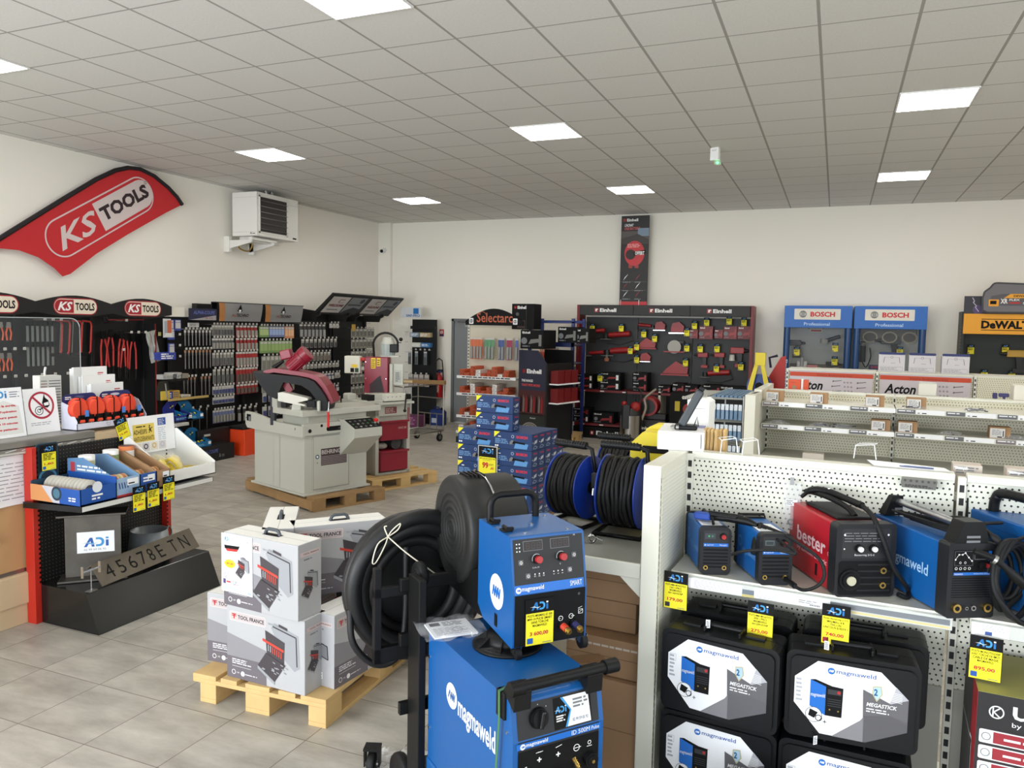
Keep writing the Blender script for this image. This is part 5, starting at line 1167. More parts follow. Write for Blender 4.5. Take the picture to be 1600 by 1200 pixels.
# white angled tray with printed back card
t = thing('anti_slip_tape_tray', 'large white sloping tray with yellow printed back card, right of the black shelf', 'display tray', D(.66,-.42,.825),90)
w = .46; mb = MB(); wc = mat('white_acrylic',(238,238,234),.25)
sd = [(0,0),(.41,0),(.41,.31),(.38,.315),(0,.09)]
mb.prism(sd,0,.006, wc, 'x'); mb.prism(sd, w-.006, w, wc, 'x'); mb.box(0,0,0, w,.006,.085, wc); mb.box(0,0,0, w,.41,.006, wc); mb.box(0,.404,0, w,.41,.32, wc)
part(mb, 'tray', t)
mb = MB(); mb.M = Matrix.Translation((0,.385,.16)) @ Matrix.Rotation(R(-4),4, 'X'); mb.box(.04,0,0,.45,.004,.27, PAPER); f = front(mb,.04,0,0)
f.rect(.03,.085,.22,.215, K(226,200,96),1); f.text('ADHÉSIFS',.035,.142,.155,.184, INK,2,.01); f.text('ANTI-DÉRAPANTS',.035,.092,.215,.134, INK,2); f.greek(.06,.19,.17,.205,1, INK,2)
f.line((.175,.19),(.195,.15),.008, INK,2); f.line((.17,.165),(.205,.185),.006, INK,2); f.line((.185,.17),(.172,.145),.006, INK,2); f.disc(.18,.197,.006, INK,2,8)
f.rect(.255,.19,.33,.245, K(40,80,160),1); f.greek(.262,.195,.322,.24,4, WHITE,2,3,.3); f.greek(.255,.08,.33,.18,7, K(190,200,214),1,6,.5)
for k, c in enumerate((K(180,160,130), K(50,52,70), K(210,180,110), K(190,190,205))): f.rect(.03+.075*k,.015,.095+.075*k,.075, K(216,212,214) if k % 2 else K(232,226,214),1); f.ring(.062+.075*k,.048,.020,.008, c,2,16)
part(mb, 'back_card', t, 'yellow and white printed back card')
for k,(x, y, z, rx, lab) in enumerate(((.09,.12,.085,60, 'yellow tape roll standing in the left of the white tray'),(.19,.13,.085,70, 'yellow tape roll leaning in the middle of the white tray'),(.33,.13,.035,0, 'yellow tape roll lying flat in the white tray'),(.17,.27,.09,65, 'cream tape roll in clear film at the back of the white tray'),(.30,.28,.08,50, 'pale tape roll in clear film beside the back card of the white tray'))):
    a = R(90); q = D(.66,-.42,.825)+Vector((x*math.cos(a)-y*math.sin(a), x*math.sin(a)+y*math.cos(a), z))
    t2 = thing('tape_roll', lab, 'tape roll', q,92+20*k-30); mb = MB(); mb.M = Matrix.Rotation(R(rx),4, 'Y')
    cc = K(232,206,70) if k < 3 else K(226,216,178); mb.lathe([(.046,-.022),(.070,-.022),(.070,.022),(.046,.022),(.046,-.022)], cc,26); mb.lathe([(.042,-.023),(.0465,-.023),(.0465,.023),(.042,.023)], PAPER,26); part(mb, 'roll', t2)
    mb = MB(); mb.M = Matrix.Rotation(R(rx),4, 'Y'); rn = random.Random(k); n = 12; vs = []
    for j in range(5):
        for i in range(n): aa = 6.283*i/n; r_ = (.076+rn.uniform(0,.012))*(1 if 0 < j < 4 else .5); vs.append((r_*math.cos(aa), r_*math.sin(aa),-.026+.013*j))
    mb.add(vs, [(j*n+i, j*n+(i+1) % n,(j+1)*n+(i+1) % n,(j+1)*n+i) for j in range(4) for i in range(n)], CLEARP); part(mb, 'clear_film', t2, 'clear film wrapper')
# price tags of the display
tg = None
for k,(x, y, z, rz, lab) in enumerate(((.30,-.505,.71,90, 'below the pale blue tray'),(.415,-.505,.715,90, 'below the blue-fronted brown tray'),(.545,-.505,.735,90, 'below the plain brown tray'),(.025,-.035,.985,90, 'on the dark teal backing card'))):
    m = ['1,80', '1,80', '1,80', '5,90'][k]; mb = price_tag_mesh(.10,.165, '1,80',5); single(mb, 'price_tag', 'small yellow and black price tag '+lab, 'price tag', D(x, y, z), rz, 'price tags on the black display')
mb = price_tag_mesh(.10,.155, '15,90',5); o = mb.build('price_tag'); tag(o, 'yellow and black price tag tilted between the strap tray and the white tray', 'price tag', 'price tags on the black display'); o.location = D(.52,-.14,1.12); o.rotation_euler = Matrix.Rotation(R(90),3, 'Z').to_euler(); o.rotation_euler = (Matrix.Rotation(R(90),3, 'Z') @ Matrix.Rotation(R(-18),3, 'Y')).to_euler()
# steel pieces on the plinth
RAW = mat('raw_mill_steel',(92,88,82),.45,.7, noise=.35, nscale=9)
t = thing('steel_beam_section', 'cut piece of raw steel I-beam with a white logo sticker, standing on the plinth', 'steel beam',(-4.52,3.40,.252),44)
mb = MB(); mb.box(.0,.085,.014,.33,.10,.43, RAW); part(mb, 'web', t, bevel=.002)
for z in (0,.43):
    mb = MB(); mb.rbox(-.035,.0, z,.37,.185, z+.014,.003, RAW); part(mb, 'flange', t)
mb = MB(); mb.box(.07,.083,.17,.29,.0845,.31, PAPER); f = front(mb,0,.083,0); swoosh_logo(f,.11,.21,.15,.06, l=1, blue=K(26,90,170)); f.text('02 99 59 05 92',.11,.185,.24,.197, GREYINK,1); part(mb, 'sticker', t, 'white sticker with blue letters')
t = thing('stencil_plate', 'rusty steel angle cut with the characters 45678ETN, leaning on the plinth front', 'stencil plate', D(.13,-.425,.262),94)
mb = MB(); mb.M = Matrix.Translation((0,0,.0)) @ Matrix.Rotation(R(-1.5),4, 'Y') @ Matrix.Rotation(R(-35),4, 'X'); RST = mat('rusty_plate',(108,100,88),.5,.5, noise=.3, nscale=12)
mb.box(0,0,0,.88,.008,.15, RST); mb.box(0,0,.15,.88,.05,.158, RST); f = front(mb,0,0,0)
for ch, x0, x1 in (('4',.07,.13),('5',.17,.225),('6',.26,.32),('7',.345,.40),('8',.43,.48),('E',.51,.57),('T',.63,.69),('N',.73,.81)): f.text(ch, x0,.03, x1,.125, INK,1,.0,-.1)
part(mb, 'plate', t)
t = thing('pipe_offcut', 'short galvanised pipe piece with a hook handle, standing behind the stencil plate', 'pipe', D(.74,-.155,.252),90)
GALV = mat('galvanised_steel',(150,156,160),.4,.6, noise=.15, nscale=14)
mb = MB(); mb.lathe([(.145,0),(.125,.20),(.120,.20),(.138,.0)], GALV,36); part(mb, 'tube_wall', t)
mb = MB(); mb.tube(spline([(.13,-.02,.10),(.17,-.02,.10),(.185,-.02,.15),(.16,-.02,.19),(.145,-.02,.17)],5),.006, STEEL,8); part(mb, 'hook_handle', t)
t = thing('small_metal_stand', 'tiny T-shaped steel stand at the near corner of the plinth', 'metal stand', D(.06,-.41,.252),96)
mb = MB(); mb.box(-.03,-.02,0,.03,.02,.004, STEEL); mb.cyl((0,0,0),(0,0,.13),.003, CHROME,8); mb.box(-.065,-.004,.13,.065,.004,.137, CHROME); mb.box(-.07,-.008,.10,-.064,.008,.17, CHROME); mb.box(.064,-.008,.10,.070,.008,.17, CHROME); part(mb, 'upright', t)

# ================================================================== pallet of tool case cartons
def pallet(name, label, loc, rz, w=1.2, d=.8, col=None, dark=False, group=None):
    """w along x, d along y; blocks under three boards running along x"""
    wd = col or WOOD; t = thing(name, label, 'pallet', loc, rz, group)
    for y in (.0, d/2-.0725, d-.145 if d > .5 else d-.1):
        yw = .1 if y != d/2-.0725 else .145
        mb = MB(); mb.rbox(0, y,0, w, y+yw,.022,.002, wd); part(mb, 'bottom_board', t)
        for x in (0, w/2-.0725, w-.145):
            mb = MB(); mb.rbox(x, y,.022, x+.145, y+yw,.100,.003, wd); part(mb, 'block', t)
    for x in (0, w/2-.0725, w-.145):
        mb = MB(); mb.rbox(x,0,.100, x+.145, d,.122,.002, wd); part(mb, 'stringer', t)
    for i in range(5):
        bw = .145 if i % 2 == 0 else .10; y = (d-bw)*i/4
        mb = MB(); mb.rbox(0, y,.122, w, y+bw,.144,.002, wd); part(mb, 'top_board', t)
    return t
PO, PR = (-2.995,2.965),3
def P(x, y, z=0): return L2W(PO, PR, x, y, z)
# stringers run across the short side here: boards along the depth
a = R(90+PR)
t = pallet('wooden_pallet', 'pale wooden pallet under the grey tool case cartons', P(.80,0),90+PR,1.2,.8)
GC = mat('grey_printed_carton',(176,176,178),.36); GCL = mat('light_carton_top',(232,231,226),.5); GD = K(104,98,104)
def case_art(f, x, y, s):
    """picture of an open aluminium tool case"""
    al = K(150,152,156); dk = K(62,56,60); rd = K(196,62,46)
    f.poly([(x+.32*s, y+.95*s),(x+.40*s, y+1.05*s),(x+.95*s, y+.90*s),(x+.98*s, y+.30*s),(x+.86*s, y+.22*s),(x+.60*s, y+.42*s)], al,2); f.outline([(x+.36*s, y+.98*s),(x+.90*s, y+.86*s),(x+.92*s, y+.32*s)],.025*s, dk,3, False)
    f.poly([(x+.50*s, y+1.05*s),(x+.70*s, y+1.0*s),(x+.70*s, y+.95*s),(x+.50*s, y+1.0*s)], dk,3)
    f.poly([(x+.18*s, y+.88*s),(x+.64*s, y+.72*s),(x+.62*s, y+.30*s),(x+.22*s, y+.44*s)], dk,4); f.poly([(x+.12*s, y+.72*s),(x+.62*s, y+.58*s),(x+.62*s, y+.53*s),(x+.12*s, y+.67*s)], rd,5)
    for k in range(7): f.line((x+(.26+.05*k)*s, y+(.62-.015*k)*s),(x+(.26+.05*k)*s, y+(.50-.015*k)*s),.022*s, rd if k > 1 else al,6)
    f.poly([(x+.0*s, y+.18*s),(x+.20*s, y+.46*s),(x+.66*s, y+.30*s),(x+.40*s, y-.06*s)], dk,4); 
    rn = random.Random(2)
    for k in range(14): u = rn.random(); v = rn.random(); px = x+(.08+.5*u+.1*v-.0)*s; py = y+(.14+.24*v-.12*u)*s; f.line((px, py),(px+.06*s, py-.02*s),.018*s, al,5)
    f.poly([(x+.0*s, y+.18*s),(x+.40*s, y-.06*s),(x+.40*s, y-.12*s),(x+.0*s, y+.12*s)], al,5)
def tool_carton(label, loc, rz, w=.50, h=.375, d=.165, flip=False, art_side=True, tilt=0):
    t = thing('tool_case_carton', label, 'carton', loc, rz, 'grey tool case cartons on the pallet')
    mb = MB(); mb.rbox(0,0,0, w, d, h,.003, GC)
    tp = topf(mb,0,0, h); tp.rect(.003,.003, w-.003, d-.003, GCL,.5); tp.line((.01, d*.5),(w-.01, d*.5),.002, GREYINK,1)
    for f, ww in ((front(mb,0,0,0), w), ):
        f.poly([(.0,.0),(w*.52,.0),(w*.52, h*.30),(.0, h*.30)], GD,.6); f.poly([(0, h*.30),(w*.52, h*.30),(w*.52, h*.48),(0, h*.62)], K(136,134,138),.6)
        f.rrect(.02, h*.80,.255, h*.93,.008, K(214,196,192),1); f.rrect(.024, h*.81,.251, h*.92,.006, K(188,176,176),1.5)
        f.text('TOOL FRANCE',.075, h*.835,.245, h*.89, INK,2,.02); f.rect(.035, h*.885,.065, h*.90, REDINK,2); f.rect(.035, h*.865,.065, h*.876, REDINK,2); f.rect(.046, h*.83,.054, h*.90, REDINK,2)
        f.text('TFCO-136P',.27, h*.85,.345, h*.875, GREYINK,2)
        case_art(f,.205,.05,.27)
        f.greek(.035, h*.20,.16, h*.28,3, K(226,224,228),2,3,.5); f.line((.035, h*.17),(.16, h*.17),.0015, WHITE,2)
        f.ring(.045, h*.085,.013,.003, WHITE,2,12); f.text('OIR',.066, h*.075,.082, h*.095, WHITE,2); f.disc(.105, h*.08,.013, WHITE,2,14); f.greek(.122, h*.07,.20, h*.10,1, K(210,208,212),2,2,.4)
    for s in (rightf(mb, w,0,0), leftf(mb,0, d,0)):
        s.rrect(.015, h*.83, d-.015, h*.89,.004, K(206,186,184),1); s.text('TOOL FRANCE',.035, h*.85, d-.02, h*.872, INK,2); s.greek(.04, h*.77, d-.05, h*.80,1, GREYINK,1)
        if art_side: case_art(s,.02, h*.28,.125)
        else: s.poly([(.03, h*.62),(.12, h*.56),(.125, h*.38),(.035, h*.44)], K(130,132,136),2); s.outline([(.03, h*.62),(.12, h*.56),(.125, h*.38),(.035, h*.44)],.004, INK,3); s.rect(.05, h*.10,.09, h*.19, PAPER,2); s.greek(.052, h*.11,.088, h*.18,5, INK,3,2)
    part(mb, 'printed_carton', t)
    mb = MB(); hd = mat('dark_grey_handle',(70,76,82),.4); zc = h
    mb.box(w*.40, d*.40, h, w*.62, d*.62, h+.001, INK); mb.tube([(w*.41, d*.5, zc),(w*.43, d*.5, zc+.022),(w*.46, d*.5, zc+.028),(w*.56, d*.5, zc+.028),(w*.59, d*.5, zc+.022),(w*.61, d*.5, zc)],.009, hd,8); part(mb, 'handle', t, 'dark carrying handle poking out of the top')
    return t
c = tool_carton('grey tool case carton lowest in the front stack, its whole front showing', P(.185,.04,.144),-2)
dup(c, P(.165,.045,.520),-5, 'grey tool case carton topmost in front, with the white offer sheet')
dup(c, P(-.035,.15,.144),3, 'grey tool case carton at the left corner of the pallet, mostly hidden')
c3 = tool_carton('grey tool case carton at the right of the pallet, narrow side to the front',(-2.225,3.115,.144),84, w=.50, art_side=False)
dup(c3,(-2.10,3.64,.144),82, 'grey tool case carton on the far right of the pallet, behind the turned one')
dup(c,(-2.56,3.235,.520),49, 'grey tool case carton on the upper level at the right, set diagonally')
dup(c, P(.02,.36,.144),2, 'grey tool case carton low at the back left, hidden inside the stack')
dup(c, P(.20,.56,.144),30, 'grey tool case carton lowest at the rear, hidden inside the stack')
dup(c,(-2.555,3.225,.520),125, 'grey tool case carton seen end on at the back, its pale top showing')
# offer sheet on the top carton
a = R(-5); base = P(.165,.045,.520)
def off(x, y, z): return base+Vector((x*math.cos(a)-y*math.sin(a), x*math.sin(a)+y*math.cos(a), z))
t = thing('offer_sheet', 'white A4 offer sheet with a yellow price burst taped on the top front carton', 'sheet', off(-.012,-.004,.07),-5)
mb = MB(); mb.box(0,0,0,.215,.0015,.30, PAPER); f = front(mb,0,0,0); swoosh_logo(f,.02,.262,.035,.022, l=1); f.greek(.065,.262,.10,.285,3, GREYINK,1,2,.3)
f.outline([(.13,.262),(.205,.262),(.205,.278),(.13,.278)],.001, REDINK,1); f.text('STOCK LIMITE',.135,.266,.20,.274, REDINK,1)
f.poly([(.02,.24),(.13,.245),(.12,.228),(.025,.222)], INK,1); f.poly([(.03,.222),(.12,.228),(.11,.215),(.04,.21)], REDINK,1.2); f.greek(.02,.17,.11,.20,4, K(190,190,195),1,2,.3)
case_art(f,.10,.09,.10)
pts = []
for k in range(28): q = 6.283*k/28; r_ = 1 if k % 2 else .78; pts.append((.062+.042*r_*math.cos(q),.148+.024*r_*math.sin(q)))
f.poly(pts, YELLOW,8); f.text('189,00',.036,.141,.088,.155, REDINK,9,.02)
f.greek(.015,.07,.06,.10,4, GREYINK,1,3,.4); f.rrect(.075,.07,.12,.085,.003, K(220,190,195),1); f.rect(.012,.04,.03,.065, K(80,60,110),1); f.greek(.035,.045,.075,.06,1, REDINK,1); f.greek(.08,.04,.12,.062,3, GREYINK,1,4); f.outline([(.13,.04),(.208,.048),(.208,.062),(.13,.056)],.0012, REDINK,1); f.greek(.02,.015,.11,.03,2, K(120,170,200),1,5,.4); swoosh_logo(f,.185,.008,.02,.012, l=1)
part(mb, 'sheet', t)
# ================================================================== bandsaws on their pallets
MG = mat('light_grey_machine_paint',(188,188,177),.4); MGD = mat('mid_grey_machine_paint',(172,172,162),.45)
CRIM = mat('crimson_machine_paint',(136,22,44),.35); OLDW = mat('weathered_pine',(150,118,78),.75, noise=.25, nscale=7)
t = pallet('wooden_pallet', 'weathered wooden pallet carrying the grey horizontal bandsaw',(-4.90,6.50,0),68,.90,1.46, OLDW)
mb = MB(); mb.rbox(-.022,0,.02,-.001,1.46,.12,.003, OLDW); part(mb, 'side_board', t)
pallet('wooden_pallet', 'paler wooden pallet under the vertical bandsaw with red drawers',(-4.88,7.56,0),68,.98,.9, WOOD)
BM = (-5.06,6.55); BRZ = 71
t = thing('horizontal_bandsaw', 'light grey horizontal bandsaw with crimson bow and motor, standing on a pallet', 'bandsaw',(BM[0], BM[1],.144), BRZ)
mb = MB(); mb.rbox(-.02,-.03,0,.84,1.03,.022,.004, MG); mb.rbox(0,0,.02,.81,.98,.66,.006, MG)
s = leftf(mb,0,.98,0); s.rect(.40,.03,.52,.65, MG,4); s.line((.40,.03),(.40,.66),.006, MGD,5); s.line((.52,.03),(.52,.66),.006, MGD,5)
part(mb, 'cabinet', t, 'light grey sheet steel cabinet')
mb = MB(); mb.rbox(.10,-.012,.05,.56,.0,.62,.004, MG); f = front(mb,.10,-.012,0); f.outline([(.004,.055),(.456,.055),(.456,.615),(.004,.615)],.004, GREYINK,1)
f.rect(.10,.30,.43,.48, K(62,48,50),1); f.text('BEHRINGER',.11,.42,.42,.465, K(206,196,196),2,.01)
for k in range(6): f.rect(.105,.312+.016*k,.425,.317+.016*k, K(170,160,160),2)
f.disc(.055,.40,.024, K(60,84,110),1,18); f.disc(.055,.40,.012, WHITE,2,12); f.disc(.055,.335,.008, GREYINK,1,10)
part(mb, 'cabinet_door', t, 'cabinet door with maker plate')
mb = MB(); mb.prism([(-.03,.62),(1.07,.62),(1.11,.66),(1.11,.80),(.96,.80),(.45,.74),(-.03,.74)],-.035,.0, MG, 'x')
mb.prism([(-.03,.64),(1.11,.64),(1.11,.68),(-.03,.66)],0,.50, MG, 'x'); mb.prism([(.50,.64),(1.11,.66),(1.11,.80),(.85,.78),(.50,.86)],.46,.50, MG, 'x')
s = leftf(mb,-.035,1.11,0); s.rect(.03,.70,.12,.775, INK,1); s.rect(.07,.695,.11,.75, GREYINK,2); s.disc(.02,.73,.008, INK,1,8); s.disc(1.0,.70,.012, STEEL,1,10); s.disc(.5,.72,.006, STEEL,1,8)
part(mb, 'coolant_tray', t)
mb = MB(); mb.rbox(-.02,-.025,.64,.83,.02,.76,.003, MG); f = front(mb,0,-.025,0); f.disc(.055,.68,.032, K(170,168,160),1,4); f.disc(.055,.685,.020, INK,2,18); f.disc(.20,.73,.016, INK,1,14); f.rrect(.26,.665,.64,.715,.024, INK,1); f.poly([(.40,.68),(.62,.672),(.62,.70),(.42,.70)], K(60,58,54),2); part(mb, 'front_fascia', t)
mb = MB(); mb.rbox(.06,.02,.66,.82,.50,.84,.006, MG); mb.rbox(-.06,-.06,.84,.60,.50,.905,.006, MG); mb.rbox(.55,-.04,.84,.98,.45,.90,.006, MG); mb.rbox(-.06,.42,.90,.0,.52,1.02,.01, MG); part(mb, 'turntable_base', t)
mb = MB(); mb.M = Matrix.Identity(4); mb.prism([(.0,.78),(-.06,.78),(-.27,.69),(-.27,.60),(0,.38)],.44,.81, MG, 'x')
part(mb, 'control_console', t, 'sloping grey console')
mb = MB(); C0 = Face(mb,(.455,-.27,.69),(1,0,0),(0,.21,.09)); C0.step = .002; C0.rect(0,.01,.36,.215, INK,1)
rn = random.Random(4)
for i in range(5):
    for j in range(3): C0.disc(.04+.065*i,.045+.06*j,.014, [K(120,122,118), K(90,92,92), K(60,110,70), K(180,180,176)][rn.randrange(4)],2,10)
part(mb, 'control_panel', t, 'black panel with buttons')
mb = MB(); c = Vector((.77,-.20,.73)); mb.cyl(c, c+Vector((0,-.01,.025)),.014, K(150,150,146),10); mb.cyl(c+Vector((0,-.01,.025)), c+Vector((0,-.018,.045)),.026, mat('emergency_red',(206,34,28),.4),16); part(mb, 'emergency_button', t, 'red emergency stop button')
# saw head (bow) swung across the table
HM = Matrix.Rotation(R(20-BRZ),4, 'Z')
def hd(mb): mb.M = Matrix.Translation((.07,.24,.0)) @ HM
S_ = 1/142.0
def hp(px, py): return ((px-470)*S_,.856+(640-py)*S_)
mb = MB(); hd(mb)
top = [hp(*q) for q in ((424,577),(440,573),(478,577),(500,581),(508,585),(518,597),(525,610),(530,621))]
bot = [hp(*q) for q in ((526,625),(520,612),(512,600),(503,590),(494,586),(478,583),(440,579),(424,582))]
mb.prism(top+bot,-.10,.18, CRIM, 'y', smooth=False); part(mb, 'bow_cover', t, 'crimson blade guard over the bow', bevel=.01)
mb = MB(); hd(mb); mb.prism([hp(*q) for q in ((410,578),(424,580),(478,584),(494,587),(503,591),(512,601),(520,613),(524,622),(521,634),(513,634),(507,618),(497,605),(484,597),(457,593),(453,602),(446,618),(434,613),(422,597))],-.16,.16, BLACKM, 'y')
mb.prism([hp(*q) for q in ((446,598),(453,598),(453,636),(446,636))],.0,.12, BLACKM, 'y'); part(mb, 'bow_frame', t, 'black saw bow underside')
mb = MB(); hd(mb); mb.prism([hp(*q) for q in ((448,588),(458,586),(468,604),(462,612),(456,604))],-.10,-.06, CRIM, 'y'); part(mb, 'guide_arm', t, 'crimson guide arm')
mb = MB(); hd(mb); a_, b_ = hp(462,571), hp(486,549); A3, B3 = Vector((a_[0],0, a_[1])), Vector((b_[0],0, b_[1])); dd = (B3-A3).normalized()
mb.cyl(A3-dd*.02, A3+dd*.13,.075, CRIM,20); mb.cyl(A3+dd*.13, A3+dd*.16,.085, CRIM,24); mb.cyl(A3+dd*.165, A3+dd*.235,.088, CRIM,24)
for k in range(12):
    q = 2*math.pi*k/12; o_ = dd.orthogonal().normalized(); o2 = dd.cross(o_); v_ = o_*math.cos(q)+o2*math.sin(q); mb.cyl(A3+dd*.0+v_*.078, A3+dd*.13+v_*.078,.006, CRIM,4)
part(mb, 'motor', t, 'crimson finned motor')
mb = MB(); hd(mb); q0 = hp(456,552); mb.M = mb.M @ Matrix.Translation((q0[0],0, q0[1])) @ Matrix.Rotation(R(-15),4, 'Y'); mb.rbox(-.07,-.05,-.05,.05,.05,.05,.012, CRIM); part(mb, 'gearbox', t, 'crimson gear housing')
mb = MB(); hd(mb); q0, q1 = hp(437,573), hp(452,562); mb.cyl((q0[0],-.05, q0[1]),(q1[0],-.05, q1[1]),.028, BLACK,12,.016); part(mb, 'grip_lever', t)
mb = MB(); hd(mb); mb.prism([hp(*q) for q in ((451,608),(458,607),(495,615),(496,618),(480,622),(492,625),(490,627),(451,620))],-.20,-.06, mat('pale_vice_casting',(214,212,200),.4), 'y'); mb.prism([hp(*q) for q in ((472,624),(484,626),(484,636),(470,634))],-.18,-.08, MG, 'y'); part(mb, 'vice_jaw', t, 'pale vice casting', bevel=.004)
mb = MB(); hd(mb); q = hp(505,625); mb.cyl((q[0],-.14, q[1]),(q[0],-.05, q[1]),.05, K(44,44,42),18); q = hp(492,622); mb.rbox(q[0],-.16, q[1]-.05, q[0]+.09,-.04, q[1]+.02,.005, BLACKM); q = hp(512,626); mb.rbox(q[0]-.02,-.2, q[1]-.06, q[0]+.01,-.15, q[1]+.05,.01, MG); part(mb, 'vice_screw', t)
mb = MB(); hd(mb); q = hp(527,620); mb.tube([(q[0],-.20, q[1]),(q[0]+.005,-.22, q[1]-.05),(q[0]+.0,-.22, q[1]-.10)],.006, CHROME,6); mb.cyl((q[0],-.22, q[1]-.10),(q[0],-.22, q[1]-.26),.013, mat('emergency_red',(206,34,28),.4),10); part(mb, 'pull_handle', t, 'red pull handle')
mb = MB(); hd(mb); q0, q1 = hp(428,600), hp(420,640); mb.rbox(q0[0]-.03,.10,.70, q0[0]+.02,.16, q0[1],.004, K(24,28,40)); part(mb, 'support_strut', t)

# vertical bandsaw
VM = (-4.99,7.80); VR = 66
t = thing('vertical_bandsaw', 'light grey vertical saw with crimson head and two crimson drawers, behind the horizontal bandsaw', 'bandsaw',(VM[0], VM[1],.144), VR)
w, d, h = .50,.62,.85
def vh(mb): mb.M = Matrix.Translation((.14,.22,0)) @ Matrix.Rotation(R(20-VR),4, 'Z')
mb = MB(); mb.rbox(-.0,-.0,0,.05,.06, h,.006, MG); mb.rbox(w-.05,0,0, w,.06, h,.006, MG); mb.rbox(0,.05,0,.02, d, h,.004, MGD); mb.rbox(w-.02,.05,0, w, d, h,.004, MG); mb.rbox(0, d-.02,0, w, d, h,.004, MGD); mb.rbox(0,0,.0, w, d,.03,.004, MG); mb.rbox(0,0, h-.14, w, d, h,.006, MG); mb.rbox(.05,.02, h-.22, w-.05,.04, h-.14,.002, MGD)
f = front(mb,0,0,0); f.rect(.13, h-.11,.30, h-.03, K(120,60,66),1); f.greek(.14, h-.10,.29, h-.04,3, K(190,160,150),2); f.rect(w-.045, h-.20, w-.008, h-.05, K(140,90,90),1)
part(mb, 'cabinet', t, 'light grey cabinet')
for z0, z1, n in ((.05,.29, 'lower'),(.42,.65, 'upper')):
    mb = MB(); mb.rbox(.055,-.035, z0, w-.055,.40, z1,.006, CRIM); mb.rbox(.045,-.055, z1-.018, w-.045,-.03, z1+.008,.004, CRIM)
    if n == 'upper': f = front(mb,0,-.035,0); f.text('VMHZ 300', w*.60, z1-.10, w*.84, z1-.075, K(210,190,190),1)
    part(mb, 'drawer', t, 'crimson drawer')
mb = MB(); mb.ball((.15,.10,.34),.06, K(180,176,166,.2),12,(1.3,1,.7)); part(mb, 'bagged_parts', t, 'clear-bagged parts between the drawers'); mb = MB(); mb.cyl((.33,.05,.36),(.33,.13,.36),.07, K(70,70,72),24); part(mb, 'stored_disc', t)
mb = MB(); mb.rbox(-.22,.02, h,.12,.40, h+.06,.006, MG); mb.rbox(.0,-.06, h+.0, w+.02, d, h+.03,.006, MG); mb.rbox(-.22,.25, h+.05,-.10,.38, h+.13,.02, MG); part(mb, 'table', t)
mb = MB(); mb.rbox(-.02,.05, h+.05,.34,.22, h+.13,.006, MG); mb.rbox(.12,-.02, h+.04,.42,.14, h+.125,.006, mat('pale_vice_casting',(214,212,200),.4)); f = front(mb,.12,-.02,0)
for k in range(4): f.disc(.04+.06*k, h+.09,.006, INK,1,8)
mb.rbox(.40,-.02, h+.05,.50,.14, h+.115,.004, BLACKM); mb.rbox(-.10,.02, h+.05,-.0,.16, h+.125,.004, BLACKM); part(mb, 'vice', t)
mb = MB(); mb.cyl((.40,-.05, h+.08),(.32,-.14, h-.06),.009, BLACK,8); mb.ball((.32,-.14, h-.07),.02, BLACK,10); part(mb, 'vice_lever', t)
mb = MB(); vh(mb)
mb.rbox(-.14,.0, h+.10,.15,.18, h+.56,.008, CRIM); f = Face(mb,(-.14,0, h+.10),(1,0,0),(0,0,1)); f.step = .002
f.poly([(.07,.13),(.20,.24),(.25,.03),(.07,.03)], K(52,30,36),1); f.poly([(.14,.19),(.20,.24),(.20,.05),(.14,.05)], K(40,38,38),2)
f.rect(.085,.32,.14,.45, K(232,196,50),1); f.rect(.155,.35,.20,.45, K(232,196,50),1); f.greek(.09,.33,.135,.44,5, INK,2,2,.3); f.greek(.16,.36,.195,.44,3, INK,2,2,.3)
for x, z in ((.02,.02),(.27,.02),(.02,.2),(.27,.2),(.02,.4)): f.disc(x, z,.007, CHROME,2,8)
part(mb, 'blade_head', t, 'crimson saw head with warning stickers')
mb = MB(); vh(mb); mb.rbox(.16,.04, h+.03,.20,.16, h+.48,.006, MG); mb.rbox(.20,.08, h+.22,.32,.12, h+.48,.004, MG); f = Face(mb,(.20,.08, h+.22),(1,0,0),(0,0,1)); f.step = .002; f.rect(.02,.03,.10,.18, K(178,178,168),1); f.greek(.03,.04,.09,.16,5, GREYINK,2); mb.rbox(.05,.05, h+.56,.27,.17, h+.58,.004, MG); part(mb, 'column', t)
mb = MB(); vh(mb); cx = .13; mb.cyl((cx,.11, h+.58),(cx,.11, h+.72),.082, K(168,176,172,.4),24); mb.cyl((cx,.11, h+.72),(cx,.11, h+.80),.088, MG,24,.06)
for k in range(16): q = 2*math.pi*k/16; mb.cyl((cx+.083*math.cos(q),.11+.083*math.sin(q), h+.59),(cx+.083*math.cos(q),.11+.083*math.sin(q), h+.71),.006, K(168,176,172,.4),4)
part(mb, 'motor', t, 'pale grey upright motor')
mb = MB(); vh(mb); mb.rbox(.17,.0, h+.62,.27,.08, h+.72,.010, BLACK); part(mb, 'terminal_box', t)
mb = MB(); vh(mb); mb.tube([(-.04,.10, h+.56),(-.045,.08, h+.68)]+[(.11+.155*math.cos(R(a)),.06, h+.70+.155*math.sin(R(a))) for a in range(170,5,-15)]+[(.26,.04, h+.70)],.014, RUBBER,8); part(mb, 'cable_arch', t, 'black arched cable conduit')
mb = MB(); vh(mb); mb.tube([(.27,.05, h+.74),(.31,.0, h+.74)],.005, INK,6); mb.ball((.31,-.02, h+.78),.024, BLACK,12); part(mb, 'feed_knob', t)
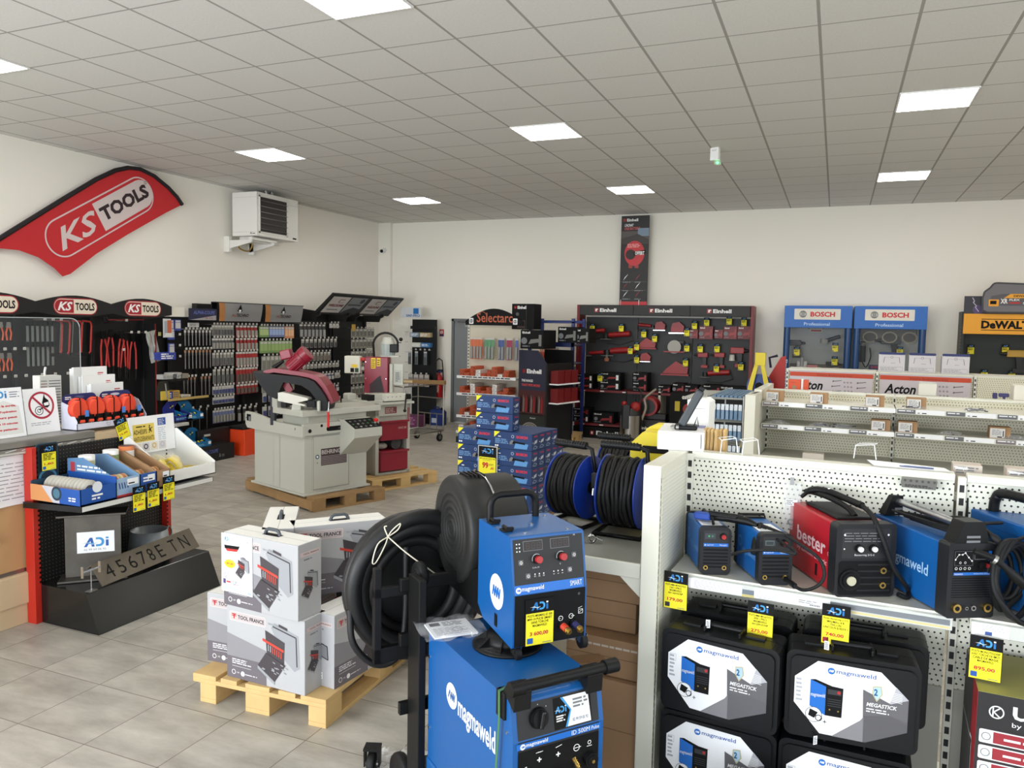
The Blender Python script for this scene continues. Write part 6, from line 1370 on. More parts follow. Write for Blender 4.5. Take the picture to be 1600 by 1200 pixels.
mb = MB(); vh(mb); mb.rbox(-.37,-.05, h+.36,-.18,.07, h+.57,.010, mat('switchbox_cream',(214,210,196),.4)); f = Face(mb,(-.37,-.05, h+.36),(1,0,0),(0,0,1)); f.step = .002; f.rect(.09,.07,.16,.11, K(232,196,50),1); f.rect(.075,.015,.12,.065, INK,1); f.rect(.13,.015,.175,.065, K(40,60,40),1); mb.cyl((-.18,.0, h+.53),(-.13,.0, h+.53),.022, K(190,50,44),12); mb.rbox(-.18,.02, h+.40,-.14,.06, h+.44,.003, MG); part(mb, 'switch_box', t, 'cream switch box')

# ================================================================== shop trolley in front of the back wall
t = thing('wire_trolley', 'chrome tube trolley with mesh deck and handle, in front of the grey door', 'trolley',(-6.22,10.55,0),80)
ch = mat('zinc_tube',(160,158,150),.3,.9)
L_, W_ = 1.0,.55
mb = MB()
for z in (.18,):
    mb.tube([(0,0, z),(L_,0, z),(L_, W_, z),(0, W_, z)],.012, ch,8, closed=True)
for k in range(1,18): mb.cyl((L_*k/18,0, z),(L_*k/18, W_, z),.003, ch,5)
for k in range(1,6): mb.cyl((0, W_*k/6, z),(L_, W_*k/6, z),.003, ch,5)
part(mb, 'deck', t, 'wire mesh deck')
for x in (0, L_):
    mb = MB(); mb.tube([(x,0,.18),(x,0,.93),(x,.03,.97),(x, W_-.03,.97),(x, W_,.93),(x, W_,.18)],.014, ch,8)
    for z in (.45,.72): mb.cyl((x,0, z),(x, W_, z),.010, ch,6)
    for y in (.14,.28,.41): mb.cyl((x, y,.18),(x, y,.45),.006, ch,6)
    part(mb, 'end_frame', t)
mb = MB(); mb.cyl((0, W_,.97),(L_, W_,.97),.012, ch,8); mb.cyl((0, W_,.72),(L_, W_,.72),.010, ch,8); mb.cyl((0,0,.97),(L_,0,.97),.012, ch,8); part(mb, 'side_rail', t)
mb = MB(); mb.tube([(L_,.2,.95),(L_+.06,.2,.98),(L_+.10,.2,.95)],.014, BLACK,8); part(mb, 'grip', t)
for x in (.06, L_-.06):
    for y in (.03, W_-.03):
        mb = MB(); mb.cyl((x, y-.015,.065),(x, y+.015,.065),.065, RUBBER,20); mb.cyl((x, y-.018,.065),(x, y+.018,.065),.035, STEEL,12); mb.box(x-.015, y-.025,.06, x+.015, y-.02,.17, ch); mb.box(x-.015, y+.02,.06, x+.015, y+.025,.17, ch); mb.box(x-.02, y-.025,.155, x+.02, y+.025,.17, ch); part(mb, 'caster', t)
mb = MB(); mb.rbox(0,0,0,1.15,.09,.06,.004, K(140,108,66,.7)); f = front(mb,0,0,0); f.rect(.45,.01,.6,.05, K(200,180,140),1); single(mb, 'wooden_batten', 'brown wooden batten lying across the top of the chrome trolley', 'batten',(-6.98,10.98,.985),10)

# ================================================================== wall mounted things
# feather banner laid against the left wall
FXW = -8.66
def fw(px, py): return at_x(px, py, FXW)
O = fw(97,372); U = (fw(222,302)-O); UL = U.length; U.normalize(); V = Vector((1,0,0)).cross(U)
def fa(px, py): q = fw(px, py)-O; return (q.dot(U), q.dot(V))
t = thing('feather_banner', 'red feather banner with black edge and white lettering, fixed across the left wall', 'banner', O,0)
top_ = [(-130,455),(-60,407),(0,372),(50,341),(100,310),(150,280),(180,266),(200,262),(218,264),(240,275),(262,293),(276,308),(284,320)]
bot_ = [(284,320),(260,332),(200,366),(150,397),(110,428),(98,432),(85,419),(60,402),(30,391),(0,388),(-60,415),(-130,470)]
RED = mat('red_banner_cloth',(196,38,44),.75, bump=.3, bscale=12); BRW = K(44,26,32,.7)
mb = MB(); mb.M = Matrix.Identity(4)
def fq(px, py): a, b = fa(px, py); v = U*a+V*b; return v
poly = [fq(*q) for q in top_]+[fq(*q) for q in bot_[1:]]
n = len(poly); thick = Vector((.004,0,0))
mb.add([p-thick for p in poly]+[p for p in poly], [tuple(range(n,2*n)), tuple(range(n-1,-1,-1))], RED)
mb.add([p-thick for p in poly]+[p for p in poly], [(i,(i+1) % n, n+(i+1) % n, n+i) for i in range(n)], RED)
part(mb, 'cloth', t, 'red cloth')
mb = MB(); mb.tube([fq(*q)+Vector((.006,0,.0)) for q in top_],.028, K(26,20,24,.7),6); part(mb, 'pole_sleeve', t, 'black pole sleeve')
mb = MB(); F = Face(mb,(0.002,0,0), U, V); F.step = .0015
WF = K(214,200,198,.7)
capr = (fa(160,300)[1]-fa(182,372)[1])/2
def cap(r, ext): return rr(-r-ext,-r, UL+r+ext, r, r,10)
R0 = abs(fa(190,290)[1]-fa(205,350)[1])*.5
R0 = .235
F.poly(rr(-R0*.95,-R0, UL+R0*.75, R0, R0,10), WF,1); F.poly(rr(-R0*.95+.018,-R0+.018, UL+R0*.75-.018, R0-.018, R0-.018,10), RED,2)
xs = fa(150,345)[0]
xx = UL*.43
pts = [(xx,-R0*.80),(UL+R0*.3,-R0*.80)]+arc(UL+R0*.0,0, R0*.80,-60,60,8)+[(xx, R0*.80)]
F.poly([(xx,-R0*.78),(UL-.02,-R0*.78)]+arc(UL-.02,0, R0*.78,-90,90,10)+[(xx, R0*.78)], WF,3)
F.text('TOOLS', xx+.05,-R0*.34, UL+R0*.42, R0*.42, BRW,4,.045)
F.text('KS',-R0*.35,-R0*.58, xx-.02, R0*.52, WF,3,.02,.35)
F.ring(UL+R0*.5, R0*.42,.02,.006, BRW,4,12)
part(mb, 'lettering', t, 'white capsule with dark lettering')
# unit heater
t = thing('unit_heater', 'white gas unit heater on a wall bracket, below the ceiling at the left', 'heater',(-8.15,9.43,3.25),90)
hw = .98; hh = .66; HW = mat('white_enamel',(226,224,218),.4)
mb = MB(); mb.rbox(0,0,0, hw,.47, hh,.008, HW); f = front(mb,0,0,0); f.line((.01,.56),(hw-.01,.56),.003, GREYINK,1); s = leftf(mb,0,.47,0); s.line((0,.58),(.47,.58),.002, GREYINK,1); s.line((0,.06),(.47,.06),.002, GREYINK,1); s.text('Al',.34,.025,.38,.055, INK,1,.02); s.rect(.39,.03,.44,.04, INK,1); f.rect(.84,.03,.93,.055, INK,1)
part(mb, 'casing', t, 'white casing')
mb = MB(); mb.box(.07,-.012,.07,.68,.0,.60, K(30,24,24)); part(mb, 'outlet_opening', t)
for k in range(6):
    mb = MB(); mb.prism([(-.035,.10+.085*k),(-.005,.115+.085*k),(-.005,.121+.085*k),(-.035,.106+.085*k)],.07,.68, K(104,96,92,.3,.5), 'x'); part(mb, 'louvre', t)
mb = MB()
for a_ in ((.05,.05,.07,.61),(.68,.05,.70,.61),(.05,.05,.70,.07),(.05,.59,.70,.61)): mb.box(a_[0],-.014, a_[1], a_[2],0, a_[3], HW)
part(mb, 'outlet_frame', t)
for x in (.45,.58):
    mb = MB(); mb.cyl((x,.2, hh),(x,.2, hh+.085),.03, STEEL,12); mb.cyl((x,.2, hh+.05),(x,.2, hh+.065),.045, STEEL,12); part(mb, 'flue_stub', t)
mb = MB(); mb.rbox(-.04,.50,-.24,.02,.60,-.0,.004, HW); mb.rbox(.50,.50,-.24,.56,.60,-.0,.004, HW)
for x in (-.02,.50): mb.prism([(.58,-.20),(.10,-.10),(.08,-.06),(.58,-.06)], x, x+.03, HW, 'x')
mb.rbox(-.02,.08,-.06,.55,.14,-.02,.004, HW); mb.rbox(.1,.15,-.08,.7,.42,-.0,.004, HW); part(mb, 'wall_bracket', t, 'white wall bracket')
mb = MB(); mb.tube(spline([(.15,.45,-.02),(.12,.45,-.16),(.30,.44,-.20),(.36,.42,-.14),(.38,.40,.0)],5),.012, BRASS,6); part(mb, 'gas_pipe', t, 'brass gas pipe')
# camera on the corner pilaster
q = at_y(591,391, BY-.14)
t = thing('security_camera', 'small white and black bullet camera on the corner pilaster', 'camera',(WX+.14, BY-.1, q.z),0)
mb = MB(); mb.cyl((0,0,0),(0,-.03,0),.05, WHITE,18); part(mb, 'mount', t); mb = MB(); mb.cyl((0,-.03,-.01),(.03,-.15,-.03),.042, WHITE,18); mb.cyl((.03,-.15,-.03),(.031,-.156,-.031),.034, INK,16); part(mb, 'camera_body', t)
# ceiling exit-light / detector
q = at_z(1117,245,3.9)
t = thing('ceiling_sounder', 'small white alarm unit with a green light hanging from the ceiling', 'alarm',(q.x, q.y,3.86),-20)
mb = MB(); mb.rbox(-.05,-.02,0,.05,.03,.14,.005, WHITE); f = front(mb,0,-.02,0); f.text('TEST',-.03,.10,.03,.115, GREYINK,1); part(mb, 'housing', t)
mb = MB(); mb.rbox(.0,-.02,-.05,.07,.03,-.0,.012, CLEARP); part(mb, 'lens', t); mb = MB(); mb.ball((.035,0,-.03),.014, mat('green_led',(60,230,90),.3, emit=((70,255,110),6)),10); part(mb, 'status_light', t, 'lit green light')
# fire extinguisher, sign, jerrycan
q = at_y(687,595, BY-.12)
t = thing('fire_extinguisher', 'red fire extinguisher hanging on the back wall left of the grey door', 'extinguisher',(q.x-.02, BY-.12,.48),0)
er = mat('extinguisher_red',(168,24,30),.3)
mb = MB(); mb.lathe([(0,0),(.08,0),(.088,.02),(.088,.40),(.06,.46),(.03,.48),(.03,.52),(0,.52)], er,24); f = front(mb,0,-.089,0); f.rect(-.05,.12,.05,.32, K(190,120,110),1); f.text('6 L',-.03,.30,.03,.35, WHITE,2); f.greek(-.04,.14,.04,.29,5, WHITE,2); part(mb, 'cylinder', t, 'red cylinder')
mb = MB(); mb.rbox(-.05,-.02,.52,.07,.02,.56,.005, K(40,60,110)); mb.rbox(-.02,-.02,.56,.09,.015,.58,.004, BLACK); part(mb, 'valve_head', t); mb = MB(); mb.tube([(-.03,0,.54),(-.07,0,.60),(-.07,0,.74),(-.0,0,.80),(.07,0,.76),(.085,0,.64),(.10,.0,.40),(.10,0,.15)],.012, RUBBER,8); part(mb, 'hose', t)
q = at_y(690,520, BY-.01); mb = MB(); mb.box(-.048,0,-.07,.048,.006,.07, K(190,36,40)); f = front(mb,0,0,0); f.rect(-.045,-.067,.045,-.03, K(40,44,90),1); f.rrect(-.03,-.02,-.01,.04,.008, WHITE,1); f.rect(.0,-.02,.02,.05, WHITE,1); f.rrect(.008,-.01,.028,.03,.006, WHITE,1)
single(mb, 'extinguisher_sign', 'small red pictogram sign on the back wall above the extinguisher', 'sign',(q.x, BY-.008, q.z))
q = at_y(675,650,13.1)
t = thing('jerrycan', 'dark blue jerrycan on the floor below the extinguisher', 'jerrycan',(q.x-.13,13.25,0),0)
mb = MB(); mb.prism([(0,0),(.28,0),(.28,.26),(.22,.31),(.04,.31),(0,.27)],0,.16, mat('dark_blue_plastic',(28,50,116),.4), 'y'); f = front(mb,0,0,0); f.rect(.04,.05,.16,.14, K(190,200,214),1); part(mb, 'body', t, bevel=.012); mb = MB(); mb.tube([(.05,.08,.31),(.07,.08,.35),(.15,.08,.35),(.18,.08,.31)],.012, mat('dark_blue_plastic',(28,50,116),.4),8); mb.cyl((.22,.08,.30),(.22,.08,.34),.025, INK,12); part(mb, 'handle', t)
# ================================================================== display racks along the left wall (all face +X)
RBK = mat('black_rack_steel',(13,13,14),.45); GRYC = K(96,96,96); LTG = K(190,188,182)
def Q(x, y, z=0): return Vector((-8.25-y, x, z))          # x along +Y, y towards the wall
def rack(label, y0, y1, zt, base=.30, depth=.40, panel=None, shelves=()):
    t = thing('display_rack', label, 'rack', Q(0,0),90)
    mb = MB(); mb.box(y0+.02, depth-.03,.05, y1-.02, depth, zt, panel or RBK); part(mb, 'back_panel', t)
    mb = MB(); mb.rbox(y0+.01,-.04,0, y1-.01, depth, base,.006, RBK); part(mb, 'base', t)
    for y in (y0, y1-.03):
        mb = MB(); mb.rbox(y, depth-.08,0, y+.03, depth+.01, zt,.003, RBK); part(mb, 'upright', t)
    for z, dd in shelves:
        mb = MB(); mb.box(y0+.03, dd, z-.03, y1-.03, depth-.03, z, RBK); part(mb, 'shelf', t)
    return t
HOOKM = {}
def hooks(t, pts, ln=.28):
    """prongs with a white price flag, as parts of the rack"""
    key = ln
    if key not in HOOKM:
        mb = MB(); mb.cyl((0,0,0),(0, ln,0),.003, CHROME,5); mb.box(-.017,-.004,-.004,.017,0,.026, K(206,204,196)); f = front(mb,0,-.004,0); f.rect(-.012,.004,.012,.010, GREYINK,1)
        o = mb.build('peg_hook'); HOOKM[key] = o.data; COL.objects.unlink(o); bpy.data.objects.remove(o)
    c = len([k for k in t.children if k.name.startswith('peg_hook')])
    for p in pts:
        if c >= 98: break
        o = bpy.data.objects.new('peg_hook', HOOKM[key]); COL.objects.link(o); o.parent = t; o.location = p; c += 1
PK = {}
def hang(name, cat, label, group, pts, rz, w, h, c1, c2, kind='pack', frame=Q, parent=None):
    for x, y, z in pts:
        key = (name, w, h, c1.name, c2.name, kind)
        q = frame(x, y, z)
        if key not in PK:
            t = thing(name, label, cat, q, rz, group); mb = MB()
            if kind == 'pack':
                mb.box(-w/2,0,-h, w/2,.003,0, c1); mb.box(-w/2,-.001,-.028, w/2,.0,-.0, K(206,204,198)); part(mb, 'header_card', t)
                mb = MB(); mb.rbox(-w*.36,-.022,-h+.012, w*.36,0,-h*.40,.004, c2); part(mb, 'product', t)
            elif kind == 'drill':
                mb.rbox(-w*.4,-.006,-.035, w*.4,.006,0,.002, c1); part(mb, 'header_card', t)
                mb = MB(); mb.cyl((0,0,-.035),(0,0,-h), w*.22, c2,8); mb.cyl((0,0,-.035),(0,0,-.075), w*.34, c2,8); part(mb, 'shank', t)
            elif kind == 'pouch':
                mb.prism(rr(-w/2,-h, w/2,0,.01,3),-.012,.006, c1, 'y'); f = front(mb,0,-.012,0); f.rect(-w*.42,-h*.80, w*.42,-h*.28, c2,1); f.rect(-w*.4,-h*.24, w*.4,-.01, LTG,1); part(mb, 'pouch', t)
            PK[key] = t
        else: dup(PK[key], q, rz+random.uniform(-6,6), label, group)
def row(t, ya, yb, n, z, y=.06, ln=.28, hk=1):
    xs = [ya+(yb-ya)*(i+.5)/n for i in range(n)]
    if hk: hooks(t, [(x, y-.02, z) for x in xs], ln)
    return [(x, y, z-.012) for x in xs]

# ---- hand tool racks with three arched headers
def ks_header(y0, y1, label):
    t = thing('rack_header', label, 'sign', Q(0,-.02),90, 'arched black header boards'); w = y1-y0
    z0, z1 = 2.02,2.135
    ptsT = [(y1-w*i/12, z1+.085*math.sin(math.pi*i/12)) for i in range(13)]; ptsB = [(y0+w*i/12, z0-.05*math.sin(math.pi*i/12)) for i in range(13)]
    mb = MB(); mb.prism(ptsB+ptsT,0,.03, mat('matt_black_board',(12,12,13),.6), 'y'); part(mb, 'board', t)
    mb = MB(); f = front(mb,0,0,0); c = (y0+y1)/2; zc = (z0+z1)/2+.015; hw = .275; hh = .085; RDK = mat('deep_red_print',(160,24,40),.5)
    f.poly(rr(c-hw-.012, zc-hh-.012, c+hw+.012, zc+hh+.012,.1), RDK,1); f.poly(rr(c-hw, zc-hh, c+hw, zc+hh,.09), K(226,214,196),2)
    f.poly([(c-.03, zc-hh+.008),(c-.03, zc+hh-.008)]+arc(c-hw+.08, zc,.076,90,270,8), RDK,3)
    f.text('KS', c-hw+.04, zc-.052, c-.045, zc+.052, WHITE,4,.03,.35); f.text('TOOLS', c-.01, zc-.045, c+hw-.03, zc+.045, INK,4,.035); part(mb, 'logo', t, 'red and cream oval logo')
ks_header(4.98,5.95, 'black arched header board cut by the left edge of the photo')
ks_header(5.95,6.93, 'black arched header board, middle one over the hand tools')
ks_header(6.93,7.86, 'black arched header board, right one over the red bolt cutters')
k1 = rack('black tool rack with pliers and clamps behind the acrylic screen',4.98,5.95,2.02,.35)
k2 = rack('black tool rack with hacksaws, partly behind the acrylic screen',5.95,6.93,2.02,.35)
k3 = rack('black tool rack with red bolt cutters and a red edge strip',6.93,7.72,2.02,.35)
mb = MB(); mb.box(7.70,.12,.3,7.715,.37,1.9, RBK); mb.box(7.70,.11,.4,7.715,.12,1.9, K(120,26,26)); part(mb, 'side_strip', k3, 'dark red strip')
REDT = mat('red_tool_grip',(172,36,30),.45); ORT = mat('orange_tool_grip',(206,86,40),.45)
def dark_tag(label, pts):
    pass
hooks(k1, [(5.30+.11*i,.05,1.60) for i in range(6)],.26); hooks(k1, [(5.5+.12*i,.05,1.30) for i in range(4)],.26)
hooks(k2, [(6.05+.16*i,.05,1.30) for i in range(6)],.26); hooks(k2, [(6.1+.1*i,.05,1.93) for i in range(3)],.26); hooks(k3, [(7.2,.05,1.93),(7.27,.05,1.78),(7.38,.05,1.78),(7.49,.05,1.78),(7.15,.05,1.56)],.26)
def tool(name, cat, label, grp, q, build, rot=0, cache={}):
    if name not in cache:
        t = thing(name, label, cat, q,90, grp); build(t); cache[name] = t
        if rot: t.rotation_euler = (Matrix.Rotation(R(90),3, 'Z') @ Matrix.Rotation(R(rot),3, 'Y')).to_euler()
    else: dup(cache[name], q, None, label, grp, rot=(Matrix.Rotation(R(90),3, 'Z') @ Matrix.Rotation(R(rot),3, 'Y')).to_euler())
def b_cutter(t):
    mb = MB(); mb.prism([(-.03,0),(.03,0),(.035,-.07),(0,-.12),(-.035,-.07)],0,.02, INK, 'y'); part(mb, 'jaws', t)
    for s in (-1,1):
        mb = MB(); mb.tube([(s*.02,.01,-.10),(s*.045,.01,-.22),(s*.055,.01,-.46)],.013, REDT,6); mb.tube([(s*.055,.01,-.46),(s*.05,.01,-.60)],.016, INK,6); part(mb, 'handle', t, 'red handle with black grip')
for i,(x, z, r_) in enumerate(((7.02,1.80,-4),(7.14,1.82,3),(7.30,1.80,0),(7.37,1.78,5),(7.48,1.76,2))): tool('bolt_cutter', 'bolt cutter', 'long red-handled bolt cutter hanging in the right tool rack, ' + ('far left', 'second from left', 'middle', 'second from right', 'next to the clear bag')[i], 'bolt cutters', Q(x,.25, z), b_cutter, r_)
def b_saw(t):
    mb = MB(); mb.tube([(-.06,0,0),(.05,0,0),(.07,0,-.04),(.07,0,-.36),(.04,0,-.40)],.012, REDT,6); part(mb, 'frame', t, 'red bow frame'); mb = MB(); mb.box(-.055,-.002,-.39,-.045,.002,0, STEEL); part(mb, 'blade', t); mb = MB(); mb.rbox(-.07,-.012,-.42,.05,.012,-.38,.006, INK); part(mb, 'handle', t)
for i, x in enumerate((6.36,6.46,6.62,6.75)): tool('hacksaw', 'hacksaw', 'red-framed hacksaw hanging in the middle tool rack, ' + ('first from the left', 'second from the left', 'third, at the screen edge', 'rightmost')[i], 'hacksaws', Q(x,.20,1.92), b_saw,4)
def b_clamp(t):
    mb = MB(); mb.box(-.012,0,-.52,.012,.01,0, K(120,124,120)); part(mb, 'bar', t); mb = MB(); mb.rbox(-.02,-.05,-.06,.02,.02,0,.005, INK); mb.rbox(-.02,-.05,-.30,.02,.02,-.24,.005, INK); part(mb, 'jaw', t)
for i in range(6): tool('bar_clamp', 'clamp', 'grey bar clamp hanging behind the acrylic screen', 'bar clamps behind the screen', Q(6.0+.06*i,.20,1.92), b_clamp,0)
def b_pl(t):
    mb = MB(); mb.prism([(-.02,0),(.02,0),(.028,-.06),(-.028,-.06)],0,.012, STEEL, 'y'); part(mb, 'jaws', t)
    for s in (-1,1): mb = MB(); mb.tube([(s*.012,.006,-.06),(s*.03,.006,-.12),(s*.018,.006,-.20)],.010, ORT,6); part(mb, 'grip', t, 'orange grip')
for j, z in enumerate((1.90,1.56)):
    for i in range(6): tool('pliers', 'pliers', 'orange-gripped pliers hanging in the %s row behind the acrylic screen' % ('upper', 'lower')[j], 'pliers behind the screen', Q(5.32+.09*i,.18, z), b_pl,0)
mb = MB(); mb.tube([(-.30,0,0),(.28,0,.01)],.010, K(120,26,26),6); mb.cyl((-.3,-.01,-.03),(-.3,.01,.03),.03, INK,8); single(mb, 'pry_bar', 'long dark red bar mounted across the top of the right tool rack', 'bar', Q(7.25,.12,1.94),90)
t = thing('bagged_tool', 'clear plastic bag with a tool, hanging crooked at the right of the bolt cutters', 'bag', Q(7.62,.12,1.80),90); t.rotation_euler = (Matrix.Rotation(R(90),3, 'Z') @ Matrix.Rotation(R(-12),3, 'Y')).to_euler()
mb = MB(); rn = random.Random(3); vs = []; n = 6
for j in range(n+1):
    for i in range(n+1): vs.append((-.07+.16*i/n, rn.uniform(-.012,.012),-.42*j/n))
mb.add(vs, [(j*(n+1)+i, j*(n+1)+i+1,(j+1)*(n+1)+i+1,(j+1)*(n+1)+i) for j in range(n) for i in range(n)], mat('milky_plastic_bag',(196,196,190),.2, alpha=.7)); part(mb, 'bag', t); mb = MB(); mb.box(.0,.0,-.36,.06,.01,-.34, WHITE); mb.cyl((0,.01,-.05),(.01,.01,-.36),.012, STEEL,6); part(mb, 'tool_inside', t)
mb = MB(); mb.prism([(-.07,-.25),(.09,-.25),(.06,.0),(-.07,0)],0,.004, K(200,200,200), 'y'); f = front(mb,0,0,0); f.rect(-.05,-.22,.02,-.03, K(150,160,170),1); f.rect(.0,-.20,.07,-.02, K(190,96,60),1.5); f.rect(-.04,-.24,.07,-.19, K(214,214,210),2); single(mb, 'leaflet', 'small printed leaflet with orange picture hanging under the right arched header', 'leaflet', Q(7.80,.0,1.97),90)
mb = MB(); mb.box(-.04,-.01,0,.0,.0,.05, K(206,196,120)); single(mb, 'yellow_ticket', 'small yellow ticket beside the clear bag in the right tool rack', 'ticket', Q(7.78,.10,1.74),90)
mb = MB(); mb.rbox(0,0,0,.24,.06,.30,.01, K(40,40,42)); single(mb, 'boxed_set', 'dark boxed tool set in the lower part of the left tool rack', 'box', Q(5.9,.15,.36),90)

# ---- mixed rack with shelves and blue dispensers
m1 = rack('narrow black rack with small boxes on shelves and teal dispensers at its foot',7.72,8.13,2.0,.22, shelves=((1.16,-.05),(.90,-.16),(.62,-.2)))
mb = MB(); mb.box(7.86,.02,2.0,8.12,.05,2.13, K(226,222,210)); part(mb, 'header', m1, 'blank cream header')
mb = MB(); mb.box(7.64,-.18,.885,8.34,-.16,.915, mat('brass_shelf_strip',(186,160,96),.4)); part(mb, 'price_strip', m1, 'yellowish price strip')
hooks(m1, [(8.06,.05, z) for z in (1.88,1.75,1.60,1.45)],.25)
BL = mat('blue_blister_card',(50,66,150),.5)
hang('blue_pack', 'pack', 'blue and grey hanging pack in the narrow rack under the cream header', 'blue packs in the narrow rack', [(7.90,.05,1.96),(8.02,.05,1.96),(7.88,.02,1.84),(7.86,.0,1.64)],90,.10,.15, BL, LTG, 'pouch')
for i,(x, z, c, w_, lab) in enumerate(((7.68,1.42, BL,.26, 'blue printed box stack at the middle of the narrow rack'),(7.71,1.16, LTG,.24, 'pale box on the upper shelf of the narrow rack, left'),(7.88,1.16, LTG,.16, 'pale box on the upper shelf of the narrow rack, middle'),(8.02,1.16, K(150,140,120),.14, 'grey-brown box on the upper shelf of the narrow rack, right'),
                                    (7.78,.90, K(50,70,160),.07, 'small blue box on the yellow-edged shelf'),(7.85,.90, K(206,160,60),.12, 'small orange box on the yellow-edged shelf'),(8.,.90, K(224,214,196),.16, 'flat pale box on the yellow-edged shelf, right'))):
    mb = MB(); hh = (.10,.06,.08,.06,.09,.10,.03)[i]; mb.rbox(0,0,0, w_,.16, hh,.003, c); f = front(mb,0,0,0); f.greek(.01,.01, w_-.01, hh-.008,3, PAPER if i in (0,4) else GREYINK,1, i)
    single(mb, 'small_box', lab, 'box', Q(x,-.03 if i > 3 else .0, z),90)
mb = MB(); mb.prism([(-.07,0),(.07,0),(.07,.10),(.05,.24),(-.03,.24),(-.07,.12)],0,.08, K(40,38,30), 'y'); mb.rbox(-.075,-.006,0,.075,.0,.12,.003, mat('yellow_card',(210,180,70),.5)); mb.cyl((.03,-.01,.02),(.0,-.01,.22),.012, STEEL,6); single(mb, 'caliper_display', 'yellow and black tool card standing at the left end of the yellow-edged shelf', 'tool', Q(7.62,-.13,.90),90)
TEAL = mat('teal_printed_carton',(16,104,156),.45)
for i,(x, z, c, lab) in enumerate(((7.62,.62, K(30,40,130), 'dark blue dispenser carton on the low shelf of the narrow rack'),(7.82,.62, TEAL, 'teal dispenser carton on the low shelf of the narrow rack, right'),(7.68,.245, TEAL, 'teal dispenser carton at the foot of the narrow rack, left'),(7.96,.22, TEAL, 'teal dispenser carton at the foot of the narrow rack, right'))):
    t = thing('dispenser_carton', lab, 'dispenser', Q(x,-.30, z),90, 'blue dispenser cartons')
    w_ = .30; mb = MB(); mb.box(0,0,0, w_,.006,.075, c); mb.prism([(0,0),(.22,0),(.22,.13),(.0,.075)],0,.005, c, 'x'); mb.prism([(0,0),(.22,0),(.22,.13),(0,.075)], w_-.005, w_, c, 'x'); mb.box(0,0,0, w_,.22,.005, c)
    mb.prism([(0,0),(w_,0),(w_,.17)]+arc(w_/2,.19, w_*.38,20,160,6,.07)+[(0,.17)],.215,.22, c, 'y'); f = front(mb,0,.215,0); f.line((w_*.4,.16),(w_*.6,.19),.012, YELLOW,1); f.line((w_*.42,.20),(w_*.55,.15),.012, INK,1); f = front(mb,0,0,0); f.rect(w_*.8,.03, w_*.97,.07, PAPER,1); f.greek(.02,.02,.2,.05,2, K(120,180,210),1, i); part(mb, 'carton', t)
    mb = MB(); rn = random.Random(i)
    for k in range(9): mb.ball((.03+.03*k,.05+rn.uniform(0,.08),.06),.024, [INK, YELLOW, TEAL][k % 3],8)
    part(mb, 'contents', t)
mb = MB(); mb.rbox(0,0,0,.22,.14,.04,.004, LTG); single(mb, 'flat_pack', 'grey flat pack on the low shelf beside the dark blue dispenser', 'box', Q(7.60,-.34,.56),90)

# ---- drill rack
m2 = rack('black rack of long drills under a dark blue header',8.13,8.64,2.0,.20)
t = thing('rack_header', 'dark blue and grey printed header over the long drills', 'sign', Q(0,-.06),90)
mb = MB(); mb.box(8.13,0,1.96,8.64,.02,2.12, K(30,32,60)); f = front(mb,0,0,0); f.poly([(8.13,1.96),(8.62,1.96),(8.62,2.03)], K(150,148,150),1); f.text('ALPHA-COUPE',8.20,2.04,8.60,2.09, K(90,100,170),1,.02,.2); f.text('& co',8.42,1.975,8.56,2.01, K(150,60,60),2); part(mb, 'board', t)
mb = MB(); mb.rbox(8.17,.0,1.86,8.36,.02,1.92,.003, LTG); f = front(mb,0,0,0); f.greek(8.19,1.87,8.34,1.91,2, GREYINK,1); part(mb, 'label_plate', m2)
DRC = K(178,130,100); DRS = K(112,108,104,.35,.7)
for z, n, y0_, y1_, hh in ((1.83,8,8.13,8.66,.22),(1.55,8,8.13,8.66,.26),(1.17,4,8.10,8.36,.28),(1.17,3,8.42,8.64,.27)):
    hang('long_drill', 'drill', 'long steel drill hanging under the dark blue header, %s row' % {1.83: 'top',1.55: 'second',1.17: 'third'}[z], 'long drills, %s row' % {1.83: 'top',1.55: 'second',1.17: 'third'}[z], row(m2, y0_, y1_, n, z),90,.04, hh, LTG if z > 1.8 else DRC, DRS, 'drill')
hang('long_drill', 'drill', 'thin whisk-like drill hanging alone low in the drill rack', 'low drills', row(m2,8.2,8.62,3,.72),90,.02,.34, LTG, DRS, 'drill')
mb = MB(); mb.rbox(0,0,0,.80,.30,.22,.006, RBK); f = front(mb,0,0,0); f.text('ALPHA-COUPE',.12,.12,.48,.17, K(90,100,170),1,.02,.2); f.text('& co',.50,.05,.60,.10, K(150,150,150),1); f.rect(.05,.04,.32,.075, K(150,140,130),1)
single(mb, 'display_plinth', 'low black plinth box with blue lettering at the foot of the drill rack', 'plinth', Q(7.86,-.34,0),90)
mb = MB(); mb.rbox(0,0,0,.60,.10,.42,.006, RBK); f = front(mb,0,0,0); f.rect(.10,.33,.22,.36, LTG,1); single(mb, 'low_cabinet', 'low black cabinet between the black plinth and the orange box', 'cabinet', Q(8.18,-.145,0),90)
mb = MB(); mb.rbox(0,0,0,1.30,.32,.38,.006, mat('bright_orange_box',(220,66,22),.45)); mb.rbox(0,0.02,.38,1.30,.32,.42,.004, RBK); single(mb, 'orange_cabinet', 'low bright orange cabinet at the foot of the bit and driver racks', 'cabinet', Q(8.80,-.40,0),90)

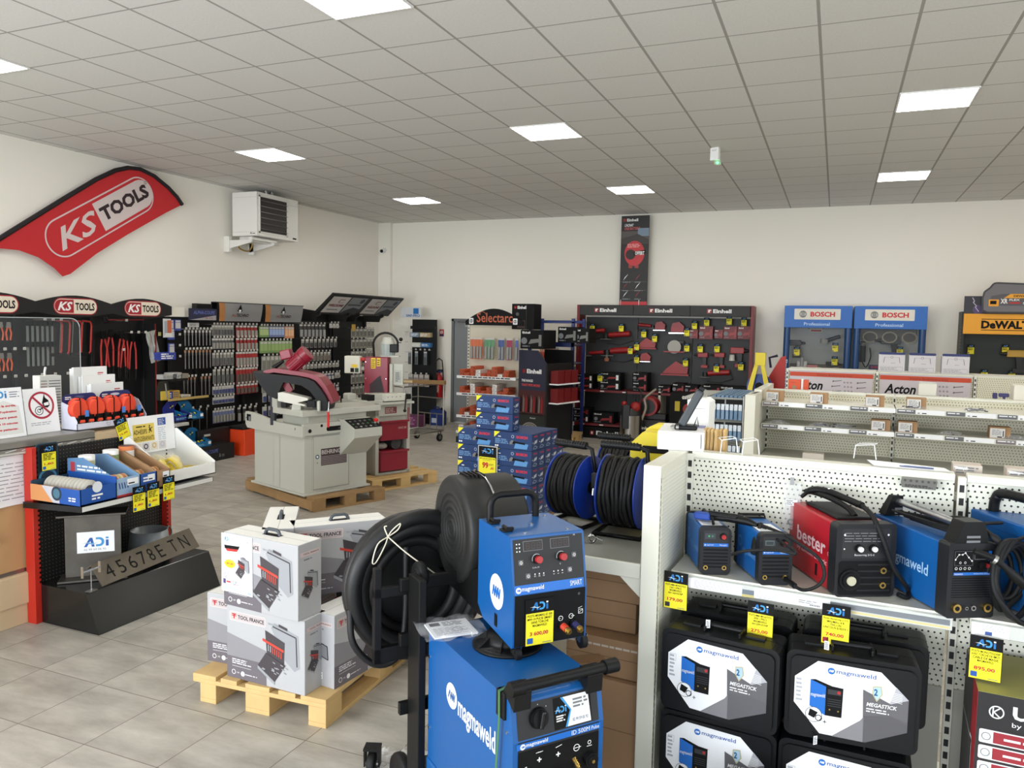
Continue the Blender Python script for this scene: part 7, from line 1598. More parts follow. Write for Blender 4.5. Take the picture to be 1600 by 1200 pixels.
# ---- two bays with curved grey headers
def curved_header(y0, y1, label):
    t = thing('rack_header', label, 'sign', Q(0,0),90, 'curved grey and orange headers'); w = y1-y0
    prof = [(-.02-.05*math.sin(math.pi*.5*k/6),1.95+.27*k/6) for k in range(7)]
    mb = MB(); GH = mat('brushed_grey_print',(134,134,134),.4); OH = mat('wood_orange_print',(176,120,70),.5, noise=.3, nscale=4)
    vs = []; cols = [0,.04,.16,1.0]
    for j,(yy, zz) in enumerate(prof):
        for c in cols: vs.append((y0+.01+(w-.02)*c+(.05*(1-j/6) if c in (.04,.16) else 0), yy, zz))
    for c, m in ((0, INK),(1, OH),(2, GH)): mb.add(vs, [(j*4+c, j*4+c+1,(j+1)*4+c+1,(j+1)*4+c) for j in range(6)], m, True)
    mb.prism([(-.02,1.945),(.03,1.945),(.03,2.225),(-.075,2.225),(-.075,2.215),(.02,2.215),(.02,1.955),(-.02,1.955)], y0, y1, RBK, 'x'); part(mb, 'curved_panel', t)
    mb = MB(); F = Face(mb,(y0,-.050,2.02),(1,0,0),(0,-.20,.98)); F.step = .006; c = w*.48
    F.poly([(c-.055,.08),(c,.185),(c+.055,.08),(c+.02,.08),(c+.0,.12),(c-.02,.08)], INK,1); F.rect(c-.03,.085, c+.02,.105, WHITE,2); F.rect(c-.012,.06, c+.004,.10, WHITE,2); F.text('TECHNO', c-.06,.0, c+.20,.045, INK,1,.02,.2); F.text('AL', c-.16,.0, c-.06,.04, K(150,60,50),1,.01,.2); F.step = .006; part(mb, 'logo', t)
curved_header(8.62,9.60, 'curved grey header with orange edge, left one of two'); curved_header(9.60,10.58, 'curved grey header with orange edge, right one of two')
a1 = rack('black rack of driver bits and grey tool packs under the left curved header',8.64,9.60,2.2,.20); a2 = rack('black rack of green and clear packs under the right curved header',9.60,10.58,2.2,.20)
GP = K(92,92,92); RP = mat('red_pack_card',(160,46,46),.5); GRN = mat('green_pack',(120,150,90),.5); CLR = K(150,148,140); BLP = K(110,120,160); ORP = K(206,140,100); WBL = K(70,76,120)
NR = ('top left', 'top right', 'second', 'third', 'fourth', 'fifth row left', 'fifth row right', 'sixth', 'lowest')
ord_ = ('top', 'second', 'third', 'fourth', 'fifth', 'sixth', 'lowest')
rows_ = ((1.90,.15,(7, CLR, GP),(6, RP, CLR)),(1.71,.16,(7, GP, CLR),(6, RP, CLR)),(1.50,.19,(6, CLR, GP),(7, RP, CLR)),(1.26,.21,(5, CLR, GP),(7, RP, K(90,84,76))),(1.01,.12,(7, LTG, WBL),(6, RP, K(90,84,76))),(.85,.10,(7, LTG, WBL),(0, RP, GP)),(.66,.19,(7, BLP, CLR),(4, K(60,56,54), CLR)))
for k,(z, hh, A_, B_) in enumerate(rows_):
    hang('tool_pack', 'pack', 'grey hanging tool pack %s row of the left curved-header rack' % ord_[k], 'grey tool packs, %s row' % ord_[k], row(a1,8.66,9.10, A_[0], z),90,.055, hh, A_[1], A_[2])
    if B_[0]: hang('tool_pack', 'pack', 'red-carded hanging pack, %s row of the left curved-header rack' % ord_[k] if k < 5 else 'dark tube pack in the lowest row of the left curved-header rack', 'red-carded packs, %s row' % ord_[k], row(a1,9.14,9.62, B_[0], z),90,.06, hh+.03, B_[1], B_[2])
hang('green_pouch', 'pouch', 'green hanging pouch in the top row under the right curved header', 'green pouches, top row', row(a2,9.66,9.86,3,1.89),90,.075,.17, GRN, K(170,190,130), 'pouch')
hang('blue_pouch', 'pouch', 'blue-grey hanging pouch in the top row under the right curved header', 'blue-grey pouches', row(a2,9.88,10.24,5,1.89),90,.072,.17, BLP, K(150,170,210), 'pouch')
hang('orange_pouch', 'pouch', 'orange hanging pouch in the top row under the right curved header', 'orange pouches', row(a2,10.26,10.48,3,1.89),90,.075,.19, ORP, K(226,180,140), 'pouch')
hang('green_pouch', 'pouch', 'green hanging pouch in the second row under the right curved header', 'green pouches, second row', row(a2,9.66,10.44,9,1.66),90,.085,.19, GRN, K(150,175,110), 'pouch')
for z in (1.42,1.10): hang('clear_pouch', 'pouch', 'clear hanging pouch behind the horizontal bandsaw, %s row' % ('upper' if z > 1.2 else 'lower'), 'clear pouches, %s row' % ('upper' if z > 1.2 else 'lower'), row(a2,9.7,10.5,8, z),90,.085,.26, CLR, K(128,128,118), 'pouch')
for z in (.85,.62): hang('white_blue_pack', 'pack', 'white and blue pack low in the right curved-header rack, %s row' % ('upper' if z > .7 else 'lower'), 'low white and blue packs %s' % ('upper' if z > .7 else 'lower'), row(a2,9.7,10.4,5, z),90,.09,.16, LTG, WBL)

# ---- two bays with tilted canopy boards
def canopy(y0, y1, label):
    t = thing('rack_canopy', label, 'sign', Q(0,-.02),90, 'tilted canopy boards'); w = y1-y0
    F0 = Vector((y0,-.38,2.40)); v = Vector((0,.34,-.34)).normalized()
    mb = MB(); mb.prism([(-.42,2.44),(-.40,2.46),(-.03,2.14),(-.06,2.10)], y0, y1, RBK, 'x'); part(mb, 'board', t)
    mb = MB(); F = Face(mb,(y0,-.06,2.10),(1,0,0),(0,-.36,.34)); F.step = .004
    F.rect(.07,.05, w*.50,.44, K(206,202,198),1); F.text('WELDLINE',.12,.20, w*.46,.26, K(130,40,50),2,.03); F.rrect(w*.27,.30, w*.40,.38,.02, K(140,60,70),2); F.rrect(w*.28,.31, w*.39,.37,.015, K(206,202,198),3); F.rect(.16,.12, w*.4,.14, GREYINK,2)
    F.rect(w*.53,.05, w*.95,.44, K(136,140,144),1); F.poly([(w*.53,.05),(w*.95,.05),(w*.95,.16),(w*.75,.20),(w*.6,.12)], K(44,48,56),2); F.rect(w*.56,.24, w*.9,.28, K(80,84,90),2); F.disc(w*.85,.36,.06, K(60,70,80),2,10); part(mb, 'printed_panels', t)
    for y in (y0+.05, y1-.25): mb = MB(); mb.prism([(.0,1.98),(.36,1.98),(.36,2.2),(-.10,2.14),(-.10,2.08),(-.03,2.05)], y, y+.03, RBK, 'x'); part(mb, 'bracket', t)
canopy(10.90,12.08, 'dark canopy board tilted over the rack, left one of two'); canopy(12.08,13.20, 'dark canopy board tilted over the rack, right one of two')
w1 = rack('black rack crowded with small white-tagged packs under the left canopy board',10.60,11.90,2.15,.20); w2 = rack('black rack with grey carded packs in rows under the right canopy board',11.95,13.05,2.1,.20)
WP = K(158,154,146); DG = K(70,70,70)
for k,(z, a, b, n, hh, c1, c2) in enumerate(((1.93,10.62,11.35,7,.22, DG, K(150,150,148)),(1.95,11.45,11.75,3,.08, LTG, LTG),(1.68,10.66,11.7,9,.15, WP, DG),(1.45,10.66,11.5,8,.15, WP, K(120,110,100)),(1.25,10.7,11.75,10,.08, LTG, WP),(1.07,11.2,11.6,4,.12, WBL, LTG),(1.07,11.62,11.78,2,.10, LTG, WP),(.85,11.2,11.75,5,.12, WBL, LTG),(.60,11.4,11.8,4,.16, LTG, WP))):
    hang('small_pack', 'pack', 'small white-tagged pack in the left canopy rack, %s row' % NR[k], 'small packs, %s row' % NR[k], row(w1, a, b, n, z,.05),90,.075, hh, c1, c2)
for k, z in enumerate((1.86,1.66,1.44,1.22,1.0,.78)):
    hang('carded_pack', 'pack', 'pale carded pack in the %s row of the right canopy rack' % ord_[k], 'pale carded packs, %s row' % ord_[k], row(w2,12.12,12.90,6, z,.05),90,.105,.17, K(150,146,136), K(112,110,104), 'pouch')
mb = MB(); mb.rbox(-.05,0,-.12,.05,.02,0,.004, K(190,150,60)); single(mb, 'yellow_pack', 'small yellow pack at the top left of the right canopy rack', 'pack', Q(12.12,-.02,1.93),90)
for k in range(3): hang('welding_gloves', 'gloves', 'grey and brown welding gloves low in the right canopy rack', 'welding gloves', [(12.2+.24*k,.0,.62)],90,.18,.26, K(100,84,80), K(120,96,74), 'pouch')
t = thing('torch_crate', 'brown wooden crate with pale bottles at the foot of the right canopy rack', 'crate', Q(12.05,-.25,.20),90)
mb = MB(); mb.rbox(0,0,0,.62,.22,.20,.006, K(96,66,36)); part(mb, 'crate', t)
for k in range(3): mb = MB(); mb.cyl((.3+.1*k,.08,.20),(.3+.1*k,.08,.30),.018, K(214,200,170),8,.012); part(mb, 'bottle', t)
mb = MB()
for k in range(6): mb.cyl((0,0,.08*k),(.0,.22,.08*k+.005),.004, STEEL,5)
mb.box(-.05,-.03,-.05,.02,.0,.5, RBK)
single(mb, 'side_prongs', 'short empty wire prongs sticking out at the right side of the canopy rack', 'prongs',(-8.62,13.06,1.55),0)
# ================================================================== along the back wall
def W0(x, y, z=0): return Vector((x, y, z))
def xy(px, Y): return at_y(px,550, Y).x
def zz(px, py, Y): return at_y(px, py, Y).z
RBX = mat('red_black_print',(110,20,24),.45); RTL = mat('tool_red',(150,26,28),.4); DKT = mat('tool_black',(26,26,27),.45)
def brandbox(label, q, w, d, h, base, grp, text=None, tc=WHITE, art=RTL, rz=0, extra=None, cache={}):
    key = (w, d, h, base.name, text)
    if key in cache: return dup(cache[key], q, rz, label, grp)
    t = thing('tool_carton', label, 'carton', q, rz, grp); mb = MB(); mb.box(0,0,0, w, d, h, base); part(mb, 'carton', t)
    mb = MB(); f = front(mb,0,0,0)
    if text: f.text(text, w*.08, h*.80, w*.42, h*.92, tc,1,.03)
    f.disc(w*.16, h*.42, h*.18, GREYINK,1,12); f.poly([(w*.35, h*.25),(w*.80, h*.35),(w*.85, h*.55),(w*.45, h*.50)], art,1); f.rect(w*.80, h*.15, w*.92, h*.75, WHITE if extra else art,1); f.greek(w*.08, h*.08, w*.5, h*.2,1, GREYINK,1,3)
    part(mb, 'print', t); cache[key] = t; return t
TAGM = []
def ytag(x, y, z, label, grp, rz=0, w=.09, h=.145):
    if not TAGM: TAGM.append(single(price_tag_mesh(w, h, '',3), 'price_tag', label, 'price tag',(x-w/2, y, z), rz, grp))
    else:
        o = TAGM[0].copy(); COL.objects.link(o); o.location = (x-w/2, y, z); o.rotation_euler = (0,0, R(rz)); o['label'] = label; o['group'] = grp

# accessory rack left of the extinguisher
Y = 13.45; x0, x1 = xy(640, Y), xy(678, Y)
t = thing('accessory_rack', 'tall narrow black accessory rack beside the corner pilaster', 'rack',(x0, Y,0),0)
w = x1-x0; mb = MB(); mb.box(0,.1,.05, w,.13,2.05, RBK); mb.box(0,-.1,0, w,.36,.12, RBK); mb.box(0,.02,1.86, w,.13,1.92, RBK); part(mb, 'back_panel', t)
hooks(t, [(.1+.1*i,-.1,1.45) for i in range(5)],.2); hooks(t, [(.08+.12*i,-.1,.98) for i in range(4)],.2)
for k in range(8):
    mb = MB(); mb.cyl((-.02,-.02,.4+.2*k),(-.10,-.02,.4+.2*k),.004, STEEL,5); part(mb, 'side_prong', t)
mb = MB(); mb.box(0,0,0,.46,.02,.20, K(206,210,214)); f = front(mb,0,0,0); f.rect(.28,.07,.40,.18, K(30,110,180),1); f.text('SAF-FRO',.12,.015,.43,.06, K(30,90,160),1,.03); single(mb, 'brand_sign', 'white sign with blue square and lettering above the narrow accessory rack', 'sign',(xy(626,13.4),13.4, zz(640,496,13.4)),0)
for i,(a, b, z, c, lab) in enumerate(((0.0,.2,1.70, K(140,160,180), 'blue-grey box on the top of the narrow rack, left'),(.22,.46,1.70, K(190,170,130), 'tan box on the top of the narrow rack, right'),(.02,.24,1.50, K(214,214,200), 'white box in the second row of the narrow rack, left'),(.25,.46,1.50, K(60,120,180), 'blue box in the second row of the narrow rack, right'))):
    mb = MB(); mb.rbox(a,0,0, b,.1,.09,.003, c); f = front(mb,0,0,0); f.greek(a+.02,.02, b-.02,.07,2, PAPER,1, i); single(mb, 'small_box', lab, 'box',(x0, Y, z),0)
hang('grey_bag', 'bag', 'pale grey bag hanging in the low row of the narrow accessory rack', 'grey bags on the narrow rack', [(x0+.08+.12*i, Y-.08,.97) for i in range(4)],0,.10,.24, K(170,160,156), K(140,132,128), 'pouch', W0)
hang('hanging_tool', 'tool', 'slim grey tool pack in the middle row of the narrow accessory rack', 'slim packs on the narrow rack', [(x0+.05, Y-.08,1.42),(x0+.2, Y-.08,1.42),(x0+.40, Y-.08,1.42)],0,.07,.26, K(120,130,138), K(90,92,94), 'pack', W0)
mb = MB(); mb.rbox(0,0,0,.42,.3,.22,.01, K(110,50,90)); f = front(mb,0,0,0); f.greek(.02,.05,.4,.2,4, K(180,120,150),1,3); single(mb, 'purple_carton', 'purple printed carton low in front of the narrow accessory rack', 'carton',(xy(630,12.9),12.75,.35-.35),0)

# electrode gondola with arched sign
Y = 11.95; x0, x1 = xy(733, Y), xy(814, Y); w = x1-x0
t = thing('electrode_gondola', 'cream gondola with orange electrode cartons under a black arched sign', 'shelving',(x0, Y,0),0)
mb = MB(); mb.box(0,0,.1, w,.02,2.02, pegboard('cream_wall_pegboard',(216,208,188), hole=(150,140,120), pitch=.03, r=.18, stagger=False)); mb.box(-.02,-.02,0,.015,.02,2.04, CRM); mb.box(w-.015,-.02,0, w+.02,.02,2.04, CRM); f = front(mb,0,-.02,0)
for k in range(30): f.rect(-.012,.3+.055*k,.006,.325+.055*k, SLOT,1)
part(mb, 'perforated_back_panel', t)
zs = [zz(760, y,11.55) for y in (589,616,651,676)]; sx0 = xy(716,11.55)-x0; sx1 = xy(808,11.55)-x0
for z in zs:
    mb = MB(); mb.box(sx0,-.44, z-.03, sx1,0, z, CRM); mb.box(sx0,-.446, z-.035, sx1,-.44, z+.01, PAPER); f = front(mb,0,-.446,0); f.greek(sx0+.1, z-.025, sx1-.05, z+.005,1, INK,1, int(z*100)); part(mb, 'shelf', t)
mb = MB(); mb.box(sx0,-.44,0, sx1,0,.10, RBK); part(mb, 'base', t)
t = thing('arched_sign', 'black arched sign with orange lettering on top of the electrode gondola', 'sign',(x0-.03, Y-.10,1.98),0)
ww = w+.10; mb = MB(); mb.prism([(0,-.02),(ww,-.02),(ww,.05)]+[(ww-ww*i/14,.05+.21*math.sin(math.pi*i/14)) for i in range(1,14)]+[(0,.05)],0,.02, INK, 'y'); f = front(mb,0,0,0); OS = mat('copper_orange_print',(190,96,60),.5)
f.text('Selectarc', ww*.20,.03, ww*.82,.19, OS,1,.01); f.ring(ww*.30,.14,.07,.008, OS,1,16, a0=R(20), a1=R(170)); 
for a in (.10,.86): f.rrect(ww*a-.035,.0, ww*a+.045,.10,.01, PAPER,1); f.ring(ww*a+.005,.05,.03,.008, INK,2,14); f.rect(ww*a-.002,.03, ww*a+.012,.07, INK,2)
part(mb, 'board', t)
for k,(a, b, n, c, nm) in enumerate(((674,768,4, K(206,110,70), 'orange'),(785,860,3, K(90,150,110), 'green'),(890,938,2, K(70,90,150), 'blue'),(958,1000,2, K(160,60,90), 'crimson'),(1022,1050,1, K(90,110,170), 'violet'))):
    xs = [xy(600+(a+(b-a)*(i+.5)/n)/5,11.8) for i in range(n)]
    hang('rod_tube_pack', 'pack', '%s-topped tube pack of welding rods on the electrode gondola' % nm, '%s rod packs' % nm, [(x,11.8, zz(760,528,11.8)) for x in xs],0,.052,.36, c, K(150,152,150), 'pack', W0)
rn = random.Random(12); EB = mat('orange_electrode_carton',(196,84,44),.55); EW = K(206,196,190); b0 = {}
for si, z in enumerate(zs):
    for i in range(9):
        c = EB if (i+si) % 4 != 3 else EW
        for j in range(1+(i % 3 != 1)+(i % 4 == 2)):
            q = (x0+sx0+.04+.098*i+rn.uniform(-.004,.004),11.52+rn.uniform(0,.03), z+.056*j)
            if q[0] > x0+sx1-.1: continue
            lab = '%s electrode carton lying on the %s shelf of the electrode gondola' % ('orange' if c is EB else 'white and orange',('top', 'second', 'third', 'lowest')[si])
            if c.name not in b0:
                t = thing('electrode_carton', lab, 'carton', q,0, lab[:-len(' of the electrode gondola')]); mb = MB(); mb.box(0,0,0,.088,.32,.055, c); f = front(mb,0,0,0); f.rect(.006,.006,.079,.044, K(120,60,40) if c is EB else PAPER,1); part(mb, 'carton', t)
                mb = MB(); f = front(mb,0,-.001,0); f.rect(.012,.012,.06,.036, c,1); part(mb, 'end_label', t); b0[c.name] = t
            else: dup(b0[c.name], q, rn.uniform(-2,2), lab, lab[:-len(' of the electrode gondola')])

# red and black power tool wall
Y = 13.38; x0, x1 = -4.30,-1.30; w = x1-x0
t = thing('power_tool_wall', 'wide black power tool wall with red sides and three black headers', 'display wall',(x0, Y,0),0)
DKP = mat('charcoal_panel',(33,33,34),.5)
for k in range(3):
    mb = MB(); mb.box(.06+k*.97,.30,.1,.06+k*.97+.96,.32,2.15, DKP); part(mb, 'back_panel', t)
    mb = MB(); mb.rbox(.02+k*.985,-.02,2.18,.02+k*.985+.98,.32,2.36,.004, K(34,33,33)); f = front(mb,.02+k*.985,-.02,2.18); f.rect(.28,.05,.355,.125, RTL,1); f.rect(.30,.065,.325,.11, WHITE,2); f.rect(.325,.095,.345,.11, WHITE,2); f.text('Einhell',.38,.055,.68,.12, WHITE,1,.035); part(mb, 'header', t, 'black header with white lettering')
for x in (-.02, w-.02):
    mb = MB(); mb.rbox(x,-.03,0, x+.05,.34,2.36,.003, RBX); part(mb, 'side_panel', t, 'dark red side panel')
for z, xe in ((.86,1.55),(.26,1.20)):
    mb = MB(); mb.box(.03,-.20, z-.04, xe,.30, z, RBX); f = front(mb,0,-.2,0)
    for q in (.15,.5,.9): f.rect(q, z-.03, q+.07, z-.012, PAPER,1)
    part(mb, 'shelf', t, 'dark red shelf')
mb = MB(); mb.box(1.55,-.2,.82, w-.03,.30,.86, RBX); mb.box(1.53,-.2,.0,1.57,.3,.88, CRM); part(mb, 'shelf', t)
mb = MB(); mb.box(.02,-.22,0,1.22,.3,.20, INK); f = front(mb,0,-.22,0); f.rect(.34,.06,.41,.13, RTL,1); f.rect(.36,.075,.385,.115, WHITE,2); f.text('Einhell',.45,.06,.85,.135, WHITE,1,.035); mb.box(1.22,-.1,0, w,.3,.2, INK); part(mb, 'plinth', t, 'black plinth with white lettering')
YT = 13.60
def P2(px, py): return at_y(px, py, YT)
def grinder(label, px, py, s=1.0, flip=1):
    s *= 1.3
    q = P2(px, py); t = thing('angle_grinder', label, 'power tool',(q.x, YT, q.z),0, 'red power tools on the wall')
    mb = MB(); mb.cyl((-.11*s*flip,0,0),(.12*s*flip,0,.02*s),.027*s, RTL,12,.030*s); part(mb, 'body', t)
    mb = MB(); mb.cyl((-.14*s*flip,0,-.035*s),(-.14*s*flip,0,.01*s),.028*s, DKT,12); mb.cyl((-.14*s*flip,0,-.045*s),(-.14*s*flip,0,-.040*s),.062*s, K(130,130,126),18); part(mb, 'disc_head', t)
    mb = MB(); mb.tube([(.12*s*flip,0,.02*s),(.16*s*flip,0,-.05*s),(.02,0,-.10*s),(-.12*s,0,-.09*s)],.008, DKT,6); part(mb, 'cord', t)
def drill(label, px, py, s=1.0, col=None, flip=1, grp='red power tools on the wall'):
    s *= 1.25
    q = P2(px, py); t = thing('cordless_drill', label, 'power tool',(q.x, YT, q.z),0, grp); col = col or RTL
    mb = MB(); mb.rbox(-.07*s,-.02,-.03*s,.07*s,.02,.035*s,.01, col); part(mb, 'body', t); mb = MB(); mb.cyl((-.07*s*flip,0,0),(-.12*s*flip,0,0),.02*s, DKT,10,.012*s); part(mb, 'chuck', t)
    mb = MB(); mb.prism([(.0,-.02*s),(.05*s,-.02*s),(.05*s,-.14*s),(.015*s,-.14*s)],-.015,.015, DKT, 'y'); mb.rbox(-.02*s,-.022,-.175*s,.075*s,.022,-.135*s,.006, col if col is RTL else DKT); part(mb, 'grip', t)
def saw(label, px, py, s=1.0, kind=0):
    s *= 1.25
    q = P2(px, py); t = thing('power_saw', label, 'power tool',(q.x, YT, q.z),0, 'red power tools on the wall')
    if kind == 0: mb = MB(); mb.prism([(-.08*s,-.05*s),(.09*s,-.05*s),(.10*s,.03*s),(.03*s,.09*s),(-.06*s,.07*s),(-.08*s,.02*s)],-.025,.025, RTL, 'y'); part(mb, 'body', t, bevel=.006); mb = MB(); mb.box(-.11*s,-.04,-.075*s,.10*s,.03,-.06*s, CHROME); part(mb, 'shoe', t)
    if kind == 1: mb = MB(); mb.cyl((0,-.03,0),(0,.03,0),.085*s, K(160,156,146,.4),20); part(mb, 'blade_guard', t); mb = MB(); mb.box(-.13*s,-.05,-.07*s,.13*s,.05,-.055*s, RTL); mb.rbox(-.02*s,-.02,.04*s,.12*s,.02,.08*s,.01, DKT); part(mb, 'base', t)
    if kind == 2: mb = MB(); mb.prism([(-.16*s,-.06*s),(.14*s,-.06*s),(.15*s,.02*s),(.0,.09*s),(-.12*s,-.01*s)],-.025,.025, RTL, 'y'); part(mb, 'body', t, bevel=.005); mb = MB(); mb.box(-.18*s,-.03,-.085*s,.16*s,.03,-.065*s, RTL); part(mb, 'base', t)
grinder('red angle grinder, top left of the power tool wall',932,518); grinder('larger red two-handed grinder, top row second',967,524,1.3); grinder('red angle grinder in the second row, far left',932,552,.9); grinder('long red polisher in the second row',972,549,1.5)
grinder('small red multi tool at the top of the middle bay',1008,509,.75,-1); saw('red nail gun hanging at the top of the middle bay',1031,510,.8,0); saw('red jigsaw at the top right of the middle bay',1058,513,1.0,0); saw('red sander in the second row of the middle bay',1010,537,.9,2); saw('silver circular saw in the middle bay',1054,542,1.1,1)
saw('small red sander in the third row of the middle bay',1008,559,.8,0); saw('red planer at the lower right of the middle bay',1056,576,1.15,2); drill('red cordless drill, left in the right-hand bay',1098,555,1.0); drill('red cordless drill, second in the right-hand bay',1124,555,1.0); drill('red paint sprayer body at the right side of the wall',1152,548,1.3, None,-1); grinder('long black and red hedge tool low in the right-hand bay',1122,584,1.2,1)
q = P2(1144,558); mb = MB(); mb.cyl((0,0,0),(0,0,.10),.05, K(200,196,190),12,.04); single(mb, 'spray_cup', 'white paint cup of the sprayer at the right side of the wall', 'cup',(q.x, YT-.02, q.z-.06),0)
q = P2(948,560); mb = MB(); mb.cyl((0,0,0),(0,0,.06),.04, K(190,120,90),12,.05); mb.cyl((0,0,.06),(0,0,.14),.025, K(150,140,130),10); single(mb, 'trimmer', 'small router-like tool in the second row of the left bay', 'tool',(q.x, YT, q.z-.05),0)
for i,(px, py) in enumerate(((927,512),(972,512),(1007,521),(1024,528),(1074,519),(986,547),(996,541),(1074,543),(996,561),(1072,566),(1086,508),(1105,503),(1140,501),(1163,503),(1095,544),(1121,544),(1120,575),(1158,572),(947,588))):
    q = P2(px, py); ytag(q.x, YT-.06 if i != 18 else 13.205, q.z-.07, 'small yellow price tag on the red and black power tool wall', 'yellow tags on the power tool wall')
for i,(px, s_) in enumerate(((1085,.7),(1104,1.15),(1124,.7),(1142,1.1),(1164,1.1))):
    q = P2(px,512); h_ = .16*s_+.04
    brandbox('red and black blister box hanging in the right-hand bay of the tool wall',(q.x-.10*s_, YT-.05, P2(px,530 if s_ > 1 else 529).z),.2*s_,.05, h_, RBX, 'hanging battery boxes', 'Einhell')
zt = .865
for i,(px, lvl, w_, h_, lab) in enumerate(((903,0,.30,.13, 'lower of the two at the left end of the red shelf'),(903,1,.30,.13, 'upper of the two at the left end of the red shelf'),(938,0,.38,.15, 'lower of the second pair on the red shelf'),(938,1,.38,.15, 'upper of the second pair on the red shelf'),(990,0,.26,.16, 'lower of the third pair on the red shelf'),(990,1,.26,.16, 'upper of the third pair on the red shelf'),(1030,0,.22,.12, 'low one near the middle of the red shelf'),(1053,0,.2,.17, 'tall one right of the middle of the shelf'),(1072,0,.22,.15, 'next to the tall one on the shelf'),(1100,0,.3,.17, 'at the right part of the shelf'))):
    brandbox('black and red carton, '+lab,(xy(px,13.25),13.22, zt+(h_+.002)*lvl), w_,.3, h_, INK, None, 'Einhell', WHITE, RTL,0, i < 4)
for i,(px, lvl, w_, h_) in enumerate(((899,0,.30,.13),(899,1,.30,.12),(930,0,.38,.19),(995,0,.4,.3))):
    brandbox('black and red carton on the bottom shelf of the tool wall, '+('left lower', 'left upper', 'with orange picture', 'behind the vacuum')[i],(xy(px,13.25),13.2,.265+(.132 if lvl else 0)), w_,.3, h_, INK, None, 'Einhell')
mb = MB(); mb.box(-1.9,13.35,1.03-.165,-1.34,13.5,1.03, INK); f = front(mb,0,13.35,0); f.text('Einhell',-1.75,.985,-1.55,1.01, WHITE,1,.03); single(mb, 'long_carton', 'long flat black carton at the right end of the tool wall shelf', 'carton',(0,-.1,0),0)
# poster above
t = thing('hanging_poster', 'tall narrow black and red poster on the back wall above the power tools', 'poster',(-3.62,13.62,2.36),0)
pw, phh = .50,1.58; mb = MB(); mb.box(0,0,0, pw,.02, phh, K(34,32,33)); f = front(mb,0,0,0); f.rect(0,0, pw,.07, RTL,1); f.rect(.0,.0, pw,.07, mat('poster_red',(190,44,50),.5),2)
f.rect(.03, phh-.10,.08, phh-.05, RTL,1); f.text('Einhell',.10, phh-.10,.30, phh-.05, WHITE,1,.03); f.text('L\'ACHAT',.06, phh-.19,.22, phh-.14, PAPER,1,.02,.2); f.text('UNE BATTERIE',.06, phh-.25,.34, phh-.20, K(200,90,90),1,.02,.2)
f.rect(.0, phh-.50, pw, phh-.27, K(84,78,76),1); f.rect(.3, phh-.36, pw, phh-.22, K(120,140,160),1.4); f.poly([(.0, phh-.40),(.3, phh-.32),(pw, phh-.42),(pw, phh-.5),(0, phh-.5)], K(60,54,52),2)
f.disc(.25, phh-.66,.18, mat('poster_red',(190,44,50),.5),3,30,.22); f.disc(.18, phh-.68,.09, K(40,34,34),4,16); f.poly([(.24, phh-.70),(.45, phh-.67),(.45, phh-.60),(.24, phh-.63)], INK,5); f.text('OFFERT',.26, phh-.69,.43, phh-.625, WHITE,6,.04); f.greek(.12, phh-.56,.38, phh-.49,3, K(230,160,160),4,3)
f.rrect(.15, phh-.92,.22, phh-.84,.01, RTL,1); f.rrect(.26, phh-.92,.33, phh-.84,.01, RTL,1)
for i in range(2):
    for j in range(3): f.poly([(.06+.22*i,.50-.15*j-.06),(.13+.22*i,.53-.15*j),(.15+.22*i,.56-.15*j),(.09+.22*i,.5-.15*j)], RTL if (i+j) % 2 else PAPER,1); f.greek(.05+.22*i,.40-.15*j,.2+.22*i,.43-.15*j,1, GREYINK,1, i+j)
f.line((.02,.42),(.48,.42),.003, GREYINK,1); f.line((.02,.27),(.48,.27),.003, GREYINK,1); part(mb, 'printed_sheet', t)
for x in (.03,.36): mb = MB(); mb.cyl((x,-.02,-.0),(x,-.02,.10),.006, WHITE,6); part(mb, 'stand_foot', t)
# workshop vacuum and neighbours
q = at_y(986,660,12.6)
t = thing('workshop_vacuum', 'steel drum workshop vacuum with black and red top, before the power tool wall', 'vacuum cleaner',(q.x,12.6,0),0)
mb = MB(); mb.cyl((0,0,.10),(0,0,.52),.19, mat('polished_steel',(170,168,164),.22,1.0),28); mb.lathe([(.172,.30),(.178,.31),(.172,.32)], CHROME,28); part(mb, 'drum', t, 'shiny steel drum')
mb = MB(); mb.cyl((0,0,.52),(0,0,.64),.18, DKT,24,.15); mb.rbox(-.10,-.19,.30,.02,-.15,.70,.01, DKT); part(mb, 'motor_head', t); mb = MB(); mb.ball((.08,-.06,.66),.09, RTL,12); mb.ball((-.12,-.02,.70),.05, RTL,10); part(mb, 'red_cover', t, 'red covers')
mb = MB(); mb.tube([(-.13,.1,.62),(-.12,.1,.92),(-.08,.1,.96),(.10,.1,.96),(.13,.1,.92),(.14,.1,.62)],.012, DKT,8); part(mb, 'push_handle', t); mb = MB(); mb.tube(spline([(.18,0,.45),(.24,.0,.65),(.22,0,.80),(.34,.0,.92),(.40,0,.97)],5),.02, K(150,140,126,.4),8); part(mb, 'hose', t)
for a in range(4): mb = MB(); mb.ball((.15*math.cos(a*1.57+.8),.15*math.sin(a*1.57+.8),.04),.04, DKT,8); mb.cyl((.15*math.cos(a*1.57+.8),.15*math.sin(a*1.57+.8),.04),(.13*math.cos(a*1.57+.8),.13*math.sin(a*1.57+.8),.14),.02, DKT,6); part(mb, 'caster', t)
q = at_y(1020,640,12.9); t = thing('air_compressor', 'black and red wheeled machine right of the steel vacuum', 'machine',(q.x,12.9,0),0)
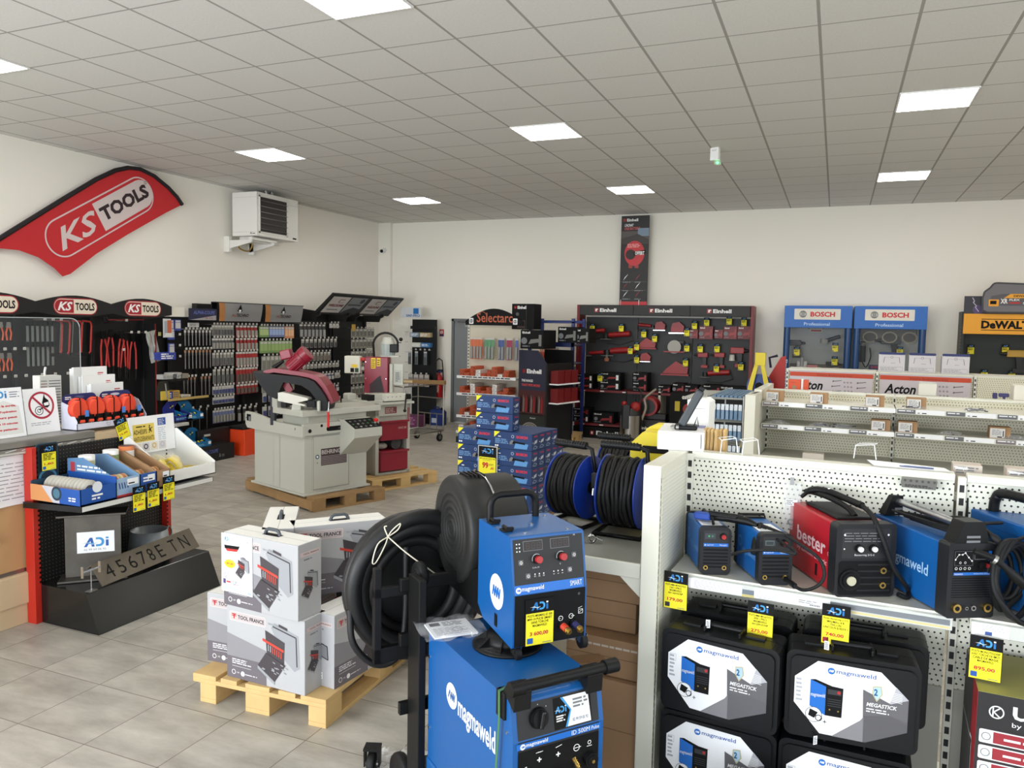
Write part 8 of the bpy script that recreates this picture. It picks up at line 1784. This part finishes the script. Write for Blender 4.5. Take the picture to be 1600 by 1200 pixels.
mb = MB(); mb.rbox(-.25,-.14,.12,.25,.14,.44,.02, DKT); f = front(mb,-.25,-.14,.12); f.text('Einhell',.05,.15,.28,.2, WHITE,1,.03); part(mb, 'tank', t); mb = MB(); mb.cyl((-.05,-.16,.66),(-.05,.12,.66),.16, RTL,20); mb.cyl((-.05,-.17,.66),(-.05,-.16,.66),.12, DKT,20); mb.rbox(-.22,-.1,.44,.24,.1,.54,.01, DKT); part(mb, 'motor', t, 'round red motor'); mb = MB(); mb.cyl((-.2,-.15,.09),(-.2,.15,.09),.09, RUBBER,14); mb.cyl((.2,-.15,.06),(.2,.15,.06),.06, RUBBER,14); part(mb, 'wheels', t)
q = at_y(1058,640,12.7); t = thing('boxed_compressor', 'dark carton with yellow mark beside the folding lamp box, before the tool wall', 'carton',(q.x-.12,12.7,0),0); mb = MB(); mb.box(0,0,0,.42,.35,.92, INK); f = front(mb,0,0,0); f.rect(.08,.62,.16,.78, K(190,170,40),1); f.text('Einhell',.2,.82,.38,.87, WHITE,1,.03); f.disc(.30,.66,.09, RTL,1,16); part(mb, 'carton', t)

# two blue glazed tool cabinets
BC = mat('bright_blue_cabinet',(20,96,180),.4); PGR = pegboard('grey_cabinet_pegboard',(150,154,152), hole=(110,112,112), pitch=.03, r=.2, stagger=False)
for k,(a, b, lab) in enumerate(((1223,1329, 'blue glazed power tool cabinet with lit-looking white name panel, left one'),(1332,1446, 'blue glazed power tool cabinet with white name panel, right one'))):
    Y = 13.30; xa, xb = xy(a, Y), xy(b, Y); w = xb-xa
    t = thing('tool_cabinet', lab, 'cabinet',(xa, Y,0),0)
    mb = MB(); mb.rbox(0,.0,2.02, w,.50,2.37,.004, BC); f = front(mb,0,0,2.02); f.rrect(w*.15,.13, w*.83,.30,.01, K(220,216,204),1); f.ring(w*.28,.215,.055,.014, K(130,130,132),2,20); f.rect(w*.25,.17, w*.31,.26, K(150,150,150),2); f.text('BOSCH', w*.39,.175, w*.75,.255, K(200,30,40),2,.04); f.text('Professional', w*.30,.035, w*.68,.085, K(190,215,240),1,.01); part(mb, 'header', t, 'blue header with white name panel')
    for x in (0, w-.10):
        mb = MB(); mb.cyl((x+.05,.05,.1),(x+.05,.05,2.02),.05, K(24,64,112,.35),16)
        if x > 0 or k == 0:
            F = Face(mb,(x+.035,-.003,1.25),(0,0,-1),(1,0,0)); F.n = Vector((0,-1,0)); F.text('Professional',-.25 if k == 0 and x == 0 else 0,0,.42,.045, K(190,205,225),1,.01)
        part(mb, 'corner_post', t, 'dark blue round post')
    mb = MB(); mb.box(.08,.42,.1, w-.08,.44,2.02, PGR); mb.box(0,.44,0, w,.5,2.02, K(150,154,152)); mb.box(.0,.02,0, w,.44,.6, BC); part(mb, 'back_panel', t, 'grey perforated back')
    mb = MB(); mb.box(.1,.015,.6, w-.1,.021,2.02, mat('cabinet_glass',(120,126,130),.05, alpha=.05)); part(mb, 'glass_door', t)
    mb = MB()
    for z in ((1.25,) if k == 0 else (1.84,)):
        mb.box(.1,.30, z, w-.1,.31, z+.18, K(80,76,70)); f = front(mb,0,.30, z)
        for i in range(3): f.disc(.25+.28*i,.05,.11, K(150,140,120),1,20,.09); f.disc(.25+.28*i,.05,.09, K(60,56,50),2,20,.07)
    part(mb, 'disc_strip', t, 'strip of saw blades')
YT = 13.62
BKT = mat('dark_tool_plastic',(24,28,34),.45)
for i,(px, py, s_, lab) in enumerate(((1242,536,1.1, 'dark power tool hanging at the upper left of the left blue cabinet'),(1300,570,1.1, 'dark power tool low in the left blue cabinet'),(1392,532,1.6, 'dark hammer drill at the upper right of the right blue cabinet'))): drill(lab, px, py, s_, BKT,-1 if i != 2 else 1, 'dark power tools in the blue cabinets')
q = at_y(1300,530,13.6); mb = MB(); mb.cyl((-.10,0,-.03),(.12,0,.05),.03, BKT,12); mb.cyl((-.12,0,-.07),(-.11,0,.0),.06, K(150,148,140),14); single(mb, 'angle_grinder', 'dark angle grinder at the upper right of the left blue cabinet', 'power tool',(q.x,13.6, q.z),0)
q = at_y(1348,548,13.6); mb = MB(); mb.cyl((0,0,-.18),(0,0,.08),.045, BKT,12); mb.cyl((-.14,0,.12),(.02,0,.10),.015, BKT,8); mb.cyl((0,0,.08),(0,-.02,.14),.04, STEEL,12); mb.tube(spline([(0,0,-.18),(.06,0,-.26),(.12,0,-.1),(.10,0,.05)],5),.008, INK,6); single(mb, 'upright_grinder', 'dark blue upright grinder with cable in the right blue cabinet', 'power tool',(q.x,13.6, q.z),0)
q = at_y(1255,568,13.5); mb = MB(); mb.rbox(-.10,0,0,.06,.08,.10,.02, K(180,180,176,.3)); mb.rbox(.06,0,0,.22,.06,.04,.006, K(190,120,120)); mb.cyl((-.02,0,.02),(-.02,0,.16),.03, K(150,150,150),10); single(mb, 'router', 'silver router with red parts low in the left blue cabinet', 'power tool',(q.x,13.48, q.z-.06),0)
q = at_y(1365,580,13.5); mb = MB(); mb.rbox(-.07,0,0,.10,.1,.20,.003, K(36,50,90)); f = front(mb,-.07,0,0); f.text('BOSCH',.03,.15,.15,.18, REDINK,1,.03); f.greek(.02,.02,.14,.12,3, K(150,160,190),1); single(mb, 'dark_blue_carton', 'dark blue carton in the right blue cabinet beside the pale cartons', 'carton',(q.x,13.45, q.z-.10),0)
q = at_y(1275,519,13.6); mb = MB(); mb.box(-.1,0,0,.1,.004,.06, K(170,166,160)); f = front(mb,-.1,0,0); f.rect(.02,.01,.18,.04, K(150,60,50),1); mb.tube(spline([(-.1,0,.05),(-.2,0,.15),(.0,0,.3),(.2,0,.2),(.1,0,.05)],4),.004, INK,5); single(mb, 'small_plate', 'small plate with red print hung on wires in the left blue cabinet', 'plate',(q.x,13.6, q.z),0)
for px, py in ((1245,548),(1305,542),(1304,563),(1406,548)): q = at_y(px, py,13.5); ytag(q.x,13.5, q.z-.08, 'small yellow price tag inside the blue tool cabinets', 'yellow tags in the blue cabinets')
# yellow and black tool wall at the right edge
Y = 13.35; xa = xy(1502, Y); YEL = mat('warm_yellow_print',(232,160,30),.45); DGN = mat('green_black_panel',(26,34,30),.5)
t = thing('tool_display_wall', 'tall black tool wall with yellow header at the right edge of the photo', 'display wall',(xa, Y,0),0)
mb = MB(); mb.box(.02,.3,.1,1.6,.33,2.02, DGN); mb.box(-.02,-.0,0,.02,.34,2.3, DGN); f = leftf(mb,-.02,.34,0)
for k in range(24): f.rect(.30,.9+.05*k,.34,.92+.05*k, K(200,120,80),1)
mb.box(0,0,0,1.6,.3,.3, DGN); part(mb, 'back_panel', t)
mb = MB(); mb.rbox(0,-.04,1.97,1.6,.3,2.27,.004, YEL); f = front(mb,0,-.04,1.97); f.text('DeWALT',.23,.08,.84,.20, INK,1,.05); f.rect(.23,.215,.84,.225, INK,1); f.rect(.23,.055,.84,.065, INK,1); part(mb, 'header', t, 'yellow header with black lettering')
mb = MB(); mb.box(0,-.02,2.27,1.6,.02,2.53, K(54,52,60)); f = front(mb,0,-.02,2.27); pts = [(.10,.24),(.13,.18),(.11,.17),(.16,.11),(.14,.10),(.19,.03)]
for a, b in zip(pts, pts[1:]): f.line(a, b,.010, K(200,190,220),1)
f.disc(.18,.06,.07, K(84,70,110),.5,14); part(mb, 'topper_board', t)
t = thing('battery_cutout', 'large cut-out of a grey tool battery on top of the yellow header', 'cut-out',(xa-.03, Y-.03,2.29),0)
mb = MB(); ol = [(.26,.03),(.32,.0),(.86,.0),(.92,.04),(.95,.12),(.93,.26),(.90,.34),(.84,.36),(.84,.41),(.42,.43),(.38,.42),(.34,.36),(.27,.30),(.25,.2)]
mb.prism(ol,-.05,0, K(110,108,112), 'y'); f = front(mb,0,-.05,0); f.outline(ol,.025, K(60,60,64),1); f.poly([(.32,.10),(.36,.24),(.50,.27),(.88,.27),(.88,.10)], K(86,84,90),1); f.poly([(.52,.21),(.60,.27),(.88,.27),(.88,.21)], YEL,2); f.text('DEWALT',.64,.225,.84,.255, INK,3,.03); f.rrect(.33,.09,.46,.19,.01, YEL,2); f.rect(.35,.12,.43,.17, INK,3); f.text('XR',.48,.13,.57,.20, WHITE,2,.03); f.text('FLEX',.59,.17,.72,.20, WHITE,2,.02); f.text('54V',.76,.12,.86,.15, WHITE,2,.02); f.rect(.59,.13,.73,.15, REDINK,2); part(mb, 'board', t)
for px, py in ((1517,546),(1571,546),(1538,585),(1581,587)): q = at_y(px, py,13.6); ytag(q.x,13.6, q.z-.07, 'small yellow price tag on the black wall under the yellow header', 'yellow tags on the yellow-header wall')
YT = 13.6; drill('yellow and black cordless drill on the wall under the yellow header',1587,553,1.3, mat('tool_yellow',(190,150,50),.4),1, 'tools on the yellow-header wall')
# yellow stand with blue reel and red triangular display between the tool walls
q = at_y(1186,590,10.3); t = thing('yellow_trestle', 'yellow folding trestle straps with a blue reel behind the middle gondola', 'trestle',(q.x,10.3,0),0)
mb = MB(); YP = mat('bright_yellow_plastic',(226,204,30),.45)
for s in (-1,1): mb.prism([(s*.01,1.55),(s*.055,1.55),(s*.13,1.25),(s*.25,0),(s*.19,0),(s*.07,1.25)],-.02,.02, YP, 'y')
mb.rbox(-.055,-.03,1.52,.07,.05,1.68,.004, YP); part(mb, 'frame', t); mb = MB(); mb.cyl((0,.06,1.25),(0,.16,1.25),.155, mat('reel_blue',(24,62,150),.4),28); mb.cyl((0,.05,1.25),(0,.17,1.25),.05, INK,12); part(mb, 'blue_reel', t, 'blue round reel')
q0 = at_y(1228,556,10.6); t = thing('red_tent_display', 'red triangular panel standing left of the blue cabinets', 'display',(q0.x,10.6,0),0)
mb = MB(); mb.prism([(.0,0),(.0, q0.z),(-.06, q0.z-.02),(-.20, q0.z-.28),(-.42,.9),(-.50,0)],0,.05, mat('red_tent_panel',(178,34,24),.5), 'y'); part(mb, 'panel', t); mb = MB(); mb.tube([(-.18,.0, q0.z-.16),(-.20,-.01, q0.z-.03),(-.10,0, q0.z+.0)],.016, K(24,26,60),6); part(mb, 'strap', t)

# blue metal rack with black and red display between electrode gondola and tool wall
BLR = mat('blue_rack_steel',(24,44,110),.4)
xa, xb = xy(828,12.5), xy(899,12.5)
t = thing('blue_steel_rack', 'dark blue steel rack holding screwdriver packs and blue cartons, left of the power tool wall', 'rack',(xa,12.4,0),0); w = xb-xa
for x in (0, w-.05):
    for y in (0,.6): mb = MB(); mb.rbox(x, y,0, x+.05, y+.05,2.10,.003, BLR); part(mb, 'post', t)
for z in (1.62,1.30,2.02):
    mb = MB(); mb.rbox(0,0, z, w,.03, z+(.08 if z < 2 else .03),.003, BLR); mb.rbox(0,.62, z, w,.65, z+.05,.003, BLR)
    if z < 2: mb.box(.05,.03, z+.02, w-.05,.62, z+.04, STEEL)
    part(mb, 'beam', t)
mb = MB(); mb.box(.1,.3,.75, w-.05,.31,1.28, K(120,122,124,.3,.5)); part(mb, 'grey_sheet', t)
hang('screwdriver_pack', 'pack', 'orange and clear screwdriver pack hanging in the dark blue steel rack', 'orange screwdriver packs', [(xa+.25+.05*i,12.37,1.61-.20*j) for i in range(7) for j in range(2)],0,.045,.20, K(206,150,120), K(206,86,40), 'pack', W0)
for j in range(6):
    for i in range(2): brandbox('dark blue carton with white lettering stacked under the steel rack',(xa+.28+.20*i,12.3,.145+.145*j),.19,.3,.14, mat('royal_blue_carton',(24,66,140),.45), 'dark blue cartons under the rack', 'Heytec', WHITE, mat('royal_blue_carton',(24,66,140),.45))
pallet('wooden_pallet', 'pale pallet under the dark blue cartons left of the power tool wall',(xa+.26,12.25,0),0,.62,.6)
# einhell column
q1 = at_y(812,600,11.5)
t = thing('grinding_disc_display', 'black carton display tower with a large printed disc, in front of the blue rack', 'display tower',(q1.x,11.45,0),-14)
zt = 1.58; mb = MB(); mb.box(0,0,0,.52,.03, zt-.2, K(36,40,60)); mb.prism([(0, zt-.2),(.52, zt-.2),(.36, zt),(0, zt)],0,.03, K(36,40,60), 'y'); f = front(mb,0,0,0)
f.rect(.0,.55,.52,.95, K(70,30,34),1); f.rect(.0,.0,.52,.58, K(34,38,34),1)
for k in range(9): f.poly([(.04+.05*k,.60),(.07+.05*k,.60),(.075+.05*k,.80),(.05+.05*k,.88)], [INK, K(120,110,100), RTL][k % 3],2)
f.rect(.08,1.22,.13,1.28, RTL,2); f.text('Einhell',.16,1.215,.44,1.285, WHITE,2,.04); f.text('THE RANGE',.06,1.08,.28,1.12, WHITE,2,.03,.1); f.text('THAT FITS MORE',.06,1.01,.42,1.05, K(210,70,70),2,.03,.1)
f.disc(.24,.24,.20, K(140,136,126),2,36)
for r_ in (.18,.15,.12,.09): f.ring(.24,.24, r_,.012, K(70,68,62),3,36)
f.disc(.24,.24,.05, K(120,40,36),4,16); f.disc(.24,.24,.02, INK,5,12); f.text('Einhell',.24,.50,.34,.52, PAPER,2); part(mb, 'printed_side', t)
mb = MB(); mb.box(.52,0,0,.55,.75, zt-.2, K(16,16,17)); mb.box(0,.72,0,.55,.75, zt, INK); mb.box(.0,.03,0,.5,.72,.06, INK); part(mb, 'frame', t)
mb = MB()
for z, hh in ((.75,.22),(1.05,.2)):
    mb.box(.55,.06, z,.72,.70, z+.02, PAPER)
    for k in range(3): mb.box(.56,.08+.2*k, z+.02,.70,.26+.2*k, z+.02+hh, RBX)
part(mb, 'side_shelves', t, 'side shelves with red packs')
for i,(dx, z, w_, h_, lab) in enumerate(((-.02,1.60,.40,.30, 'black carton with a grinding disc picture on top of the display tower'),(.42,1.62,.34,.26, 'black carton next to the disc carton on top of the blue rack'),(.70,1.63,.26,.24, 'small dark carton at the right on top of the blue rack'))):
    brandbox(lab,(q1.x+dx,11.55 if i == 0 else 12.1, z if i == 0 else 1.70), w_,.5 if i == 0 else .3, h_, INK, None, 'Einhell', WHITE, K(120,120,116),-4)
q2 = at_y(807,500,12.15); mb = MB(); mb.box(0,0,0,.40,.3,.42, INK); mb.box(.26,-.004,.0,.265,0,.42, K(60,60,60)); f = front(mb,0,0,0); f.rect(.04,.34,.08,.38, RTL,1); f.text('Einhell',.10,.335,.26,.385, WHITE,1,.04); f.rect(.1,.02,.24,.15, K(60,40,36),1); f.disc(.1,.25,.03, K(80,80,80),1,10); single(mb, 'tool_carton', 'topmost tall black carton above the disc display, white lettering', 'carton',(q2.x+.02,11.9,1.905),-3)
mb = MB(); mb.box(.0,0,0,.16,.06,.17, K(150,180,200)); mb.box(.1,-.003,.0,.16,0,.12, K(214,206,180)); single(mb, 'small_carton', 'small pale blue and cream carton behind the arched sign', 'box',(xy(808,11.98),11.99,1.90),0)
# ================================================================== blue grinder cartons stacked on the floor
BB = mat('navy_carton',(22,54,104),.4); BB2 = K(92,150,206,.4); BRD = K(206,40,56,.4)
SO, SR = (-2.575,6.70),-7      # front right corner of the stack
def S2(x, y, z=0): return L2W(SO, SR, x, y, z)
bw, bd, bh = .415,.135,.163
t = thing('grinder_carton', 'upper of the two navy cartons crowning the stack', 'carton', S2(-.60,.0,0), SR, 'navy grinder cartons')
mb = MB(); mb.box(0,0,0, bw-.004, bd-.004, bh-.003, BB); part(mb, 'carton', t)
mb = MB(); f = front(mb,0,0,0); f.poly([(0, bh-.003),(0, bh-.06),(.065, bh-.003)], YELLOW,1); f.poly([(.22,.012),(.36,.012),(.375,.06),(.24,.07)], BB2,1); f.line((.20,.072),(.34,.062),.017, INK,2); f.poly([(.17,.045),(.21,.05),(.215,.085),(.195,.09),(.175,.07)], K(120,120,120),3); f.poly([(.20,.055),(.23,.055),(.22,.09)], INK,4)
f.ring(.205,.122,.015,.004, K(190,200,214),1,14); f.text('BOSCH',.245,.108,.365,.135, BRD,1,.05); f.greek(.012,.045,.16,.095,3, K(96,134,180),1,5,.7); f.rect(.045,.11,.075,.118, WHITE,1); f.rect(.01,.018,.027,.032, WHITE,1); f.rect(.032,.018,.049,.032, WHITE,1)
s = rightf(mb, bw-.004,0,0); s.text('BOSCH',.04,.125,.11,.14, BRD,1,.04); s.poly([(.04,.06),(.10,.07),(.11,.10),(.06,.09)], K(190,196,204),1); s.outline([(.03,.02),(.08,.015),(.11,.03),(.06,.045)],.005, K(150,170,190),1); s.rect(.02,.07,.03,.08, WHITE,1)
part(mb, 'print', t, 'grinder picture and red lettering')
g0 = t; t.location = S2(-.66,.06,.144+6*bh)
dup(g0, S2(-.655,.05,.144+5*bh), SR, 'lower of the two navy cartons crowning the stack')
lay = ('lowest', 'second', 'third', 'fourth', 'top')
side = ('front', 'second', 'third', 'fourth', 'rearmost')
for lv in range(5):
    for d_ in range(5 if lv < 4 else 4):
        dup(g0, S2(-bw, bd*d_,.144+lv*bh), SR+random.uniform(-.8,.8), 'navy grinder carton, right column, %s file, %s layer' % (side[d_], lay[lv]))
    for d_ in range(1 if lv < 4 else 4):
        dup(g0, S2(-2*bw-.012,.02+bd*d_,.144+lv*bh), SR+random.uniform(-.8,.8), 'navy grinder carton, left column, %s file, %s layer' % (side[d_], lay[lv]))
pallet('wooden_pallet', 'pallet under the stack of navy grinder cartons', S2(-.83,.0), SR,.83,.70, OLDW)
mb = MB()
mb.box(-2*bw-.005, bd+.02,.146,-bw-.01,.68,.144+4*bh-.01, BB); single(mb, 'wrapped_core', 'navy carton block inside the stack behind the left column', 'carton',(SO[0], SO[1],0), SR)
t = thing('offer_sign', 'framed black and yellow offer sign leaning on the navy carton stack', 'sign', S2(-.575,-.03,.50), SR)
mb = MB(); mb.box(0,0,0,.215,.012,.31, K(190,190,186)); f = front(mb,0,0,0); f.rect(.008,.008,.207,.302, INK,1); swoosh_logo(f,.045,.235,.13,.05, l=2, dark=True); f.rrect(.012,.0,.20,.20,.01, YELLOW,2); f.text('MEULEUSE GWS 880',.02,.180,.195,.190, INK,3,.02); f.text('Ref 0601',.06,.166,.15,.174, INK,3); f.text('99',.05,.09,.12,.15, REDINK,3,.05); f.text('€ H.T.',.13,.12,.18,.14, INK,3,.02); f.text(',60',.14,.08,.18,.11, REDINK,3,.03); part(mb, 'framed_sheet', t)
mb = MB(); mb.box(.02,.0,0,.195,.012,.5, INK); single(mb, 'sign_stand', 'thin black stand carrying the offer sign before the navy cartons', 'stand', S2(-.575,-.045,.0), SR)

# ================================================================== shelf of cable reels left of the end panel
t = thing('reel_shelf', 'low white metal shelf unit carrying the cable reels, beside the end panel', 'shelf',(GO[0], GO[1],0), GR)
mb = MB(); mb.rbox(-.70,.03,.99,-.075,1.05,1.03,.004, mat('scuffed_grey_shelf',(160,160,152),.35,.2)); mb.rbox(-.70,.015,.975,-.075,.03,1.035,.003, CREAM); part(mb, 'shelf_top', t, 'grey shelf top with white front lip')
mb = MB(); mb.prism([(-.075,.975),(-.16,.975),(-.11,.93),(-.075,.90)],.02,.05, CREAM, 'y'); part(mb, 'bracket', t)
mb = MB(); mb.rbox(-.70,.98,0,-.075,1.0,.99,.003, CREAM); mb.rbox(-.70,.5,0,-.68,1.0,.99,.003, CREAM); mb.rbox(-.69,.06,0,-.08,1.0,.08,.003, CREAM); part(mb, 'frame', t)
for i,(x, y, z, w_, d_, h_, c, lab) in enumerate(((-.42,.10,.082,.33,.34,.42, CARDB, 'large brown carton at the bottom under the reel shelf'),(-.42,.12,.505,.33,.33,.16, CARDB, 'brown taped carton in the middle under the reel shelf'),(-.44,.20,.668,.30,.30,.13, CARDB, 'brown carton second from the top under the reel shelf'),(-.42,.20,.80,.34,.34,.165, CARDB, 'brown carton topmost under the reel shelf'))):
    mb = MB(); mb.rbox(0,0,0, w_, d_, h_,.004, c); f = front(mb,0,0,0)
    if i == 1: f.greek(.0,.12, w_,.13,1, K(214,200,180),1,2,.9); f.poly([(.02,.05),(.15,.09),(.2,.06),(.04,.02)], K(150,112,76),1)
    f.rect(0, h_*.5, w_, h_*.5+.003, K(130,98,66),1); single(mb, 'brown_carton', lab, 'carton', A(x, y, z), GR+random.uniform(-3,3))
CBL = mat('reel_flange_blue',(22,52,140),.35)
def reel(label, q, rz, R_=.155, wd=.15):
    t = thing('cable_reel', label, 'cable reel', q, rz, None)
    zc = R_+.035
    for x, xx in ((-wd/2-.012,-wd/2-.008),(wd/2+.008, wd/2+.012)):
        mb = MB(); mb.lathe([(.02,0),(R_-.004,0),(R_,.002),(R_,.006),(R_-.004,.008),(.02,.008)], CBL,36,(x,0, zc), 'x')
        part(mb, 'flange', t, 'blue round flange')
        mb = MB(); mb.cyl((x-.004,0, zc),(x+.012,0, zc),.03, BLACK,14); mb.cyl((x-.004,.07, zc+.07),(x+.012,.07, zc+.07),.018, INK,10); part(mb, 'hub', t)
    mb = MB(); n = 8; rc = wd/n/2
    for k in range(n):
        x = -wd/2+wd*(k+.5)/n; mb.tube([(x+.003*math.sin(i*.9+k),(R_-.012-.006*(k % 2))*math.cos(2*math.pi*i/36), zc+(R_-.012-.006*(k % 2))*math.sin(2*math.pi*i/36)) for i in range(36)], rc*1.05, RUBBER,7, closed=True)
    mb.cyl((-wd/2,0, zc),(wd/2,0, zc), R_-.03, INK,20); part(mb, 'wound_cable', t)
    mb = MB(); w2 = wd/2+.03
    mb.tube([(-w2,-.10,.010),(w2,-.10,.010),(w2,.10,.010),(-w2,.10,.010)],.010, BLACK,8, closed=True); mb.tube([(w2,.10,.01),(w2,.03, zc+.04),(w2,-.02, zc+R_+.035),(w2-.04,-.02, zc+R_+.045)],.010, BLACK,8); mb.tube([(-w2,.10,.01),(-w2,.0, zc)],.010, BLACK,8); mb.cyl((-w2,0, zc),(w2,0, zc),.008, BLACK,8); part(mb, 'stand', t, 'black tube stand')
    mb = MB(); mb.cyl((-w2-.0,-.02, zc+R_+.048),(w2-.03,-.02, zc+R_+.045),.0165, BLACK,12)
    for k in range(12): mb.cyl((-w2+.01+.014*k,-.02, zc+R_+.0475),(-w2+.016+.014*k,-.02, zc+R_+.0475),.0180, RUBBER,10)
    part(mb, 'ribbed_grip', t, 'ribbed black grip'); mb = MB(); mb.rbox(-w2-.012,-R_*.75, zc+.02,-w2+.02,-R_*.62, zc+.09,.006, BLACK); mb.cyl((-w2,-R_*.72, zc+.02),(-w2,-R_*.76, zc-.01),.006, CHROME,6); part(mb, 'plug', t)
q1 = at_z(890,822,1.03); q2 = at_z(968,838,1.03); q3 = at_z(958,800,1.03)
reel('blue and black cable reel at the left end of the reel shelf',(q1.x-.0, q1.y+.07,1.03),-14,.150,.14)
reel('blue and black cable reel nearest the end panel',(q2.x, q2.y+.06,1.03),-3,.162,.155)
reel('blue and black cable reel behind the other two, upper part showing',(q3.x+.0, q3.y+.05,1.03),2,.15,.14)
t = thing('yellow_case', 'bright yellow plastic carrying case behind the cable reels, beside the white carton', 'case',(at_y(985,690,3.72).x,3.72,1.031),2)
mb = MB(); mb.prism([(0,0),(.26,0),(.26,.40),(.20,.43),(.06,.43),(0,.37)],0,.11, YP, 'y'); mb.prism([(.05,0),(.26,0),(.26,.455),(.10,.455),(.05,.43)],.13,.22, YP, 'y'); part(mb, 'shell', t, bevel=.008)
mb = MB(); mb.rbox(.06,-.012,.33,.22,.0,.365,.012, INK); part(mb, 'handle', t)
mb = MB(); mb.lathe([(.015,-.006),(.022,0),(.015,.006),(.010,0),(.015,-.006)], CHROME,16,(0,0,0), 'y'); mb.cyl((.02,0,0),(.045,.0,-.01),.006, CHROME,8); o = single(mb, 'snap_hook', 'small shiny metal ring clip lying on the reel shelf near the blue feeder', 'clip',(at_z(925,842,1.05).x, at_z(925,842,1.05).y,1.052),30)
t = thing('black_toolbox', 'black plastic toolbox on the floor between the power source and the case stack', 'toolbox',(-.42,2.40,0),-4)
mb = MB(); mb.rbox(0,0,0,.34,.30,.42,.012, mat('black_case_plastic',(30,32,34),.4)); mb.rbox(-.004,-.004,.30,.344,.304,.33,.006, BLACK); part(mb, 'body', t); mb = MB(); mb.rbox(.02,.02,.42,.13,.05,.50,.006, BLACKM); f = front(mb,.02,.02,.42); f.rect(.015,.05,.075,.058, PAPER,1); f.rect(.015,.025,.09,.037, PAPER,1); part(mb, 'latch_flap', t)
